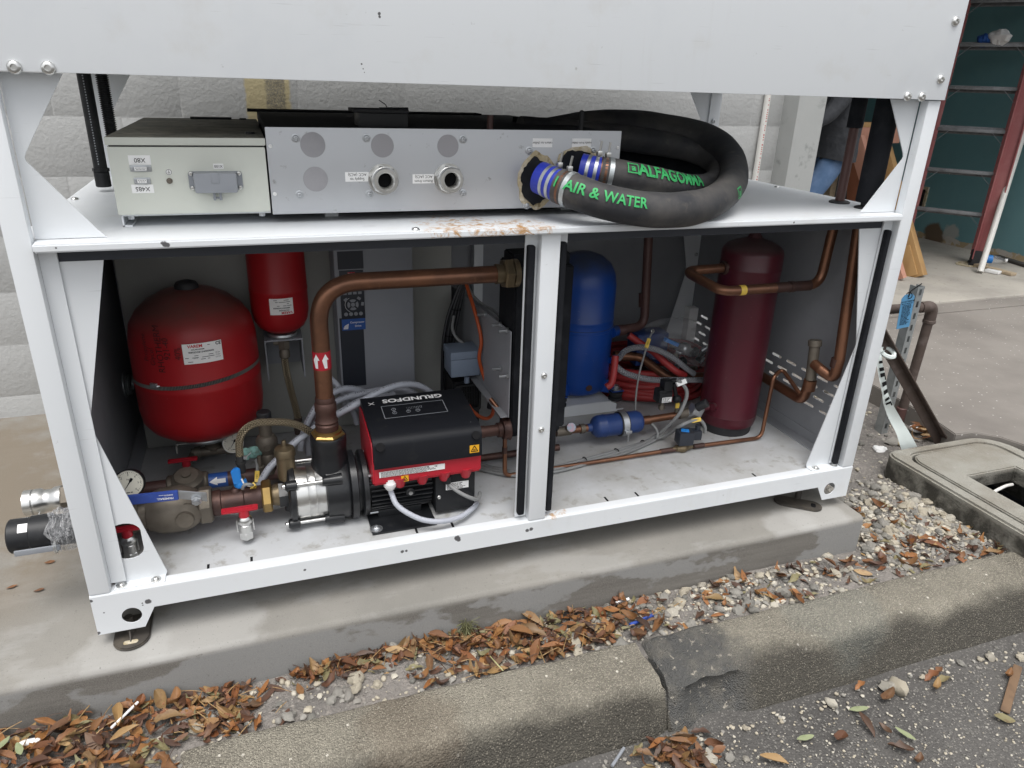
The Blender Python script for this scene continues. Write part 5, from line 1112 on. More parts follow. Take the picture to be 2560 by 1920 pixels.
wire([c - Z * .004] + px([(1128, 1216, .085), (1150, 1232, .07), (1178, 1245, .065), (1195, 1247, .085), (1200, 1232, .12)]), .0055, 'cabled', 'short grey lead drooping across the pump end cover', n=10)

# --- copper pipe from pump to heat exchanger
cp = thing('copper_pipe', (.568, PY, .38), 'thick copper pipe rising from the pump and bending right to the heat exchanger', 'pipe')
q = MB(); q.tube(fillet([(.5665, PY, .40), (.5665, PY, .794), (1.045, PY, .794)], .105, 14), .0222, 24); q.build('pipe_body', M['copper'], cp)
q = MB(); q.hexn((.568, PY, .368), (.568, PY, .398), .0445, ph=.2); q.lathe((.568, PY, .355), Z, [(0, .033), (.014, .036)], 26); q.lathe((.568, PY, .398), Z, [(0, .036), (.006, .036), (.008, .030)], 26); q.build('union_nut', M['goldnut'], cp)
q = MB(); q.lathe((.5668, PY, .404), Z, [(0, .029), (.018, .030), (.022, .0265), (.028, .030), (.034, .0265), (.052, .0258), (.056, .028), (.075, .028), (.080, .0245), (.088, .0258), (.095, .0235)], 28); q.build('fitting', M['copperd'], cp)
za = at(798, 905, y=PY - .02).z; q = MB(); q.lathe((.5665, PY, za - .024), Z, [(0, .0227), (.048, .0227)], 28)
for k in (-1, 1):
    pl = [(-.0035, -.018), (.0035, -.018), (.0035, .004), (.0085, .004), (0, .020), (-.0085, .004), (-.0035, .004)]
    q2 = bmesh.new(); q2.faces.new([q2.verts.new((x, y, 0)) for x, y in pl]); bmesh.ops.triangulate(q2, faces=q2.faces[:])
    for v in q2.verts: a_ = -.18 + k * .50 + v.co.x / .0232; v.co = V((.5665 + .0236 * math.sin(a_), PY - .0236 * math.cos(a_), za + v.co.y))
    q.bm(q2, 1)
q.build('flow_arrow_band', [M['redp'], M['whitep']], cp)
q = MB(); q.hexn((1.040, PY, .794), (1.066, PY, .794), .041, ph=.3); q.cyl((1.02, PY, .794), (1.045, PY, .794), .026, n=24); q.cyl((1.066, PY, .794), (1.08, PY, .794), .037, n=24); q.build('union_nut', M['brass'], cp)

# --- plate heat exchanger, its mounting sheet, stub
hx = thing('heat_exchanger', (1.165, .27, .29), 'tall black foam covered plate heat exchanger behind the centre post', 'heat exchanger')
q = MB(); bm = bmesh.new(); bmesh.ops.create_cube(bm, size=1)
for v in bm.verts: v.co = V((1.164 + v.co.x * .168, .265 + v.co.y * .135, .562 + v.co.z * .545))
bmesh.ops.bevel(bm, geom=[e for e in bm.edges if abs((e.verts[0].co - e.verts[1].co).x) > .1], offset=.03, segments=4, affect='EDGES'); bmesh.ops.bevel(bm, geom=[e for e in bm.edges if e.calc_face_angle(0) > .6], offset=.004, segments=2, affect='EDGES'); q.bm(bm); q.build('insulated_body', M['foam'], hx)
q = MB(); q.cyl((.985, .215, .326), (1.062, .215, .326), .0168, n=20); q.cyl((.962, .215, .326), (1.005, .215, .326), .0185, n=20); q.cyl((1.045, .215, .326), (1.058, .215, .326), .022, n=20); q.lathe((1.06, .215, .326), X, [(0, .030), (.014, .030), (.02, .034)], 24); q.build('port_pipe', M['copperd'], hx)
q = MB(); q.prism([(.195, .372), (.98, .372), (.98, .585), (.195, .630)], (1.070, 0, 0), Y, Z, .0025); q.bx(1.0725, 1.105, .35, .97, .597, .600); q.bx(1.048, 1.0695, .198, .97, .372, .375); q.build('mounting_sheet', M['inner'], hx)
for u, v_ in ((1249, 811.6), (1266, 826.5), (1249, 921.5), (1266, 939.7), (1211, 786)):
    p = at(u, v_, x=1.064); q = MB(); q.hexn((1.0695, p.y, p.z), (1.062, p.y, p.z), .0085); q.cyl((1.063, p.y, p.z), (1.042, p.y, p.z), .0042, n=10); q.build('stud', M['zinc'], hx)
# --- junction box and fan grille behind
jb = thing('junction_box', at(1155, 940, y=.5), 'blue grey junction box with a stub gland beneath', 'electrical box')
a, b_ = at(1128, 893, y=.47), at(1200, 938, y=.47); q = MB(); q.bx(a.x, b_.x, .47, .56, b_.z, a.z - .012, bev=.004); q.build('case', M['bluegrey'], jb); q = MB(); q.bx(a.x - .002, b_.x + .002, .468, .562, a.z - .0115, a.z + .014, bev=.004); q.build('lid', M['bluegrey'], jb)
q = MB(); g_ = at(1167, 945, y=.49); q.cyl(g_ + Z * .005, g_ - Z * .016, .0085, n=16); q.build('cable_gland', M['bluegrey'], jb)
fb = thing('fan_cover', at(1165, 1030, y=.5), 'black fan cover with a fine grille below the junction box', 'fan')
a, b_ = at(1136, 962, y=.49), at(1200, 1022, y=.49); q = MB(); q.prism(rrect(a.x, b_.x, b_.z, a.z, .012)[::-1], (0, .49, 0), X, Z, .012, holes=[rrect(a.x + .007, b_.x - .008, b_.z + .012, a.z - .007, .006)[::-1]], bev=.001); q.bx(a.x, b_.x, .508, .60, b_.z, a.z); q.bx(a.x - .01, b_.x, .5, .6, FZ, b_.z); q.build('housing', M['blackp'], fb)
for i in range(13): x = a.x + .009 + (b_.x - a.x - .02) * i / 12; q = MB(); q.bx(x - .0012, x + .0012, .494, .498, b_.z + .012, a.z - .006); q.build('grille_bar', M['blackp'], fb)
for k in (.35, .62): z = b_.z + (a.z - b_.z) * k; q = MB(); q.bx(a.x + .007, b_.x - .008, .493, .4965, z - .001, z + .001); q.build('grille_bar', M['blackp'], fb)
# --- cables of this bay
wire(px([(1163, 700, .55), (1172, 730, .52), (1186, 775, .48), (1199, 825, .45), (1203, 858, .44), (1198, 895, .44), (1206, 930, .44), (1222, 975, .42), (1233, 1012, .40), (1231, 1035, .39), (1218, 1046, .38), (1200, 1042, .36), (1182, 1028, .34), (1172, 1015, .33)]), .0058, 'orange', 'orange cable hanging in a loop in front of the mounting sheet', n=12)
for i, (dx, dy) in enumerate(((0, 0), (9, .0), (17, .01), (25, .015), (6, .03))):
    wire(px([(1152 + dx * .5, 705, .62 + dy), (1138 + dx * .7, 740, .62 + dy), (1120 + dx, 790, .62 + dy), (1109 + dx, 850, .62 + dy), (1106 + dx * 1.1, 910, .62 + dy), (1105 + dx, 985, .62 + dy)]), .0055, 'cableb', 'black cable in the tied bundle, %s beside the drive' % ('leftmost', 'second from the left', 'middle one', 'rightmost', 'hindmost')[i], group='black cables tied beside the drive', n=8)
q = MB()
for v_, x in ((772, 1138), (838, 1124), (890, 1118)):
    q.torus(at(x, v_, y=.625), V((.15, 0, 1)), .018, .0015, 0, 18, 5)
tag(q.build('cable_tie', M['ink'], origin=at(1124, 838, y=.625)), 'black cable ties round the bundle beside the drive', 'cable tie')
wire(px([(1165, 705, .6), (1180, 735, .58), (1205, 760, .55), (1232, 775, .52), (1250, 792, .5)]), .0045, 'cabled', 'grey lead arching down to the mounting sheet edge')
wire(px([(1135, 790, .6), (1131, 820, .58), (1142, 845, .56), (1165, 862, .55), (1185, 872, .54)]), .005, 'cabled', 'grey lead running down into the junction box')
wire(px([(1203, 930, .48), (1222, 950, .46), (1230, 985, .45), (1226, 1020, .45)]), .012, 'cableb', 'thick dark cable bowing out below the junction box', n=12)
# big grey cables looped behind the copper riser
for pts, r, lb in (
    ([(640, 1235, .24), (652, 1205, .245), (672, 1172, .25), (697, 1146, .255), (737, 1106, .26), (778, 1077, .27), (832, 1042, .27), (890, 1011, .28), (958, 975, .32), (1009, 961, .35), (1049, 965, .37), (1082, 985, .38)], .0095, 'long grey cable sweeping over the pump from the pipe markers to the drive'),
    ([(752, 1125, .36), (757, 1090, .36), (775, 1045, .36), (800, 1005, .37), (835, 980, .38), (872, 971, .40), (910, 980, .42), (935, 995, .42), (965, 1015, .42)], .0095, 'grey cable looped high behind the copper riser'),
    ([(772, 1135, .38), (770, 1095, .38), (790, 1050, .38), (822, 1015, .39), (860, 995, .40), (900, 985, .40), (950, 975, .42), (1000, 972, .44), (1040, 985, .44)], .0095, 'grey cable in the middle of the loop behind the riser'),
    ([(825, 945, .46), (845, 965, .45), (868, 1000, .43), (885, 1035, .42), (893, 1060, .42)], .0085, 'grey cable crossing down steeply towards the drive box'),
    ([(750, 1110, .39), (768, 1070, .40), (800, 1060, .40), (850, 1030, .38), (905, 1000, .38), (985, 985, .42)], .0085, 'grey cable lowest in the loop behind the riser')):
    wire(px(pts), r, 'cable', lb, n=14)

# --- compressor on its rail
cc = (1.525, .72); cmp_ = thing('compressor', (cc[0], cc[1], .2), 'bright blue compressor pot half hidden by the heat exchanger', 'compressor')
q = MB(); q.lathe((cc[0], cc[1], .195), Z, [(0, 0), (0, .07), (.012, .098), (.03, .113), (.06, .1185), (.25, .1195), (.252, .1215), (.262, .1215), (.264, .1195), (.285, .1195), (.287, .121), (.293, .121), (.295, .1195), (.41, .1195), (.45, .113), (.485, .095), (.508, .065), (.52, .03), (.522, 0)], 56); q.build('shell', M['blue'], cmp_)
for sx, sy in ((1, -1), (-1, -1), (1, 1), (-1, 1)):
    p = V((cc[0] + sx * .112, cc[1] - .02 + sy * .09, 0)); q = MB(); q.prism(orient([(-.022, -.022), (.022, -.022), (.022, .022), (-.04 * sx, .05 * -sy)] if 0 else [(-.024, -.02), (.024, -.02), (.024, .02), (-.024, .02)]), p + Z * .222, X, Y, .004, bev=.001); q.box(p + V((-sx * .03, -sy * .02, .235)), (.06, .012, .05), rot=Matrix.Rotation(rad(35 * sx * sy), 3, 'Z')); q.build('foot', M['blue'], cmp_)
    q = MB(); q.lathe(p + Z * .187, Z, [(0, .026), (.008, .026), (.011, .020), (.016, .020), (.02, .026), (.031, .026)], 22); q.build('rubber_mount', M['rubber'], cmp_)
    q = MB(); q.cyl(p + Z * .2265, p + Z * .230, .019, n=18); q.hexn(p + Z * .230, p + Z * .242, .012); q.build('nut', M['zinc'], cmp_)
p = cyl_hit(1472, 970, cc, .116); q = MB(); q.cyl(p + Y * .01, p - Y * .003, .012, n=18); q.build('port_plug', M['copperd'], cmp_)
q = MB(); q.cyl((cc[0] + .10, cc[1] - .06, .43), (cc[0] + .128, cc[1] - .045, .43), .02, n=18); q.build('stub', M['blue'], cmp_); q = MB(); q.cyl((cc[0] + .09, cc[1] - .08, .33), (cc[0] + .125, cc[1] - .06, .33), .013, n=14); q.build('stub', M['blue'], cmp_)
q = MB(); q.prism([(1.28, .1455), (1.64, .1455), (1.64, .149), (1.665, .149), (1.665, .1525), (1.636, .1525), (1.636, .176), (1.61, .187), (1.30, .187), (1.28, .17)], (0, .595, 0), X, Z, -.003 if 0 else .0025, bev=0)
q.bx(1.28, 1.615, .5975, .9, .1835, .187); q.bx(1.28, 1.66, .87, .8725, .1455, .187); tag(q.build('compressor_rail', M['white'], origin=(1.46, .75, FZ)), 'white sheet steel rail under the blue compressor', 'rail')
dp = thing('discharge_pipe', (1.70, .72, .43), 'dark pipe rising from the blue compressor to the shelf', 'pipe')
a = V((cc[0] + .122, cc[1] - .045, .43)); tp = at(1612, 620, y=.74)
q = MB(); q.tube(fillet([a, (tp.x + .008, .70, .43), (tp.x, .74, .93)], .045, 8), .0165, 18); q.build('pipe_body', M['painted_pipe'], dp); q = MB(); q.cyl(a, a + X * .04, .0195, n=18); q.build('fitting', M['painted_pipe'], dp); q = MB(); q.cyl((tp.x + .006, .715, .50), (tp.x + .005, .722, .55), .019, n=18); q.build('fitting', M['painted_pipe'], dp)

# --- liquid line with sight glass, drier and fittings
ll = thing('liquid_line', at(1427, 1070, y=.36), 'copper liquid line with a round sight glass beside the heat exchanger foot', 'pipe')
L0 = at(1390, 1080, y=.36); L1 = at(1475, 1069, y=.36); L2 = at(1605, 1052, y=.36); L3 = at(1718, 1034, y=.36)
q = MB(); q.cyl(L0, L1, .0125, n=18); q.build('pipe_run', M['copper'], ll); q = MB(); q.cyl(L2 - X * .01, L3, .0125, n=18); q.build('pipe_run', M['copper'], ll); q = MB(); q.cyl(L2 + X * .0, L2 + X * .03, .0155, n=18); q.build('fitting', M['copper'], ll)
for a_, b_ in ((L0 + X * .085, L0 + X * .10), (L0, L0 + X * .05), (L3 - X * .035, L3 + V((.02, 0, .006)))): q = MB(); q.cyl(a_, b_, .016, n=18); q.build('fitting', M['bronze'], ll)
c = at(1427, 1068, y=.345); n_ = V((-.15, -1, .5)).normalized(); q = MB(); q.lathe(c, n_, [(-.015, .010), (0, .0155), (.006, .0165), (.008, .0145), (.008, .009), (.006, .008), (.006, 0)], 28); sg = q.build('sight_glass', M['steel'], ll)
q = MB(); q.lathe(c + n_ * .0078, n_, [(0, .0145), (.0004, .0145), (.0004, .010)], 24); q.build('indicator_ring', M['sightr'] if 'sightr' in M else M['woodpink'], sg)
fd = thing('filter_drier', at(1535, 1062, y=.36), 'dark blue filter drier in a rubber lined pipe clamp', 'filter drier')
ax_ = (L2 - L1).normalized(); Lf = (L2 - L1).length; q = MB(); q.lathe(L1, ax_, [(-.01, .013), (.004, .014), (.01, .026), (.018, .034), (.028, .0375), (.045, .0375), (.047, .0385), (.051, .0385), (.053, .0375), (Lf - .05, .0375), (Lf - .02, .0375), (Lf - .010, .033), (Lf - .003, .022), (Lf, .013)], 36); q.build('drier_body', M['bluedk'], fd)
c = L1.lerp(L2, .60); q = MB(); q.lathe(c - ax_ * .014, ax_, [(0, .038), (0, .0415), (.028, .0415), (.028, .038)], 36); q.build('clamp_liner', M['rubber'], fd)
q = MB(); q.lathe(c - ax_ * .010, ax_, [(0, .0405), (0, .0432), (.020, .0432), (.020, .0405)], 36); q.box(c + V((.004, -.042, -.012)), (.024, .014, .012), bev=.002); q.cyl(c + V((.004, -.046, -.004)), c + V((.004, -.046, -.045)), .003, n=8); q.build('pipe_clamp', M['zinc'], fd)
# pressure switch
c = at(1657, 990, y=.355); ps = thing('pressure_switch', c, 'black pressure switch with a small white label on the liquid line', 'switch')
q = MB(); q.box(c, (.05, .04, .036), bev=.003); q.box(c + V((-.012, -.0, .022)), (.026, .036, .012), bev=.002); q.build('case', M['blackp'], ps)
c2_ = at(1666, 962, y=.355); q = MB(); q.box(c2_, (.032, .032, .036), bev=.002); q.box(c2_ - Z * .022, (.034, .034, .006)); q.cyl(c2_ + V((.012, 0, .012)), c2_ + V((.034, 0, .012)), .008, n=12); q.build('plug', M['blackp'], ps)
q = MB(); q.box(c + V((.004, -.0208, -.006)), (.036, .001, .018)); microtext(q, c + V((.004, -.0216, -.006)), X, Z, .033, .016, 4, 1, rr_, .85); q.build('label', [M['label'], M['ink']], ps, flat=True)
q = MB(); q.cyl(c - Z * .018, c - Z * .05, .008, n=14); q.hexn(c - Z * .034, c - Z * .048, .011); q.build('stem', M['bronze'], ps)
c = at(1692, 1000, y=.35); pt = thing('pressure_sensor', c, 'small black pressure sensor with a yellow tag beside the switch', 'sensor')
q = MB(); q.cyl(c + V((-.006, 0, .018)), c + V((-.02, 0, .062)), .007, n=12); q.lathe(c - Z * .004, Z, [(0, .014), (.006, .0155), (.012, .0155), (.02, .010)], 18); q.build('case', M['blackp'], pt); q = MB(); q.cyl(c - Z * .005, c + V((.004, 0, -.045)), .006, n=12); q.build('stem', M['bronze'], pt); q = MB(); q.box(c + V((.001, -.006, -.018)), (.014, .004, .018)); q.build('tag', M['yellow'], pt)
c = at(1740, 1025, y=.345); sv2 = thing('service_valve', c, 'zinc service valve with a black screw cap beside the maroon cylinder', 'valve')
q = MB(); q.box(c, (.042, .034, .034), rot=Matrix.Rotation(rad(25), 3, 'Y'), bev=.004); q.cyl(L3, c, .015, n=16); q.build('valve_body', M['zinc'], sv2)
ce = at(1768, 1006, y=.31); q = MB(); q.cyl(at(1742, 1020, y=.33), ce, .0145, n=18, bev=.002); q.build('cap', M['rubber'], sv2)
RC = (1.958, .372)
q = MB(); q.tube(fillet([c, (RC[0] - .085, .345, c.z + .01), (RC[0] - .04, .355, c.z - .0)], .02), .012, 14); q.build('tail_pipe', M['maroon'], sv2)
# solenoid
c = at(1711, 1092, y=.245); so_v = thing('solenoid_valve', (c.x, .245, FZ), 'black solenoid coil with blue top on a brass valve body', 'solenoid valve')
q = MB(); q.box(c, (.050, .045, .046), rot=Matrix.Rotation(rad(-10), 3, 'Z'), bev=.003); q.build('coil', M['drivedk'], so_v); q = MB(); q.box(c + V((-.002, -.002, .0245)), (.026, .018, .004), rot=Matrix.Rotation(rad(-30), 3, 'Z'), bev=.001); q.build('cap_plate', M['bluep'], so_v)
q = MB(); q.box(c + V((.044, .004, .002)), (.034, .03, .032), rot=Matrix.Rotation(rad(-10), 3, 'Z'), bev=.002); q.cyl(c + V((.05, .004, .015)), c + V((.05, .004, .034)), .009, n=10); q.build('plug', M['drivedk'], so_v)
b0 = V((c.x - .004, c.y, .1585)); q = MB(); q.lathe(b0 - X * .036, X, [(0, .007), (.012, .0075), (.014, .011), (.022, .012), (.03, .017), (.044, .017), (.05, .012), (.062, .010), (.075, .007)], 18); q.cyl(b0, c - Z * .02, .012, n=16); q.hexn(b0 + V((.004, -.016, -.002)), b0 + V((.004, -.004, 0)), .010); q.build('valve_body', M['brass'], so_v)
# thin copper line along the floor
ct_ = thing('copper_tube', at(1300, 1188, z=.152), 'thin bright copper tube running along the cabinet floor through the solenoid', 'pipe')
zt0 = .1525; A_ = at(1262, 1190, z=zt0); Bv = V((c.x, c.y, .1565)); Cc = at(1903, 1094, z=zt0)
ptsL = [at(1226, 997, y=A_.y + .05), at(1262, 1042, y=A_.y + .005), V((A_.x + .0, A_.y, zt0)), Bv - X * .03]
q = MB(); q.tube(fillet(ptsL, [.02, .022], 7), .0068, 12); q.build('tube_run', M['copper'], ct_); q = MB()
ptsR = [Bv + X * .04, Cc, at(1934, 943, y=Cc.y + .012), at(1955, 921, y=Cc.y + .03) + Z * 0, at(2000, 985, x=2.065)]
q.tube(fillet(ptsR, [.03, .02, .015], 7), .0068, 12); q.build('tube_run', M['copper'], ct_)
pq = ptsL[1].lerp(ptsL[2], .5)
for a_, b_ in ((Bv - X * .085, Bv - X * .03), (Bv + X * .04, Bv + X * .08), (pq, pq - Z * .02)): q = MB(); q.cyl(a_, b_, .0082, n=12); q.build('fitting', M['copperd'], ct_)
# second copper pipe low behind the pump
a, b_ = at(1190, 1110, y=.34), at(1315, 1092, y=.34); q = MB(); q.cyl(V((.9, .34, .17)), V((1.30, .34, .17)), .011, n=14); tag(q.build('copper_pipe', M['copperd'], origin=(1.1, .34, .17)), 'dull copper pipe lying on the floor behind the pump end', 'pipe')
# grey leads on the floor
def fl(lst, z=.152): return [at(u, v_, z=z) for u, v_ in lst]
for i, (off, end) in enumerate(((0, [(1690, 1045, .205), (1712, 1005, .26), (1717, 980, .29), (1708, 962, .305), (1694, 950, .31)]), (6, [(1665, 1088, .17), (1700, 1065, .2), (1730, 1052, .215), (1752, 1052, .21), (1762, 1068, .195), (1762, 1082, .18)]), (12, None))):
    pts = fl([(1188, 1158 + off), (1245, 1172 + off), (1300, 1180 + off * .8), (1385, 1168 + off), (1470, 1147 + off), (1560, 1122 + off), (1630, 1096 + off * .7)])
    if end: pts += [at(u, v_, z=z) if z < .18 else at(u, v_, y=(.30 if i == 0 else .26)) for u, v_, z in end]
    else: pts += [at(1644, 1090, y=.32), at(1640, 1072, y=.34), at(1628, 1058, y=.36)]
    o, P_ = wire(pts, (.0062, .0062, .0048)[i], 'cabled', ('grey lead on the floor rising to the pressure switch plug', 'grey lead on the floor ending at the solenoid plug', 'thin grey lead ending under the blue filter drier')[i], n=12)
    if i == 0: flag(P_, -6, .034, .016, o, '', 'label')
    if i == 1: flag(P_, -22, .034, .014, o, '15M1')
    if i == 0: P0 = P_
q = MB()
for k in (22, 31, 38, 45):
    q.torus(P0[min(k, len(P0) - 2)] + V((.002, -.004, -.003)), P0[min(k + 1, len(P0) - 1)] - P0[min(k, len(P0) - 2)], .0135, .0018, 0, 16, 5)
tag(q.build('cable_tie', M['ink'], origin=P0[30]), 'black cable ties holding the grey leads on the cabinet floor', 'cable tie')
o, P_ = wire(px([(1632, 828, .52), (1622, 850, .50), (1610, 890, .47), (1598, 935, .44), (1590, 990, .42), (1588, 1040, .40), (1590, 1055, .39)]), .0032, 'cabled', 'thin grey wire with yellow marker hanging before the hose coil', n=8)
flag(P_, 10, .036, .013, o, '15B5'); q = MB(); q.torus(P_[0], V((.3, -1, .2)), .006, .002, 0, 14, 6); q.build('eyelet', M['steel'], o)

# --- maroon liquid receiver
rc = thing('receiver_cylinder', (RC[0], RC[1], FZ), 'tall dark maroon receiver cylinder standing on a black foot ring', 'pressure cylinder')
q = MB(); r_ = .098; q.lathe((RC[0], RC[1], FZ), Z, [(.028, 0), (.028, r_ - .02), (.032, r_ - .004), (.05, r_), (.066, r_), (.068, r_ + .001), (.072, r_), (.50, r_), (.505, r_ + .0008), (.51, r_), (.575, r_), (.578, r_ + .0015), (.584, r_ + .0015), (.587, r_), (.628, r_), (.640, r_ - .004), (.652, r_ - .016), (.664, r_ - .042), (.672, r_ - .065), (.676, .022), (.676, 0)], 56); q.build('cylinder_body', M['maroon'], rc)
q = MB(); q.lathe((RC[0], RC[1], FZ), Z, [(0, r_ - .012), (.032, r_ - .008)], 40); q.build('foot_ring', M['rubber'], rc)
q = MB(); q.lathe((RC[0], RC[1], FZ + .676), Z, [(0, .024), (.014, .016), (.018, .014), (.032, .014)], 20); q.build('neck', M['maroon'], rc); q = MB(); q.lathe((RC[0], RC[1], FZ + .708), Z, [(0, .0135), (.012, .0135), (.012, .015), (.03, .015), (.03, 0)], 20); q.build('valve', M['zinc'], rc)
p = cyl_hit(1772, 1012, RC, r_)
q = MB(); q.cyl((RC[0] - .07, RC[1] - .03, .250), (RC[0] - .10, RC[1] - .045, .250), .014, n=14); q.build('port', M['maroon'], rc)
cpipe = thing('copper_pipe', (1.8, .25, .70), 'copper pipe with a yellow band wrapping round the maroon cylinder top', 'pipe')
yb_ = RISER.y; p0 = V((RC[0] - .088, RC[1], .725)); pA = at(1757, 693, y=.30); pB = at(1790, 708, y=yb_); pC = at(2060, 690, y=yb_)
pts = [p0, V((pA.x - .02, .372, .722)), V((pA.x + .006, yb_, .700)), V((RISER.x - .012, yb_, .700)), V((RISER.x, yb_, .93))]
q = MB(); q.tube(fillet(pts, [.035, .045, .05], 9), .0152, 18); q.build('pipe_body', M['copper'], cpipe)
xb = at(1857, 707, y=yb_).x; q = MB(); q.lathe((xb - .010, yb_, .700), X, [(0, .0156), (.02, .0156)], 20); q.build('marker_band', M['yellow'], cpipe)
xc = at(1982, 694, y=yb_).x; q = MB(); q.cyl((xc - .06, yb_, .7), (xc + .07, yb_, .7), .0158, n=18); q.cyl((xc - .008, yb_, .7), (xc + .008, yb_, .7), .0175, n=18); q.build('fitting', M['copperd'], cpipe); q = MB(); q.cyl(p0, p0 - X * .02, .022, n=18); q.build('fitting', M['copperd'], cpipe)
# --- right wall pipes
rp_ = thing('copper_pipe', (2.10, .1, .42), 'copper pipe dropping along the right wall to a bronze tee', 'pipe')
t0 = at(2140, 605, x=2.112); t1 = at(2098, 900, x=2.108); tj = at(2082, 948, x=2.105); te = at(2043, 905, x=2.10)
q = MB(); q.tube(fillet([V((t0.x, t0.y + .005, .93)), t1, V((tj.x, t1.y + .002, tj.z)), V((te.x - .01, te.y - .03, te.z - .012)), V((te.x - .012, te.y, te.z - .004))], [.01, .03, .01], 8), .0165, 18); q.build('pipe_body', M['copper'], rp_)
q = MB(); zz = at(2092, 910, x=2.108); q.cyl(zz + Z * .018, zz - Z * .01, .0195, n=18); q.build('fitting', M['copperd'], rp_)
q = MB(); tc_ = at(2035, 880, x=2.09); q.cyl(at(2038, 858, x=2.09), at(2026, 950, x=2.09), .0165, n=20, bev=.002); q.cyl(at(2038, 850, x=2.09), at(2037, 866, x=2.09), .021, n=20, bev=.002); q.build('tee_fitting', M['bronze'], rp_)
s1, s2, s3, s4 = at(1880, 925, x=2.09), at(1955, 972, x=2.09), at(2008, 1002, x=2.09), at(2026, 950, x=2.09)
q = MB(); q.tube(fillet([(2.085, .62, .325), s1, V((2.088, s3.y, s3.z)), V((2.088, s4.y, s4.z))], [.02, .035], 8), .0165, 18); q.cyl(s4 - Z * .035, s4 - Z * .0, .0205, n=18); q.build('lower_run', M['copper'], rp_)
lp = thing('copper_pipe', at(1650, 930, y=.6), 'dark copper pipe winding from the compressor behind the hose coil', 'pipe')
q = MB(); q.tube(fillet(px([(1535, 890, .68), (1600, 892, .66), (1672, 945, .56), (1790, 940, .56)]), [.05, .07], 9), .0165, 18); q.cyl(at(1535, 890, y=.68), at(1575, 890, y=.67), .019, n=16); q.build('pipe_body', M['copper'], lp)
# threaded fitting on left wall
c = at(312, 962, x=.0056); q = MB(); q.lathe((.0056, c.y, c.z), X, [(0, .040), (.004, .040), (.004, .030), (.008, .033), (.012, .030), (.016, .033), (.02, .030), (.022, .024), (.022, .018), (.004, .016), (.004, 0)], 28); tag(q.build('wall_fitting', M['galv'], origin=(.0056, c.y, c.z)), 'round threaded wall fitting on the left inner side panel', 'fitting')

# --- red hose coil, clear hoses, bag of parts
cr = at(1655, 1010, z=.165); CC = V((cr.x + .055, cr.y + .215, 0))
rh = thing('hose_coil', CC + Z * FZ, 'coil of red rubber hose lying behind the blue filter drier', 'hose')
for k in range(8):
    pts = []; R0 = .205 + .012 * math.sin(k * 2.1); zc = .160 + .0165 * k * (1 if k < 5 else .9); ox, oy = .010 * math.sin(k * 3), .012 * math.cos(k * 1.7)
    for i in range(41):
        a = 2 * math.pi * i / 40 + k; pts.append(CC + V((ox + R0 * 1.08 * math.cos(a), oy + R0 * .92 * math.sin(a), zc + .008 * math.sin(2 * a + k) + .006 * math.sin(a * 3 + k))))
    q = MB(); q.tube(pts, .0125, 10, caps=False); q.build('turn', M['redhose'], rh)
q = MB(); q.tube(spline(px([(1572, 838, .62), (1600, 858, .60), (1632, 878, .57), (1662, 905, .53), (1690, 928, .5), (1712, 938, .5)]), 8), .0125, 12); q.build('free_end', M['redhose'], rh)
q = MB(); q.tube(spline(px([(1538, 890, .5), (1534, 930, .48), (1528, 958, .47), (1516, 968, .47)]), 8), .0125, 12); q.build('free_end', M['redhose'], rh)
wire(px([(1545, 898, .58), (1565, 876, .56), (1600, 868, .54), (1640, 874, .52), (1680, 893, .5), (1712, 918, .49), (1735, 935, .49)]), .0105, 'braidw', 'clear reinforced hose arching over the red coil', 'hose', 'clear_hose', 'clear reinforced hoses on the red coil', 14)
wire(px([(1540, 916, .5), (1562, 932, .48), (1600, 944, .46), (1640, 950, .45), (1690, 950, .45), (1740, 950, .46), (1790, 950, .48)]), .0105, 'braidw', 'clear reinforced hose crossing in front of the red coil', 'hose', 'clear_hose', 'clear reinforced hoses on the red coil', 14)
bgc = at(1700, 900, y=.62); pv = thing('spare_valve', at(1715, 875, y=.62), 'spare ball valve with a blue lever lying in the clear bag', 'valve')
a, b_ = at(1666, 848, y=.6), at(1690, 862, y=.6); q = MB(); q.box((a + b_) / 2, ((b_ - a).length * 1.2, .02, .014), rot=Matrix.Rotation(rad(24), 3, 'Y'), bev=.002); q.build('lever', M['bluep'], pv)
c = at(1712, 872, y=.62); q = MB(); q.ball(c, .024); q.cyl(c - V((.035, 0, -.014)), c + V((.03, 0, -.02)), .016, n=16); q.build('valve_body', M['zinc'], pv)
q = MB(); a = at(1590, 835, y=.68); b_ = at(1660, 885, y=.68); q.bx(a.x, b_.x, .66, .74, b_.z - .03, a.z, bev=.004); tag(q.build('parts_box', M['bluedk'], origin=(a.x, .7, b_.z)), 'dark blue parts box behind the coil of red hose', 'box')
q = MB()
for i in range(16):
    c = at(rr_.uniform(1665, 1770), rr_.uniform(865, 925), y=rr_.uniform(.56, .68)); d = V((rr_.uniform(-1, 1), rr_.uniform(-1, 1), rr_.uniform(-.5, .5))).normalized(); q.cyl(c, c + d * rr_.uniform(.015, .05), rr_.uniform(.006, .013), n=10, m=i % 3)
tag(q.build('loose_fittings', [M['blackp'], M['zinc'], M['bronze']], origin=at(1715, 900, y=.62)), 'jumble of small pipe fittings showing through the clear bag', 'fittings')
c = at(1705, 868, y=.64); q = MB(); q.ball((0, 0, 0), 1, n=44, sc=(1, 1, 1)); nv = []
bmx = bmesh.new(); bmesh.ops.create_icosphere(bmx, subdivisions=5, radius=1)
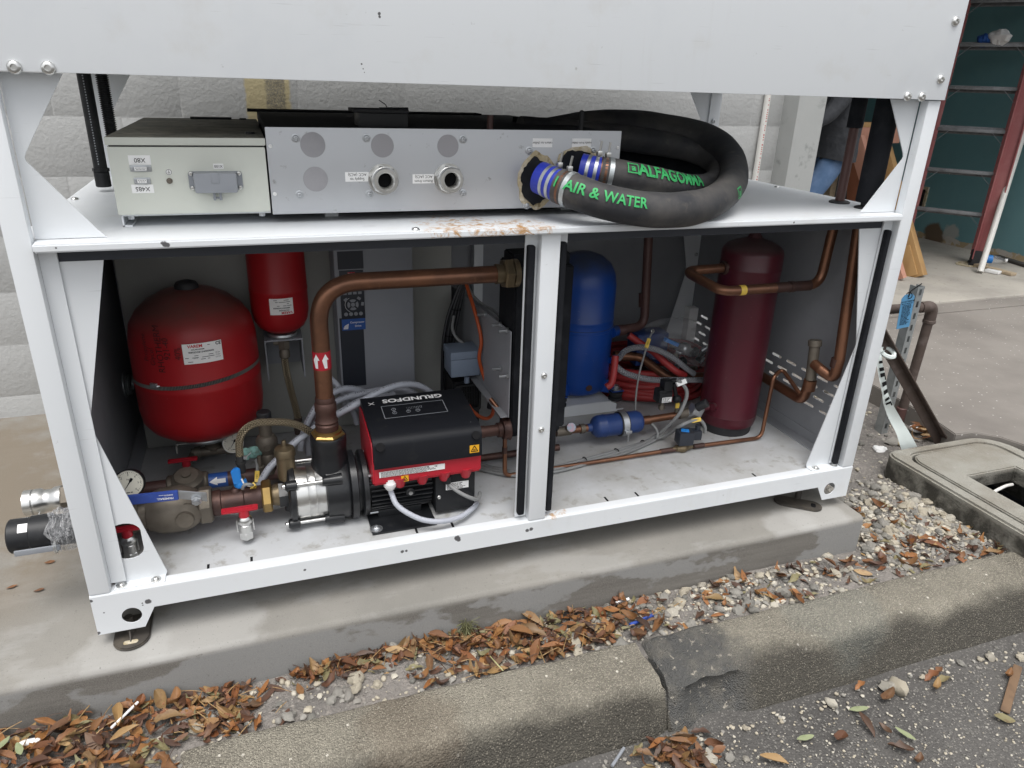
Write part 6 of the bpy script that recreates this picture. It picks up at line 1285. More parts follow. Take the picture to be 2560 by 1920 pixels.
for v in bmx.verts:
    d = v.co.copy(); f = 1 + .28 * nz(d.x, d.y, d.z, 1.5) + .13 * abs(nz(d.x + 3, d.y, d.z, 3.4)) + .05 * abs(nz(d.x, d.y, d.z, 9)); v.co = c + V((d.x * .155 * f, d.y * .12 * f, d.z * .078 * f + .035 * (1 - abs(d.x)) + .02 * d.x * -1))
q = MB().bm(bmx); tag(q.build('plastic_bag', M['clear'], origin=c, sharp=60), 'clear plastic bag of fittings behind the coil of red hose', 'bag')
a, b_ = at(1722, 770, y=.95), at(1748, 830, y=.95); q = MB(); q.bx(a.x, b_.x, .94, .98, b_.z - .05, a.z, bev=.002); tag(q.build('paper_box', M['label'], origin=(a.x, .96, b_.z)), 'pale box leaning in the dim back right corner', 'box')
# ================================================================== RIGHT HAND SIDE AND GARAGE
p0, p1 = at(1917, 241, y=WY - .018), at(1890, 452, y=WY - .018)
q = MB(); xx = (p0.x + p1.x) / 2; q.cyl((xx, WY - .017, -.1), (xx, WY - .017, 2.6), .0145, n=18); cdt = thing('pvc_conduit', (xx, WY - .017, 0), 'white PVC conduit with faint red print running up the block wall', 'conduit'); q.build('tube', M['pvc'], cdt)
q = MB(); rr_ = random.Random(8); z = .78
while z < 1.28:
    h = rr_.uniform(.005, .011); y_ = WY - .0318; w_ = rr_.uniform(.004, .008); q.quad(V((xx - w_ / 2, y_, z)), V((xx + w_ / 2, y_, z)), V((xx + w_ / 2, y_, z + h * .5)), V((xx - w_ / 2, y_, z + h * .5))); z += h + rr_.choice([.002, .003, .012])
q.build('lettering', M['inkred'], cdt, flat=True)
# --- ladder leaning folded against the teal wall
foot = V((5.95, 2.70, 0)); az_ = rad(37); d_ = V((-math.sin(az_), math.cos(az_), 0)); lean = rad(10); nh = V((math.cos(az_), math.sin(az_), 0))
upL = nh * math.sin(lean) + Z * math.cos(lean); wL = .50; nL = d_.cross(upL).normalized(); nL = nL if nL.dot(nh) < 0 else -nL
def stp_(k): return .40 + .318 * (k - 1)
la = thing('step_ladder', foot, 'faded red fibreglass step ladder with grey metal treads against the teal wall', 'ladder')
rmL = Matrix((d_, nL, upL)).transposed()
def lrail(o, w_, name, mk):
    q = MB(); c = o + upL * 1.25
    q.box(c, (.042, .008, 2.35), rot=rmL, bev=.002); q.box(c - nL * .046 + d_ * w_ * .011, (.008, .092, 2.35), rot=rmL, bev=.002); q.box(c - nL * .092, (.030, .008, 2.35), rot=rmL, bev=.002); q.box(c - nL * .046 + d_ * w_ * .016, (.006, .014, 2.35), rot=rmL, bev=.002)
    q.box(c - nL * .036 - d_ * w_ * .0, (.014, .012, 2.35), rot=rmL); return q.build(name, M[mk], la)
lrail(foot, -1, 'rail', 'fibre'); lrail(foot + d_ * wL, 1, 'rail', 'fibre')
back = foot + nh * .115
lrail(back + d_ * (wL + .01), 1, 'rear_rail', 'fibre')
rB = V((.61, -.79, 0)); f0 = at(2432, 664, z=0); nB = rB.cross(upL).normalized(); rmB = Matrix((rB, nB, upL)).transposed(); q = MB(); cB = f0 + upL * 1.25 + rB * .03
q.box(cB, (.092, .012, 2.4), rot=rmB, bev=.003); q.box(cB + rB * .046 + nB * .014, (.010, .034, 2.4), rot=rmB, bev=.002); q.box(cB - rB * .046 + nB * .014, (.010, .034, 2.4), rot=rmB, bev=.002); q.box(cB - rB * .012 + nB * .0, (.005, .017, 2.4), rot=rmB); q.build('rear_rail', M['fibre'], la)
q = MB(); q.box(f0 + rB * .03 + upL * .06, (.10, .045, .12), rot=rmB, bev=.004); q.box(f0 + rB * .03 + Z * .009, (.13, .07, .018), rot=Matrix((rB, V((nB.x, nB.y, 0)).normalized(), Z)).transposed(), bev=.003); q.build('foot', M['rubber'], la)
for k in range(1, 8):
    o = foot + upL * stp_(k) + d_ * wL / 2
    q = MB(); q.box(o - nL * .032, (wL - .03, .078, .006), rot=Matrix((d_, V((nL.x, nL.y, 0)).normalized(), Z)).transposed(), bev=.001); q.box(o + nL * .008 - Z * .012, (wL - .03, .005, .026), rot=rmL, bev=.001)
    for j in range(4): q.box(o - nL * (.006 + .016 * j) + Z * .0045, (wL - .035, .003, .003), rot=rmL)
    q.box(o - nL * .066 - Z * .016, (wL - .03, .005, .036), rot=rmL); q.build('step', M['ladalu'], la)
    for s in (0, 1):
        e = foot + upL * (stp_(k) - .11) + d_ * (wL * s + (.012 if s == 0 else -.012)); f = foot + upL * (stp_(k) - .02) + d_ * (wL * s + (.10 if s == 0 else -.10)); q = MB(); q.box((e + f) / 2, ((f - e).length, .018, .003), rot=Matrix(((f - e).normalized(), nL, (f - e).normalized().cross(nL))).transposed()); q.build('brace', M['ladalu'], la)
    if k in (3, 5):
        q = MB(); q.box(back + upL * stp_(k) + d_ * wL / 2, (wL + .02, .02, .03), rot=rmL); q.build('rear_bar', M['ladalu'], la)
for o in (foot, foot + d_ * wL, back + d_ * (wL + .01)):
    q = MB(); q.box(o + upL * .055 - nL * .036, (.034, .088, .12), rot=rmL, bev=.004); q.box(o + Z * .008 - nL * .036, (.05, .11, .016), rot=Matrix((d_, V((nL.x, nL.y, 0)).normalized(), Z)).transposed(), bev=.003); q.build('foot', M['rubber'], la)
for k in range(1, 8):
    for s in (.0, .012): q = MB(); c = foot + upL * (stp_(k) + s * 1.6 - .012) + nL * .004; q.cyl(c, c + nL * .003, .0045, n=10); q.build('rivet', M['blackp'], la)
# bag of rags on a tread
c = foot + upL * stp_(5) + d_ * .26 - nL * .03 + Z * .03; bgl = thing('rag_bag', c, 'crumpled white and blue plastic bag lying on a ladder tread', 'bag')
for nm, mk, off, sc in (('bag', 'whitep', V((0, -.04, .02)), (.05, .10, .055)), ('cloth', 'blued', V((-.02, .06, .0)), (.05, .055, .045))):
    q = MB(); q.ball(c + off, 1, n=28, sc=sc)
    for i, v in enumerate(q.v): dd = (v - c - off); q.v[i] = c + off + dd * (1 + .35 * nz(dd.x, dd.y, dd.z, 22) + .2 * nz(dd.x, dd.y, dd.z, 60))
    q.build(nm, M[mk], bgl, sharp=20)
# --- white PVC pipe leaning on the wall
a = at(2450, 680, z=.012); b_ = at(2566, 310, x=6.30); dd = (b_ - a).normalized(); top_ = a + dd * 2.4
k = (6.43 - a.x) / dd.x if dd.x > .01 else 2.4
q = MB(); q.lathe(a, dd, [(0, .017), (0, .0225), (min(k, 2.6), .0225), (min(k, 2.6), .017), (0, .017)], 20); pp = thing('pvc_pipe', a, 'long white PVC pipe leaning beside the red ladder', 'pipe'); q.build('tube', M['pvc'], pp)
q = MB(); q.cyl(a + dd * .006, a + dd * .01, .0175, n=16); q.build('bore', M['greyp'], pp)
# --- electrical outlet cut in the wall
q = MB(); c = at(2303, 496, x=6.445); q.bx(6.436, 6.45, c.y - .06, c.y + .06, c.z - .11, c.z + .11); ob = thing('outlet_box', c, 'open outlet box with loose wiring in the teal wall behind the cabinet post', 'electrical box'); q.build('plate', M['gum'], ob)
q = MB(); q.bx(6.430, 6.436, c.y - .035, c.y + .035, c.z - .085, c.z + .085); q.build('wiring', M['blackp'], ob)
# --- sawhorse and boards in the garage
sh = thing('sawhorse', at(2290, 690, z=0), 'rough timber sawhorse with splayed tan and pink legs', 'sawhorse')
def beam(p, q_, w_, h, mk, name, parent, upv=None):
    p, q_ = V(p), V(q_); t = (q_ - p).normalized(); s_ = t.cross(Z if abs(t.z) < .95 else Y).normalized() if upv is None else t.cross(upv).normalized(); n_ = s_.cross(t); q = MB(); q.box((p + q_) / 2, ((q_ - p).length, w_, h), rot=Matrix((t, s_, n_)).transposed(), bev=.003); return q.build(name, M[mk], parent)
bt = at(2166, 337, y=3.0); f1 = at(2296, 692, z=0); f2 = at(2245, 699, z=0); t1 = at(2205, 360, y=2.95); t2 = at(2140, 345, y=2.85)
beam(f1 + V((0, 0, .0)), t1, .09, .10, 'wood', 'leg', sh, V((.4, -1, 0))); beam(f1 + V((-.05, .02, .0)), f1 + (t1 - f1) * .22 + V((-.045, .02, 0)), .04, .10, 'wood', 'leg_cleat', sh, V((.4, -1, 0)))
beam(f2, t2, .05, .11, 'woodpink', 'leg', sh, V((.3, -1, 0))); beam(f1 + V((.35, .75, 0)), t1 + V((.1, .1, 0)), .04, .09, 'woodred', 'leg', sh, V((.4, -1, 0))); beam(f2 + V((.25, .75, 0)), t2 + V((.1, .1, 0)), .04, .09, 'woodred', 'leg', sh, V((.4, -1, 0)))
beam(bt + V((-.35, .0, 0)), bt + V((.42, .1, 0)), .04, .13, 'woodpink', 'top_beam', sh); beam(bt + V((-.35, .02, .07)), bt + V((.42, .12, .07)), .09, .035, 'wood', 'top_board', sh)
lb = thing('leaning_boards', at(2130, 470, y=3.4) * 1, 'yellow edged board and pale plywood leaning together in the garage', 'boards')
a, b_ = at(2123, 425, y=3.3), at(2141, 505, y=3.3); d2 = (b_ - a).normalized(); beam(a - d2 * .25, b_ + d2 * .45, .06, .03, 'yboard', 'yellow_board', lb); beam(a - d2 * .2 + V((.05, .03, 0)), b_ + d2 * .42 + V((.05, .03, 0)), .06, .03, 'ply', 'plywood_board', lb)
a, b_ = at(2082, 412, y=3.5), at(2087, 495, y=3.5); q = MB(); q.bx(a.x - .02, a.x + .035, 3.45, 3.52, 0, a.z + .1); tag(q.build('timber_post', M['ply'], origin=(a.x, 3.48, 0)), 'pale upright timber behind the standing person', 'post')
q = MB(); a, b_ = at(2092, 400, y=3.8), at(2125, 480, y=3.8); q.bx(a.x, b_.x + .08, 3.75, 4.1, 0, a.z + .02, bev=.02); tag(q.build('storage_bin', M['rubber'], origin=(a.x, 3.9, 0)), 'tall black bin standing in the shade of the garage', 'bin')
q = MB(); a = at(2055, 430, y=4.3); q.bx(a.x - .3, a.x + .5, 4.25, 4.5, 0, a.z + .05, bev=.004); tag(q.build('cardboard_box', M['gum'], origin=(a.x, 4.4, 0)), 'brown carton in the garage behind the blue jeans', 'box')
# --- the worker behind the column, bending his knees and facing left
hp = at(2085, 330, y=2.35); PXc = at(2088, 390, y=2.35); gx = PXc.x - .03; gy = 2.38; hz = PXc.z
wk = thing('person', (gx - .12, gy, 0), 'person in a charcoal jacket and blue jeans half hidden by the grey column', 'person')
J = {'pel': (gx - .01, gy, hz + .05), 'sp1': (gx - .02, gy, hz + .22), 'sp2': (gx - .05, gy, hz + .42), 'nk': (gx - .07, gy, hz + .56), 'hd': (gx - .10, gy, hz + .70), 'ht': (gx - .09, gy, hz + .80)}
V_ = []; E_ = []; R_ = []
def jv(p, r): V_.append(V(p)); R_.append(r); return len(V_) - 1
def je(*ids):
    for a, b_ in zip(ids, ids[1:]): E_.append((a, b_))
pel = jv(J['pel'], (.15, .125)); s1 = jv(J['sp1'], (.14, .115)); s2 = jv(J['sp2'], (.17, .12)); nk = jv(J['nk'], (.06, .06)); hd = jv(J['hd'], (.085, .10)); ht = jv(J['ht'], (.06, .075)); je(pel, s1, s2, nk, hd, ht)
for s in (-1, 1):
    sh_ = jv((J['sp2'][0], gy + s * .17, J['sp2'][2] + .03), (.07, .07)); el = jv((J['sp2'][0] - .20, gy + s * .21, hz + .24), (.05, .05)); wr = jv((J['sp2'][0] - .42, gy + s * .17, hz + .16), (.036, .036)); hn = jv((J['sp2'][0] - .50, gy + s * .16, hz + .13), (.042, .022)); fg = jv((J['sp2'][0] - .57, gy + s * .15, hz + .10), (.03, .015)); je(s2, sh_, el, wr, hn, fg)
    hpj = jv((gx - .03, gy + s * .09, hz - .03), (.095, .095)); kn = jv((gx - .34, gy + s * .10, hz * .52), (.068, .068)); an = jv((gx - .20 + s * .05, gy + s * .10, .10), (.048, .048)); hl = jv((gx - .20 + s * .05, gy + s * .10, .05), (.045, .045)); to = jv((gx - .38 + s * .05, gy + s * .11, .04), (.045, .032)); je(pel, hpj, kn, an, hl, to)
me = bpy.data.meshes.new('body'); me.from_pydata([tuple(v - wk.location) for v in V_], E_, []); body = bpy.data.objects.new('body', me); COL.objects.link(body); body.parent = wk
sk = body.modifiers.new('s', 'SKIN'); sk.use_smooth_shade = True; sb = body.modifiers.new('d', 'SUBSURF'); sb.levels = 2; sb.render_levels = 2
for i, v in enumerate(me.skin_vertices[0].data): v.radius = R_[i]; v.use_root = (i == 0)
dg = bpy.context.evaluated_depsgraph_get(); dg.update(); nm = bpy.data.meshes.new_from_object(body.evaluated_get(dg)); body.modifiers.clear(); body.data = nm; nm.name = 'body'
nm.materials.clear()
for k_ in ('jacket', 'jeans', 'skin', 'boot'): nm.materials.append(M[k_])
for p in nm.polygons:
    c = p.center + wk.location; xl = c.x - gx; p.material_index = 3 if c.z < .12 else 1 if c.z < hz + .0 and not (xl < -.26 and c.z > hz - .12 and abs(c.y - gy) > .14) else 2 if (c.z > hz + .55 or (xl < -.48 and c.z > hz - .2)) else 0
# jacket skirt with a hem, hair, boots' soles
q = MB(); n1, n2 = 22, 40; vs = []
for i in range(n1 + 1):
    t = i / n1; z = hz - .012 + .46 * t; rx_ = .145 + .02 * t - .014 * math.sin(t * 3.1); ry_ = .215 + .02 * math.sin(t * 3)
    for j in range(n2):
        a = 2 * math.pi * j / n2; f = 1 + .05 * nz(math.cos(a) * 2, z * 7 + math.sin(a), 0, 1.6) + .03 * nz(math.cos(a) * 3, z * 16, math.sin(a) * 3, 1.8)
        vs.append((gx - .02 - .03 * t + rx_ * f * math.cos(a), gy + ry_ * f * math.sin(a), z + .012 * math.sin(a * 2 + 1) * (1 - t)))
q.add(vs, [[i * n2 + j, i * n2 + (j + 1) % n2, (i + 1) * n2 + (j + 1) % n2, (i + 1) * n2 + j] for i in range(n1) for j in range(n2)]); q.torus((gx - .02, gy, hz - .01), Z, .001, .001); q.build('jacket', M['jacket'], wk, sharp=80)
q = MB(); c = V(J['ht']); q.ball(c + V((.02, 0, -.02)), .1, n=20, sc=(1.05, .88, .85)); q.build('hair', M['hair'], wk)
q = MB(); c = V(J['hd']); q.cyl(c + V((-.085, 0, .0)), c + V((-.115, 0, -.015)), .016, .010, n=10); q.ball(c + V((0, .088, 0)), .026, sc=(.8, .4, 1.1)); q.ball(c + V((0, -.088, 0)), .026, sc=(.8, .4, 1.1)); q.build('nose_and_ears', M['skin'], wk)
q = MB(); q.ball(c + V((-.082, .03, .022)), .011); q.ball(c + V((-.082, -.03, .022)), .011); q.box(c + V((-.086, 0, -.045)), (.01, .045, .007)); q.build('eyes_and_mouth', M['hair'], wk)

# --- pipework beside the cabinet
gb = -.12
sp = at(2205, 1088, z=gb); stp = at(2277, 719, y=sp.y); st_ = thing('strut_channel', (sp.x, sp.y, gb), 'galvanised slotted strut post with a blue tag beside the cabinet', 'post')
q = MB(); x = sp.x + .01; w_ = .036; hole_ = [[(-.0065, z), (.0065, z), (.0065, z + .026), (-.0065, z + .026)] for z in [.03 + .05 * i for i in range(13)]]
q.prism([(-w_ / 2, -.05), (w_ / 2, -.05), (w_ / 2, stp.z - gb), (-w_ / 2, stp.z - gb)], (x, sp.y + .003, gb), X, Z, .003, holes=hole_)
q.bx(x - w_ / 2, x - w_ / 2 + .003, sp.y + .0035, sp.y + .04, gb - .05, stp.z); q.bx(x + w_ / 2 - .003, x + w_ / 2, sp.y + .0035, sp.y + .04, gb - .05, stp.z); q.build('channel', M['galv'], st_)
tg = at(2264, 778, y=sp.y - .02); tw, th_ = .066, .142
m_ = M['tagblue'] = mat('blue_tag_card', (.09, .27, .47), .45)
q = MB(); rmT = Matrix.Rotation(rad(-5), 3, 'Y'); q.prism(orient([(-tw / 2, -th_ / 2), (tw / 2, -th_ / 2), (tw / 2, th_ / 2 - .014), (tw / 2 - .014, th_ / 2), (-tw / 2 + .014, th_ / 2), (-tw / 2, th_ / 2 - .014)]), tg, rmT @ X, rmT @ Z, .0012)
o_ = tg - Y * .0012 * 1.5 + Y * 0; put_text(q, 'DO NOT REMOVE', o_ + rmT @ Z * (th_ * .29) - Y * .0006, rmT @ X, rmT @ Z, .0085, 1, .02); microtext(q, o_ + rmT @ Z * (th_ * .23) - Y * .0006, rmT @ X, rmT @ Z, .058, .005, 1, 1, rr_, .95)
microtext(q, o_ - rmT @ Z * (th_ * .10) - Y * .0006, rmT @ X, rmT @ Z, .045, .085, 15, 1, rr_, .9)
tgo = q.build('inspection_tag', [m_, M['ink']], origin=tg, flat=True); tag(tgo, 'blue inspection tag reading DO NOT REMOVE tied to the strut post', 'tag')
q = MB(); t0_ = tg + rmT @ Z * (th_ / 2 - .012); q.tube(spline([t0_, t0_ + V((-.006, -.008, .012)), t0_ + V((.0, -.006, .026)), t0_ + V((.022, -.01, .044)), t0_ + V((.04, -.012, .056))]), .002, 6); q.torus(t0_ + V((0, -.003, .008)), V((1, .2, 0)), .012, .0018, 0, 16, 5); q.build('tie', M['ink'], tgo)
pb_ = at(2268, 1080, z=gb); wp = thing('water_pipe', (pb_.x, pb_.y, gb), 'brown iron pipe rising from the gravel and elbowing behind the cabinet', 'pipe')
yW = sp.y - .012 + .055; tpz = at(2338, 765, y=yW)
pth = [V((pb_.x - .01, yW, gb - .1)), V((tpz.x - .012, yW, tpz.z)), V((2.60, yW, tpz.z + .005))]
q = MB(); q.tube(fillet(pth, .05, 9), .0195, 20); q.build('pipe_body', M['rusty'], wp)
q = MB(); e_ = V((tpz.x - .012, yW, tpz.z)); q.cyl(e_ - Z * .075, e_ - Z * .058, .0255, n=20, bev=.003); q.tube(fillet([e_ - Z * .06, e_, e_ - X * .07], .05, 8), .0235, 18); q.cyl(e_ - X * .072, e_ - X * .13, .0215, n=18, bev=.002); q.cyl(e_ - X * .10, e_ - X * .112, .026, n=8); q.build('elbow', M['rusty'], wp)
q = MB(); q.cyl((pb_.x - .012, yW, gb - .05), (pb_.x - .011, yW, gb + .10), .022, n=16, bev=.002); q.build('sleeve', M['painted_pipe'], wp)
a, b_ = at(2348, 1104, z=-.09), at(2207, 858, y=.44); ir = thing('angle_iron', a, 'rusty angle iron stake leaning against the cabinet corner', 'stake'); t_ = (b_ - a).normalized(); s_ = t_.cross(Y).normalized(); q = MB(); rm = Matrix((t_, s_, t_.cross(s_))).transposed(); q.box((a + b_) / 2 + t_ * .02, ((b_ - a).length + .12, .040, .005), rot=rm, bev=.001); q.box((a + b_) / 2 + t_ * .02 - s_ * .019 + t_.cross(s_) * .016, ((b_ - a).length + .12, .005, .036), rot=rm, bev=.001); q.build('bar', M['rusty'], ir)
# barrier tape
m_ = M['tape'] = mat('white_barrier_tape', (.66, .72, .70), .4, bump=(30, .3, .004))
pts = [at(2214, 876, y=.42), at(2203, 882, y=.405), at(2199, 905, y=.40), at(2206, 945, y=.39), at(2214, 990, y=.385), at(2222, 1015, y=.38), at(2236, 1045, y=.37), at(2255, 1080, y=.36), at(2274, 1122, y=.34)]
wd = [.012, .016, .020, .026, .03, .032, .040, .05, .058]; sp_ = spline(pts, 6); vs = []
for i, p in enumerate(sp_):
    t_ = (sp_[min(i + 1, len(sp_) - 1)] - sp_[max(i - 1, 0)]).normalized(); f = i / (len(sp_) - 1) * (len(wd) - 1); w_ = wd[int(f)] + (wd[min(int(f) + 1, len(wd) - 1)] - wd[int(f)]) * (f - int(f)); s_ = t_.cross(Y + .5 * Z).normalized()
    tw_ = .5 * math.sin(i * .35); s_ = (s_ * math.cos(tw_) + Y * math.sin(tw_) * .6).normalized(); vs += [p - s_ * w_ / 2, p + Y * .004, p + s_ * w_ / 2]
q = MB(); q.add(vs, [[3 * i + k, 3 * i + k + 1, 3 * i + k + 4, 3 * i + k + 3] for i in range(len(sp_) - 1) for k in (0, 1)])
def ontape(x, y):
    f = max(0, min(len(sp_) - 1.001, (x))); i = int(f); a, b_ = sp_[i].lerp(sp_[i + 1], f - i), (V(vs[3 * i + 2]) - V(vs[3 * i])); return a + b_ * y - Y * .006 - Z * .001
for i, x in enumerate((11, 14, 16, 19, 21.5, 24.5, 27)):
    h = .36; q.add([ontape(x, -h), ontape(x + 1.3, -h), ontape(x + 1.3, h), ontape(x, h)], [[0, 1, 2, 3]], 1)
    if i in (2, 6): q.add([ontape(x + 1.0, .2), ontape(x + 2.6, .2), ontape(x + 2.6, h), ontape(x + 1.0, h)], [[0, 1, 2, 3]], 1)
o = q.build('barrier_tape', [m_, M['ink']], origin=pts[0]); o.data.materials[0].use_backface_culling = False; tag(o, 'strip of white barrier tape with black print knotted to the leaning angle iron', 'tape')
q = MB(); q.torus(pts[0] + V((.01, 0, -.008)), t_.cross(Z) + V((.3, 0, 1)), .028, .009, 0, 18, 6); kn_ = q.build('knot', m_, o)

# --- rubbish by the wall and on the garage floor
def litter(name, mk, u, v_, z, sz, label, cat, seed, flat=.4, x=None):
    c = at(u, v_, z=z); q = MB(); q.ball(c + Z * sz * flat * .6, 1, n=22, sc=(sz, sz * .8, sz * flat))
    for i, v in enumerate(q.v): d = v - c; q.v[i] = c + d * (1 + .35 * nz(d.x, d.y, d.z + seed, 1.3 / sz) + .15 * nz(d.x, d.y, d.z + seed, 4 / sz))
    return tag(q.build(name, M[mk], origin=c, sharp=25), label, cat)
litter('rag', 'label', 2200, 1128, gb + .005, .030, 'small crumpled white scrap lying on the gravel by the cabinet', 'rag', 3, .5)
litter('rag', 'gum', 2262, 1112, gb + .01, .042, 'dirty pale rag lying on the gravel against the meter box', 'rag', 7, .35)
litter('rag', 'label', 2295, 1076, gb + .02, .040, 'white scrap on dead leaves behind the barrier tape', 'rag', 11, .3)
a = at(2478, 648, z=.03); bo = thing('water_bottle', a, 'clear plastic water bottle with a blue label lying on the garage floor', 'bottle')
q = MB(); db = V((.8, -.6, 0)).normalized(); q.lathe(a + Z * .0, db, [(-.10, 0), (-.10, .03), (-.09, .034), (.03, .034), (.06, .026), (.085, .013), (.10, .013)], 20); q.build('bottle_body', M['clear'], bo); q = MB(); q.lathe(a, db, [(-.05, .0345), (.005, .0345)], 20); q.build('label', M['bluep'], bo); q = MB(); q.cyl(a + db * .10, a + db * .116, .0145, n=14); q.build('cap', M['whitep'], bo)
for i, (u0, v0, u1, v1, mk, lb) in enumerate(((2440, 662, 2535, 686, 'ply', 'pale broken timber batten on the garage floor by the pipe'), (2490, 640, 2580, 668, 'darkboard', 'long dark batten lying along the foot of the teal wall'), (2465, 675, 2500, 682, 'label', 'short whitish offcut beside the fallen batten'))):
    o_ = thing('timber_offcut', at(u0, v0, z=.01), lb, 'timber'); beam(at(u0, v0, z=.015), at(u1, v1, z=.015), .06, .022, mk, 'board', o_)
q = MB(); c = at(2432, 660, z=.004); q.prism(blob(c.x, c.y, .14, .10, seed=3), (0, 0, .001), X, Y, .006); tag(q.build('board_scrap', M['gum'], origin=c), 'thin board scrap lying under the ladder foot', 'board')

# ================================================================== LEAVES AND STONES
rl = random.Random(21)
def leaf_mesh(k):
    L_, W_ = (.064, .020) if k % 3 else (.05, .024); n = 6; r_ = random.Random(k); cu, tw_, bd = r_.choice([-.5, .1, .3, .9, 1.9]), r_.uniform(-1.3, 1.3), r_.choice([.05, .15, .4, 1.1]); vs = []
    for i in range(n + 1):
        t = i / n; w_ = W_ * (math.sin(math.pi * (t * .94 + .04)) ** (.6 + .5 * r_.random() if 0 else .75)) * .5 * (1 + (.35 * math.sin(i * 2.3 + k) if k in (2, 5, 7) else .08 * math.sin(i * 1.7 + k))); x = (t - .5) * L_; z0 = cu * .25 * L_ * ((t - .5) ** 2 * 4 - .33)
        for j in (-1, -.5, 0, .5, 1):
            a = tw_ * (t - .5) * 1.2; yy = j * w_; zz = abs(j) ** 1.5 * w_ * bd; vs.append((x, yy * math.cos(a) - zz * math.sin(a), z0 + zz * math.cos(a) + yy * math.sin(a) + (.0008 if j == 0 else 0)))
    fs = [[i * 5 + j, (i + 1) * 5 + j, (i + 1) * 5 + j + 1, i * 5 + j + 1] for i in range(n) for j in range(4)]
    return vs, fs
LC = [(.20, .078, .030), (.085, .040, .024), (.28, .135, .045), (.055, .032, .022), (.23, .105, .042), (.11, .052, .030), (.33, .21, .09), (.07, .038, .026), (.26, .11, .035), (.19, .17, .085)]
m_ = M['leaf'] = mat('dead_oak_leaf', (.2, .08, .03), .55, rand=LC, bump=(160, .25, .001))
g = G(m_); g.color(g.mix(g.map(g.noise(45, 4), .5, .8), g.base(), (.09, .035, .015)))
LM = []
for k in range(9):
    vs, fs = leaf_mesh(k); q = MB().add(vs, fs); o = q.build('leaf', M['leaf']); LM.append(o.data); bpy.data.objects.remove(o)
LMJ = []
for k, c in enumerate(LC): mm = mat('leaf_litter_%d' % k, c, .6, var=(45, 4, .5, .8, (.09, .035, .015))); LMJ.append(mm)
def zsurf(x, y): return hbed(x, y)
def leaf_spot():
    """density of fallen leaves over the bed"""
    r = rl.random()
    if r < .46:                                          # deep drift at the left end, in front of the pad
        x = rl.triangular(-.40, .42, -.05); y = rl.uniform(-.50 if x < .16 else -.235, -.085); return x, y, .035 * sm(.42, -.1, x) * rl.random() ** .6
    if r < .60: x = rl.uniform(.42, 1.0); return x, (-.085 - abs(rl.gauss(0, .03))), .012 * rl.random()
    if r < .88: x = rl.triangular(.66, 1.52, 1.02); return x, rl.uniform(-.235, -.085), .018 * rl.random()
    if r < .96: x = rl.uniform(1.5, 2.7); return x, rl.uniform(-.24, -.10), .006 * rl.random()
    x = rl.uniform(2.25, 2.65); return x, rl.uniform(-.24, .12), .005 * rl.random()
def place_leaf(o, x, y, z, s=None, amp=.26):
    o.location = (x, y, z); o.rotation_euler = (rl.gauss(0, amp), rl.gauss(0, amp), rl.uniform(0, 6.28)); s = s or rl.choice([.5, .65, .75, .85, .95, 1.05, 1.2]); o.scale = (s, s * rl.uniform(.85, 1.15), s)
cnt = 0; lit = [MB() for _ in LC]
def jleaf(x, y, z, s, amp):
    vs, fs = leaf_mesh(rl.randrange(9)); from mathutils import Euler
    R3 = Euler((rl.gauss(0, amp), rl.gauss(0, amp), rl.uniform(0, 6.28))).to_matrix(); lit[rl.randrange(len(LC))].add([R3 @ (V(v) * s) + V((x, y, z)) for v in vs], fs)
for i in range(1500): x, y, h = leaf_spot(); jleaf(x, y, zsurf(x, y) + .004 + h * .8, rl.uniform(.25, 1.0) ** 1.2, .22)
for i in range(225):
    x, y, h = leaf_spot(); o = bpy.data.objects.new('leaf', LM[rl.randrange(9)]); COL.objects.link(o); o.parent = bed; place_leaf(o, x, y, zsurf(x, y) + .010 + h)
for i in range(30):
    x, y = at(2300 + rl.uniform(-20, 40), 1085 + rl.uniform(-15, 25), z=gb).xy; o = bpy.data.objects.new('leaf', LM[rl.randrange(9)]); COL.objects.link(o); o.parent = bed; place_leaf(o, x, y, zsurf(x, y) + .02 + .02 * rl.random())
# leaves on the asphalt: under the broken kerb end and strewn to the right
for u, v_, n_, sp2 in ((1690, 1880, 46, 46), (1740, 1905, 18, 30)):
    for i in range(n_):
        p = at(u + rl.gauss(0, sp2), min(v_ + rl.gauss(0, sp2 * .45), 1990), z=-.225); p.y = min(p.y, -.485); o = bpy.data.objects.new('leaf', LM[rl.randrange(9)]); COL.objects.link(o); o.parent = asphalt; place_leaf(o, p.x, p.y, -.226 + .018 * rl.random(), rl.uniform(.6, 1.0), .4)
for u, v_ in ((2345, 1680), (2330, 1690), (2360, 1702), (2215, 1745), (2150, 1715), (2165, 1816), (2210, 1828), (2250, 1874), (1935, 1905), (2340, 1720), (2295, 1905), (2520, 1690), (2510, 1800), (2100, 1850)):
    p = at(u, v_, z=-.228); o = bpy.data.objects.new('leaf', LM[rl.randrange(9)]); COL.objects.link(o); o.parent = asphalt; place_leaf(o, p.x, p.y, p.z + .006, rl.uniform(.7, 1.1), .15)
gl = M['gleaf'] = mat('green_grey_leaf', (.26, .29, .16), .6, var=(30, 4, .5, .8, (.16, .19, .09)))
gm = LM[1].copy(); gm.materials.clear(); gm.materials.append(gl)
for u, v_, a in ((2012, 1848, -.4), (2145, 1776, -.5), (2262, 1838, .2), (15, 1900, .4), (60, 1910, .5)):
    on_as = u > 1000; p = at(u, v_, z=-.226 if on_as else -.13); o = bpy.data.objects.new('leaf', gm); COL.objects.link(o); o.parent = asphalt if on_as else bed; place_leaf(o, p.x, p.y, p.z + (.006 if on_as else .045), .8, .12)
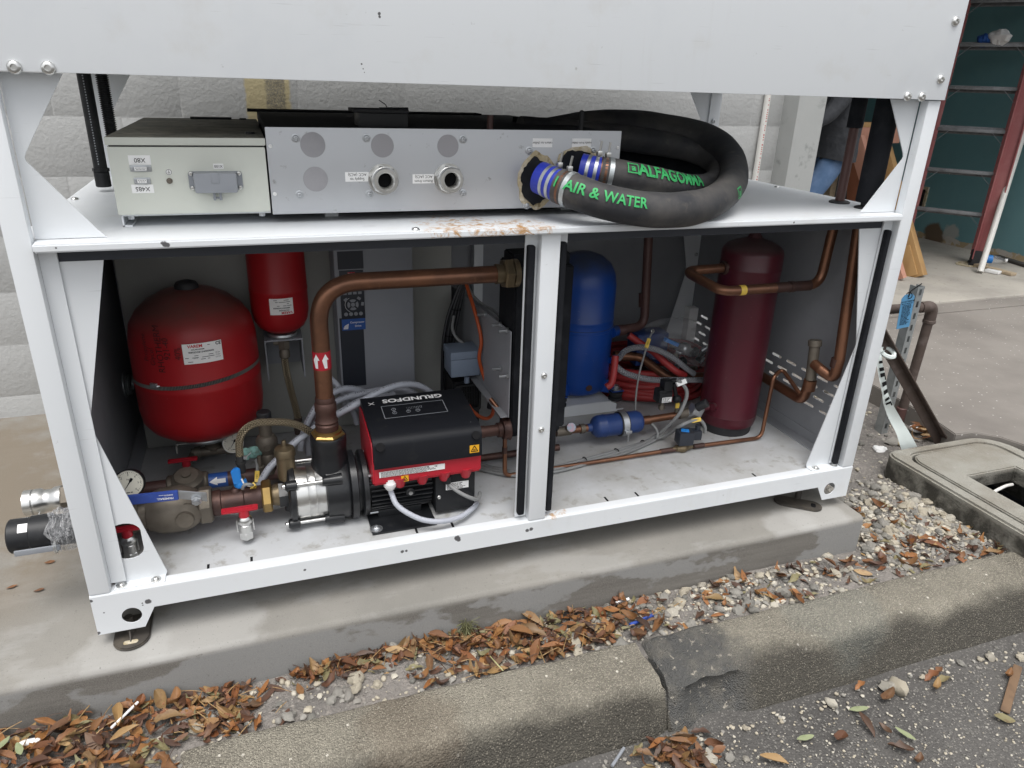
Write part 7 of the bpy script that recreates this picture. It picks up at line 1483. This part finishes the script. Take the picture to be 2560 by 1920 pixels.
for u, v_ in ((98, 1478), (235, 1088), (125, 1408), (30, 1470)):
    pz_ = at(u, v_, z=0); o = bpy.data.objects.new('leaf', LM[3]); COL.objects.link(o); o.parent = bpy.data.objects['concrete_pad']; place_leaf(o, pz_.x, pz_.y, .004, .5, .1)
for mb_, mm in zip(lit, LMJ): pass
tw = MB()
for k in range(260):
    x, y, h = leaf_spot(); L_ = rl.uniform(.012, .06); a = rl.uniform(0, 6.28); z = zsurf(x, y) + .012 + h; d = V((math.cos(a), math.sin(a), rl.uniform(-.15, .15))) * L_ / 2
    tw.tube([V((x, y, z)) - d, V((x, y, z)) + V((0, 0, .002)), V((x, y, z)) + d], rl.uniform(.0006, .0014), 4, m=k % 2)
tag(tw.build('leaf_stalks', [LMJ[3], LMJ[6]], origin=(0, -.16, -.12)), 'thin dry leaf stalks scattered through the leaf drift', 'leaf stalks', kind='stuff')
all_ = MB()
for k, mb_ in enumerate(lit): all_.add(mb_.v, mb_.f, k)
o = all_.build('leaf_litter', LMJ, origin=(0, -.16, -.12), flat=False); tag(o, 'drift of small dead brown leaves between the pad and the kerb', 'leaf litter', kind='stuff')
M['bark'] = mat('brown_bark', (.17, .105, .06), .8, var=(20, 5, .45, .75, (.09, .055, .035)))
# bark strip, twig and plastic bits
q = MB(); a, b_ = at(2545, 1665, z=-.225), at(2512, 1780, z=-.225); beam_ = thing('bark_strip', a, 'long flat strip of brown bark lying on the asphalt', 'bark'); beam(a, b_, .022, .006, 'bark', 'strip', beam_, Z)
q = MB(); a, b_ = at(1560, 1870, z=-.225), at(1530, 1915, z=-.225); q.cyl(a, b_, .004, n=8); tag(q.build('stick', M['greyp'], origin=a), 'thin grey stick on the asphalt beside the leaf heap', 'stick')
q = MB(); a, b_ = at(345, 1755, z=-.09), at(278, 1820, z=-.09); q.cyl(a, b_, .003, n=8); tag(q.build('stick', M['label'], origin=a), 'pale straw stick lying across the brown leaf drift', 'stick')
q = MB(); a, b_ = at(1575, 1562, z=-.115), at(1632, 1538, z=-.115); q.cyl(a, b_, .005, n=10); tag(q.build('pen', M['bluew'], origin=a), 'dark blue pen dropped among the leaves by the pad', 'pen')
q = MB(); a, b_ = at(1540, 1508, z=-.11), at(1572, 1497, z=-.11); q.cyl(a, b_, .004, n=10); tag(q.build('straw', M['whitep'], origin=a), 'short white straw among the leaves against the pad', 'straw')
q = MB(); c = at(72, 1855, z=-.10); q.ball(c, .016, sc=(1.4, .5, .35)); tag(q.build('wrapper', M['whitep'], origin=c, sharp=25), 'small white wrapper on the leaf drift at the lower left', 'wrapper')
# tuft of weed at the foot of the pad
c = at(1165, 1590, z=-.118); wd_ = thing('weed_tuft', c, 'dry tuft of weed with long bent blades at the foot of the pad', 'weed'); mg = mat('dry_grass', (.13, .13, .06), .7); mg2 = mat('pale_grass', (.42, .40, .20), .6)
q = MB()
for i in range(70):
    a = rl.uniform(0, 6.28); r_ = rl.uniform(.008, .03); h = rl.uniform(.012, .05); d = V((math.cos(a), math.sin(a) * .6, 0)); q.tube([c + d * .004, c + d * r_ * .6 + Z * h, c + d * r_ * 1.4 + Z * h * rl.uniform(.3, 1.1)], .0009, 4)
q.build('dry_tuft', mg, wd_)
for u0, v0, u1, v1, um, vm in ((1150, 1585, 1052, 1557, 1085, 1540), (1190, 1560, 1255, 1535, 1210, 1538), (1225, 1640, 1258, 1677, 1238, 1655)):
    q = MB(); q.tube(spline([at(u0, v0, z=-.11), at(um, vm, z=-.085), at(u1, v1, z=-.09)]), .0016, 6); q.build('blade', mg2, wd_)
# stones
SC = [(.36, .32, .25), (.44, .395, .31), (.25, .235, .21), (.30, .285, .255), (.15, .145, .13), (.50, .465, .39)]
m_ = M['stone'] = mat('limestone_pebble', (.4, .37, .3), .85, rand=SC, var=(30, 4, .55, .8, (.22, .20, .17)), bump=(140, .6, .003))
SJ = [mat('gravel_%d' % k, c, .85, bump=(140, .6, .003)) for k, c in enumerate(SC)]
def stone_geo(k):
    r_ = random.Random(100 + k); bm = bmesh.new(); bmesh.ops.create_icosphere(bm, subdivisions=2 if k < 40 else 1, radius=1); sc = V((1, r_.uniform(.65, 1), r_.uniform(.5, .8)))
    for v in bm.verts: d = 1 + .5 * mno.noise(v.co * 1.2 + V((k * 7, 0, 0))) + .3 * mno.noise(v.co * 2.6 + V((0, k * 5, 0))); v.co = V((v.co.x * sc.x * d, v.co.y * sc.y * d, v.co.z * sc.z * d))
    return bm
SM = []
for k in range(8): o = MB().bm(stone_geo(k)).build('stone', M['stone'], sharp=50); SM.append(o.data); bpy.data.objects.remove(o)
sg_ = []
for k in range(40, 48): bm = stone_geo(k); bm.verts.index_update(); sg_.append(([v.co.copy() for v in bm.verts], [[v.index for v in f.verts] for f in bm.faces])); bm.free()
def stone_spot():
    r = rl.random()
    if r < .60: return rl.uniform(2.22, 2.70), rl.triangular(-.245, .32, -.05)
    if r < .86: return rl.triangular(.35, 2.3, 1.7), rl.uniform(-.24, -.085)
    if r < .93: return rl.uniform(-.3, .5), rl.uniform(-.3, -.09)
    return rl.uniform(2.25, 3.08), rl.uniform(.30, 1.0)
gj = MB()
for i in range(5200):
    x, y = stone_spot(); s = rl.choice([.002, .003, .003, .004, .005, .007, .010]); vs, fs = sg_[rl.randrange(8)]; a = rl.uniform(0, 6.28); ca, sa = math.cos(a), math.sin(a); z = hbed(x, y) + s * .25
    if x < .5 and y < -.3: continue
    gj.add([(x + s * (v.x * ca - v.y * sa), y + s * (v.x * sa + v.y * ca), z + s * v.z) for v in vs], fs, rl.randrange(len(SC)))
tag(gj.build('gravel', SJ, origin=(1.5, -.15, -.12), sharp=60), 'scattered pale limestone gravel over the sandy bed', 'gravel', kind='stuff')
for i in range(285):
    x, y = stone_spot(); s = rl.uniform(.009, .021)
    if i < 30: x, y = rl.uniform(.5, 2.1), rl.uniform(-.23, -.09)
    if x < .5 and y < -.3: continue
    o = bpy.data.objects.new('stone', SM[rl.randrange(8)]); COL.objects.link(o); o.parent = bed; o.location = (x, y, hbed(x, y) + s * .3); o.rotation_euler = (rl.uniform(-.4, .4), rl.uniform(-.4, .4), rl.uniform(0, 6.28)); o.scale = (s, s, s)
c = at(2232, 1105, z=gb + .02); o = bpy.data.objects.new('stone', SM[2]); COL.objects.link(o); o.parent = bed; o.location = c; o.scale = (.032, .032, .032)
for u, v_, s in ((2217, 1722, .022), (2077, 1762, .017), (2245, 1725, .03), (2475, 1645, .014), (2305, 1695, .010), (1862, 1822, .008), (1825, 1895, .012), (2400, 1660, .011), (2550, 1645, .013), (2450, 1650, .009), (1770, 1900, .02), (1780, 1880, .012), (1865, 1900, .009)):
    p = at(u, v_, z=-.232); o = bpy.data.objects.new('stone', SM[rl.randrange(8)]); COL.objects.link(o); o.parent = asphalt; o.location = (p.x, min(p.y, -.48), -.232 + s * .4); o.scale = (s, s, s); o.rotation_euler = (0, 0, rl.uniform(0, 6))
gj = MB()
for i in range(2600):
    p = at(rl.uniform(1380, 2620), rl.uniform(1600, 2000), z=-.234)
    if p.y > -.478: continue
    s = rl.choice([.0015, .002, .003, .004]) * (1.5 if p.y > -.53 else 1); vs, fs = sg_[rl.randrange(8)]; gj.add([(p.x + s * v.x, p.y + s * v.y, p.z + s * .3 + s * v.z) for v in vs], fs, rl.randrange(len(SC)))
tag(gj.build('grit', SJ, origin=(1.8, -.6, -.235), sharp=60), 'fine pale grit strewn on the asphalt below the kerb', 'grit', kind='stuff')
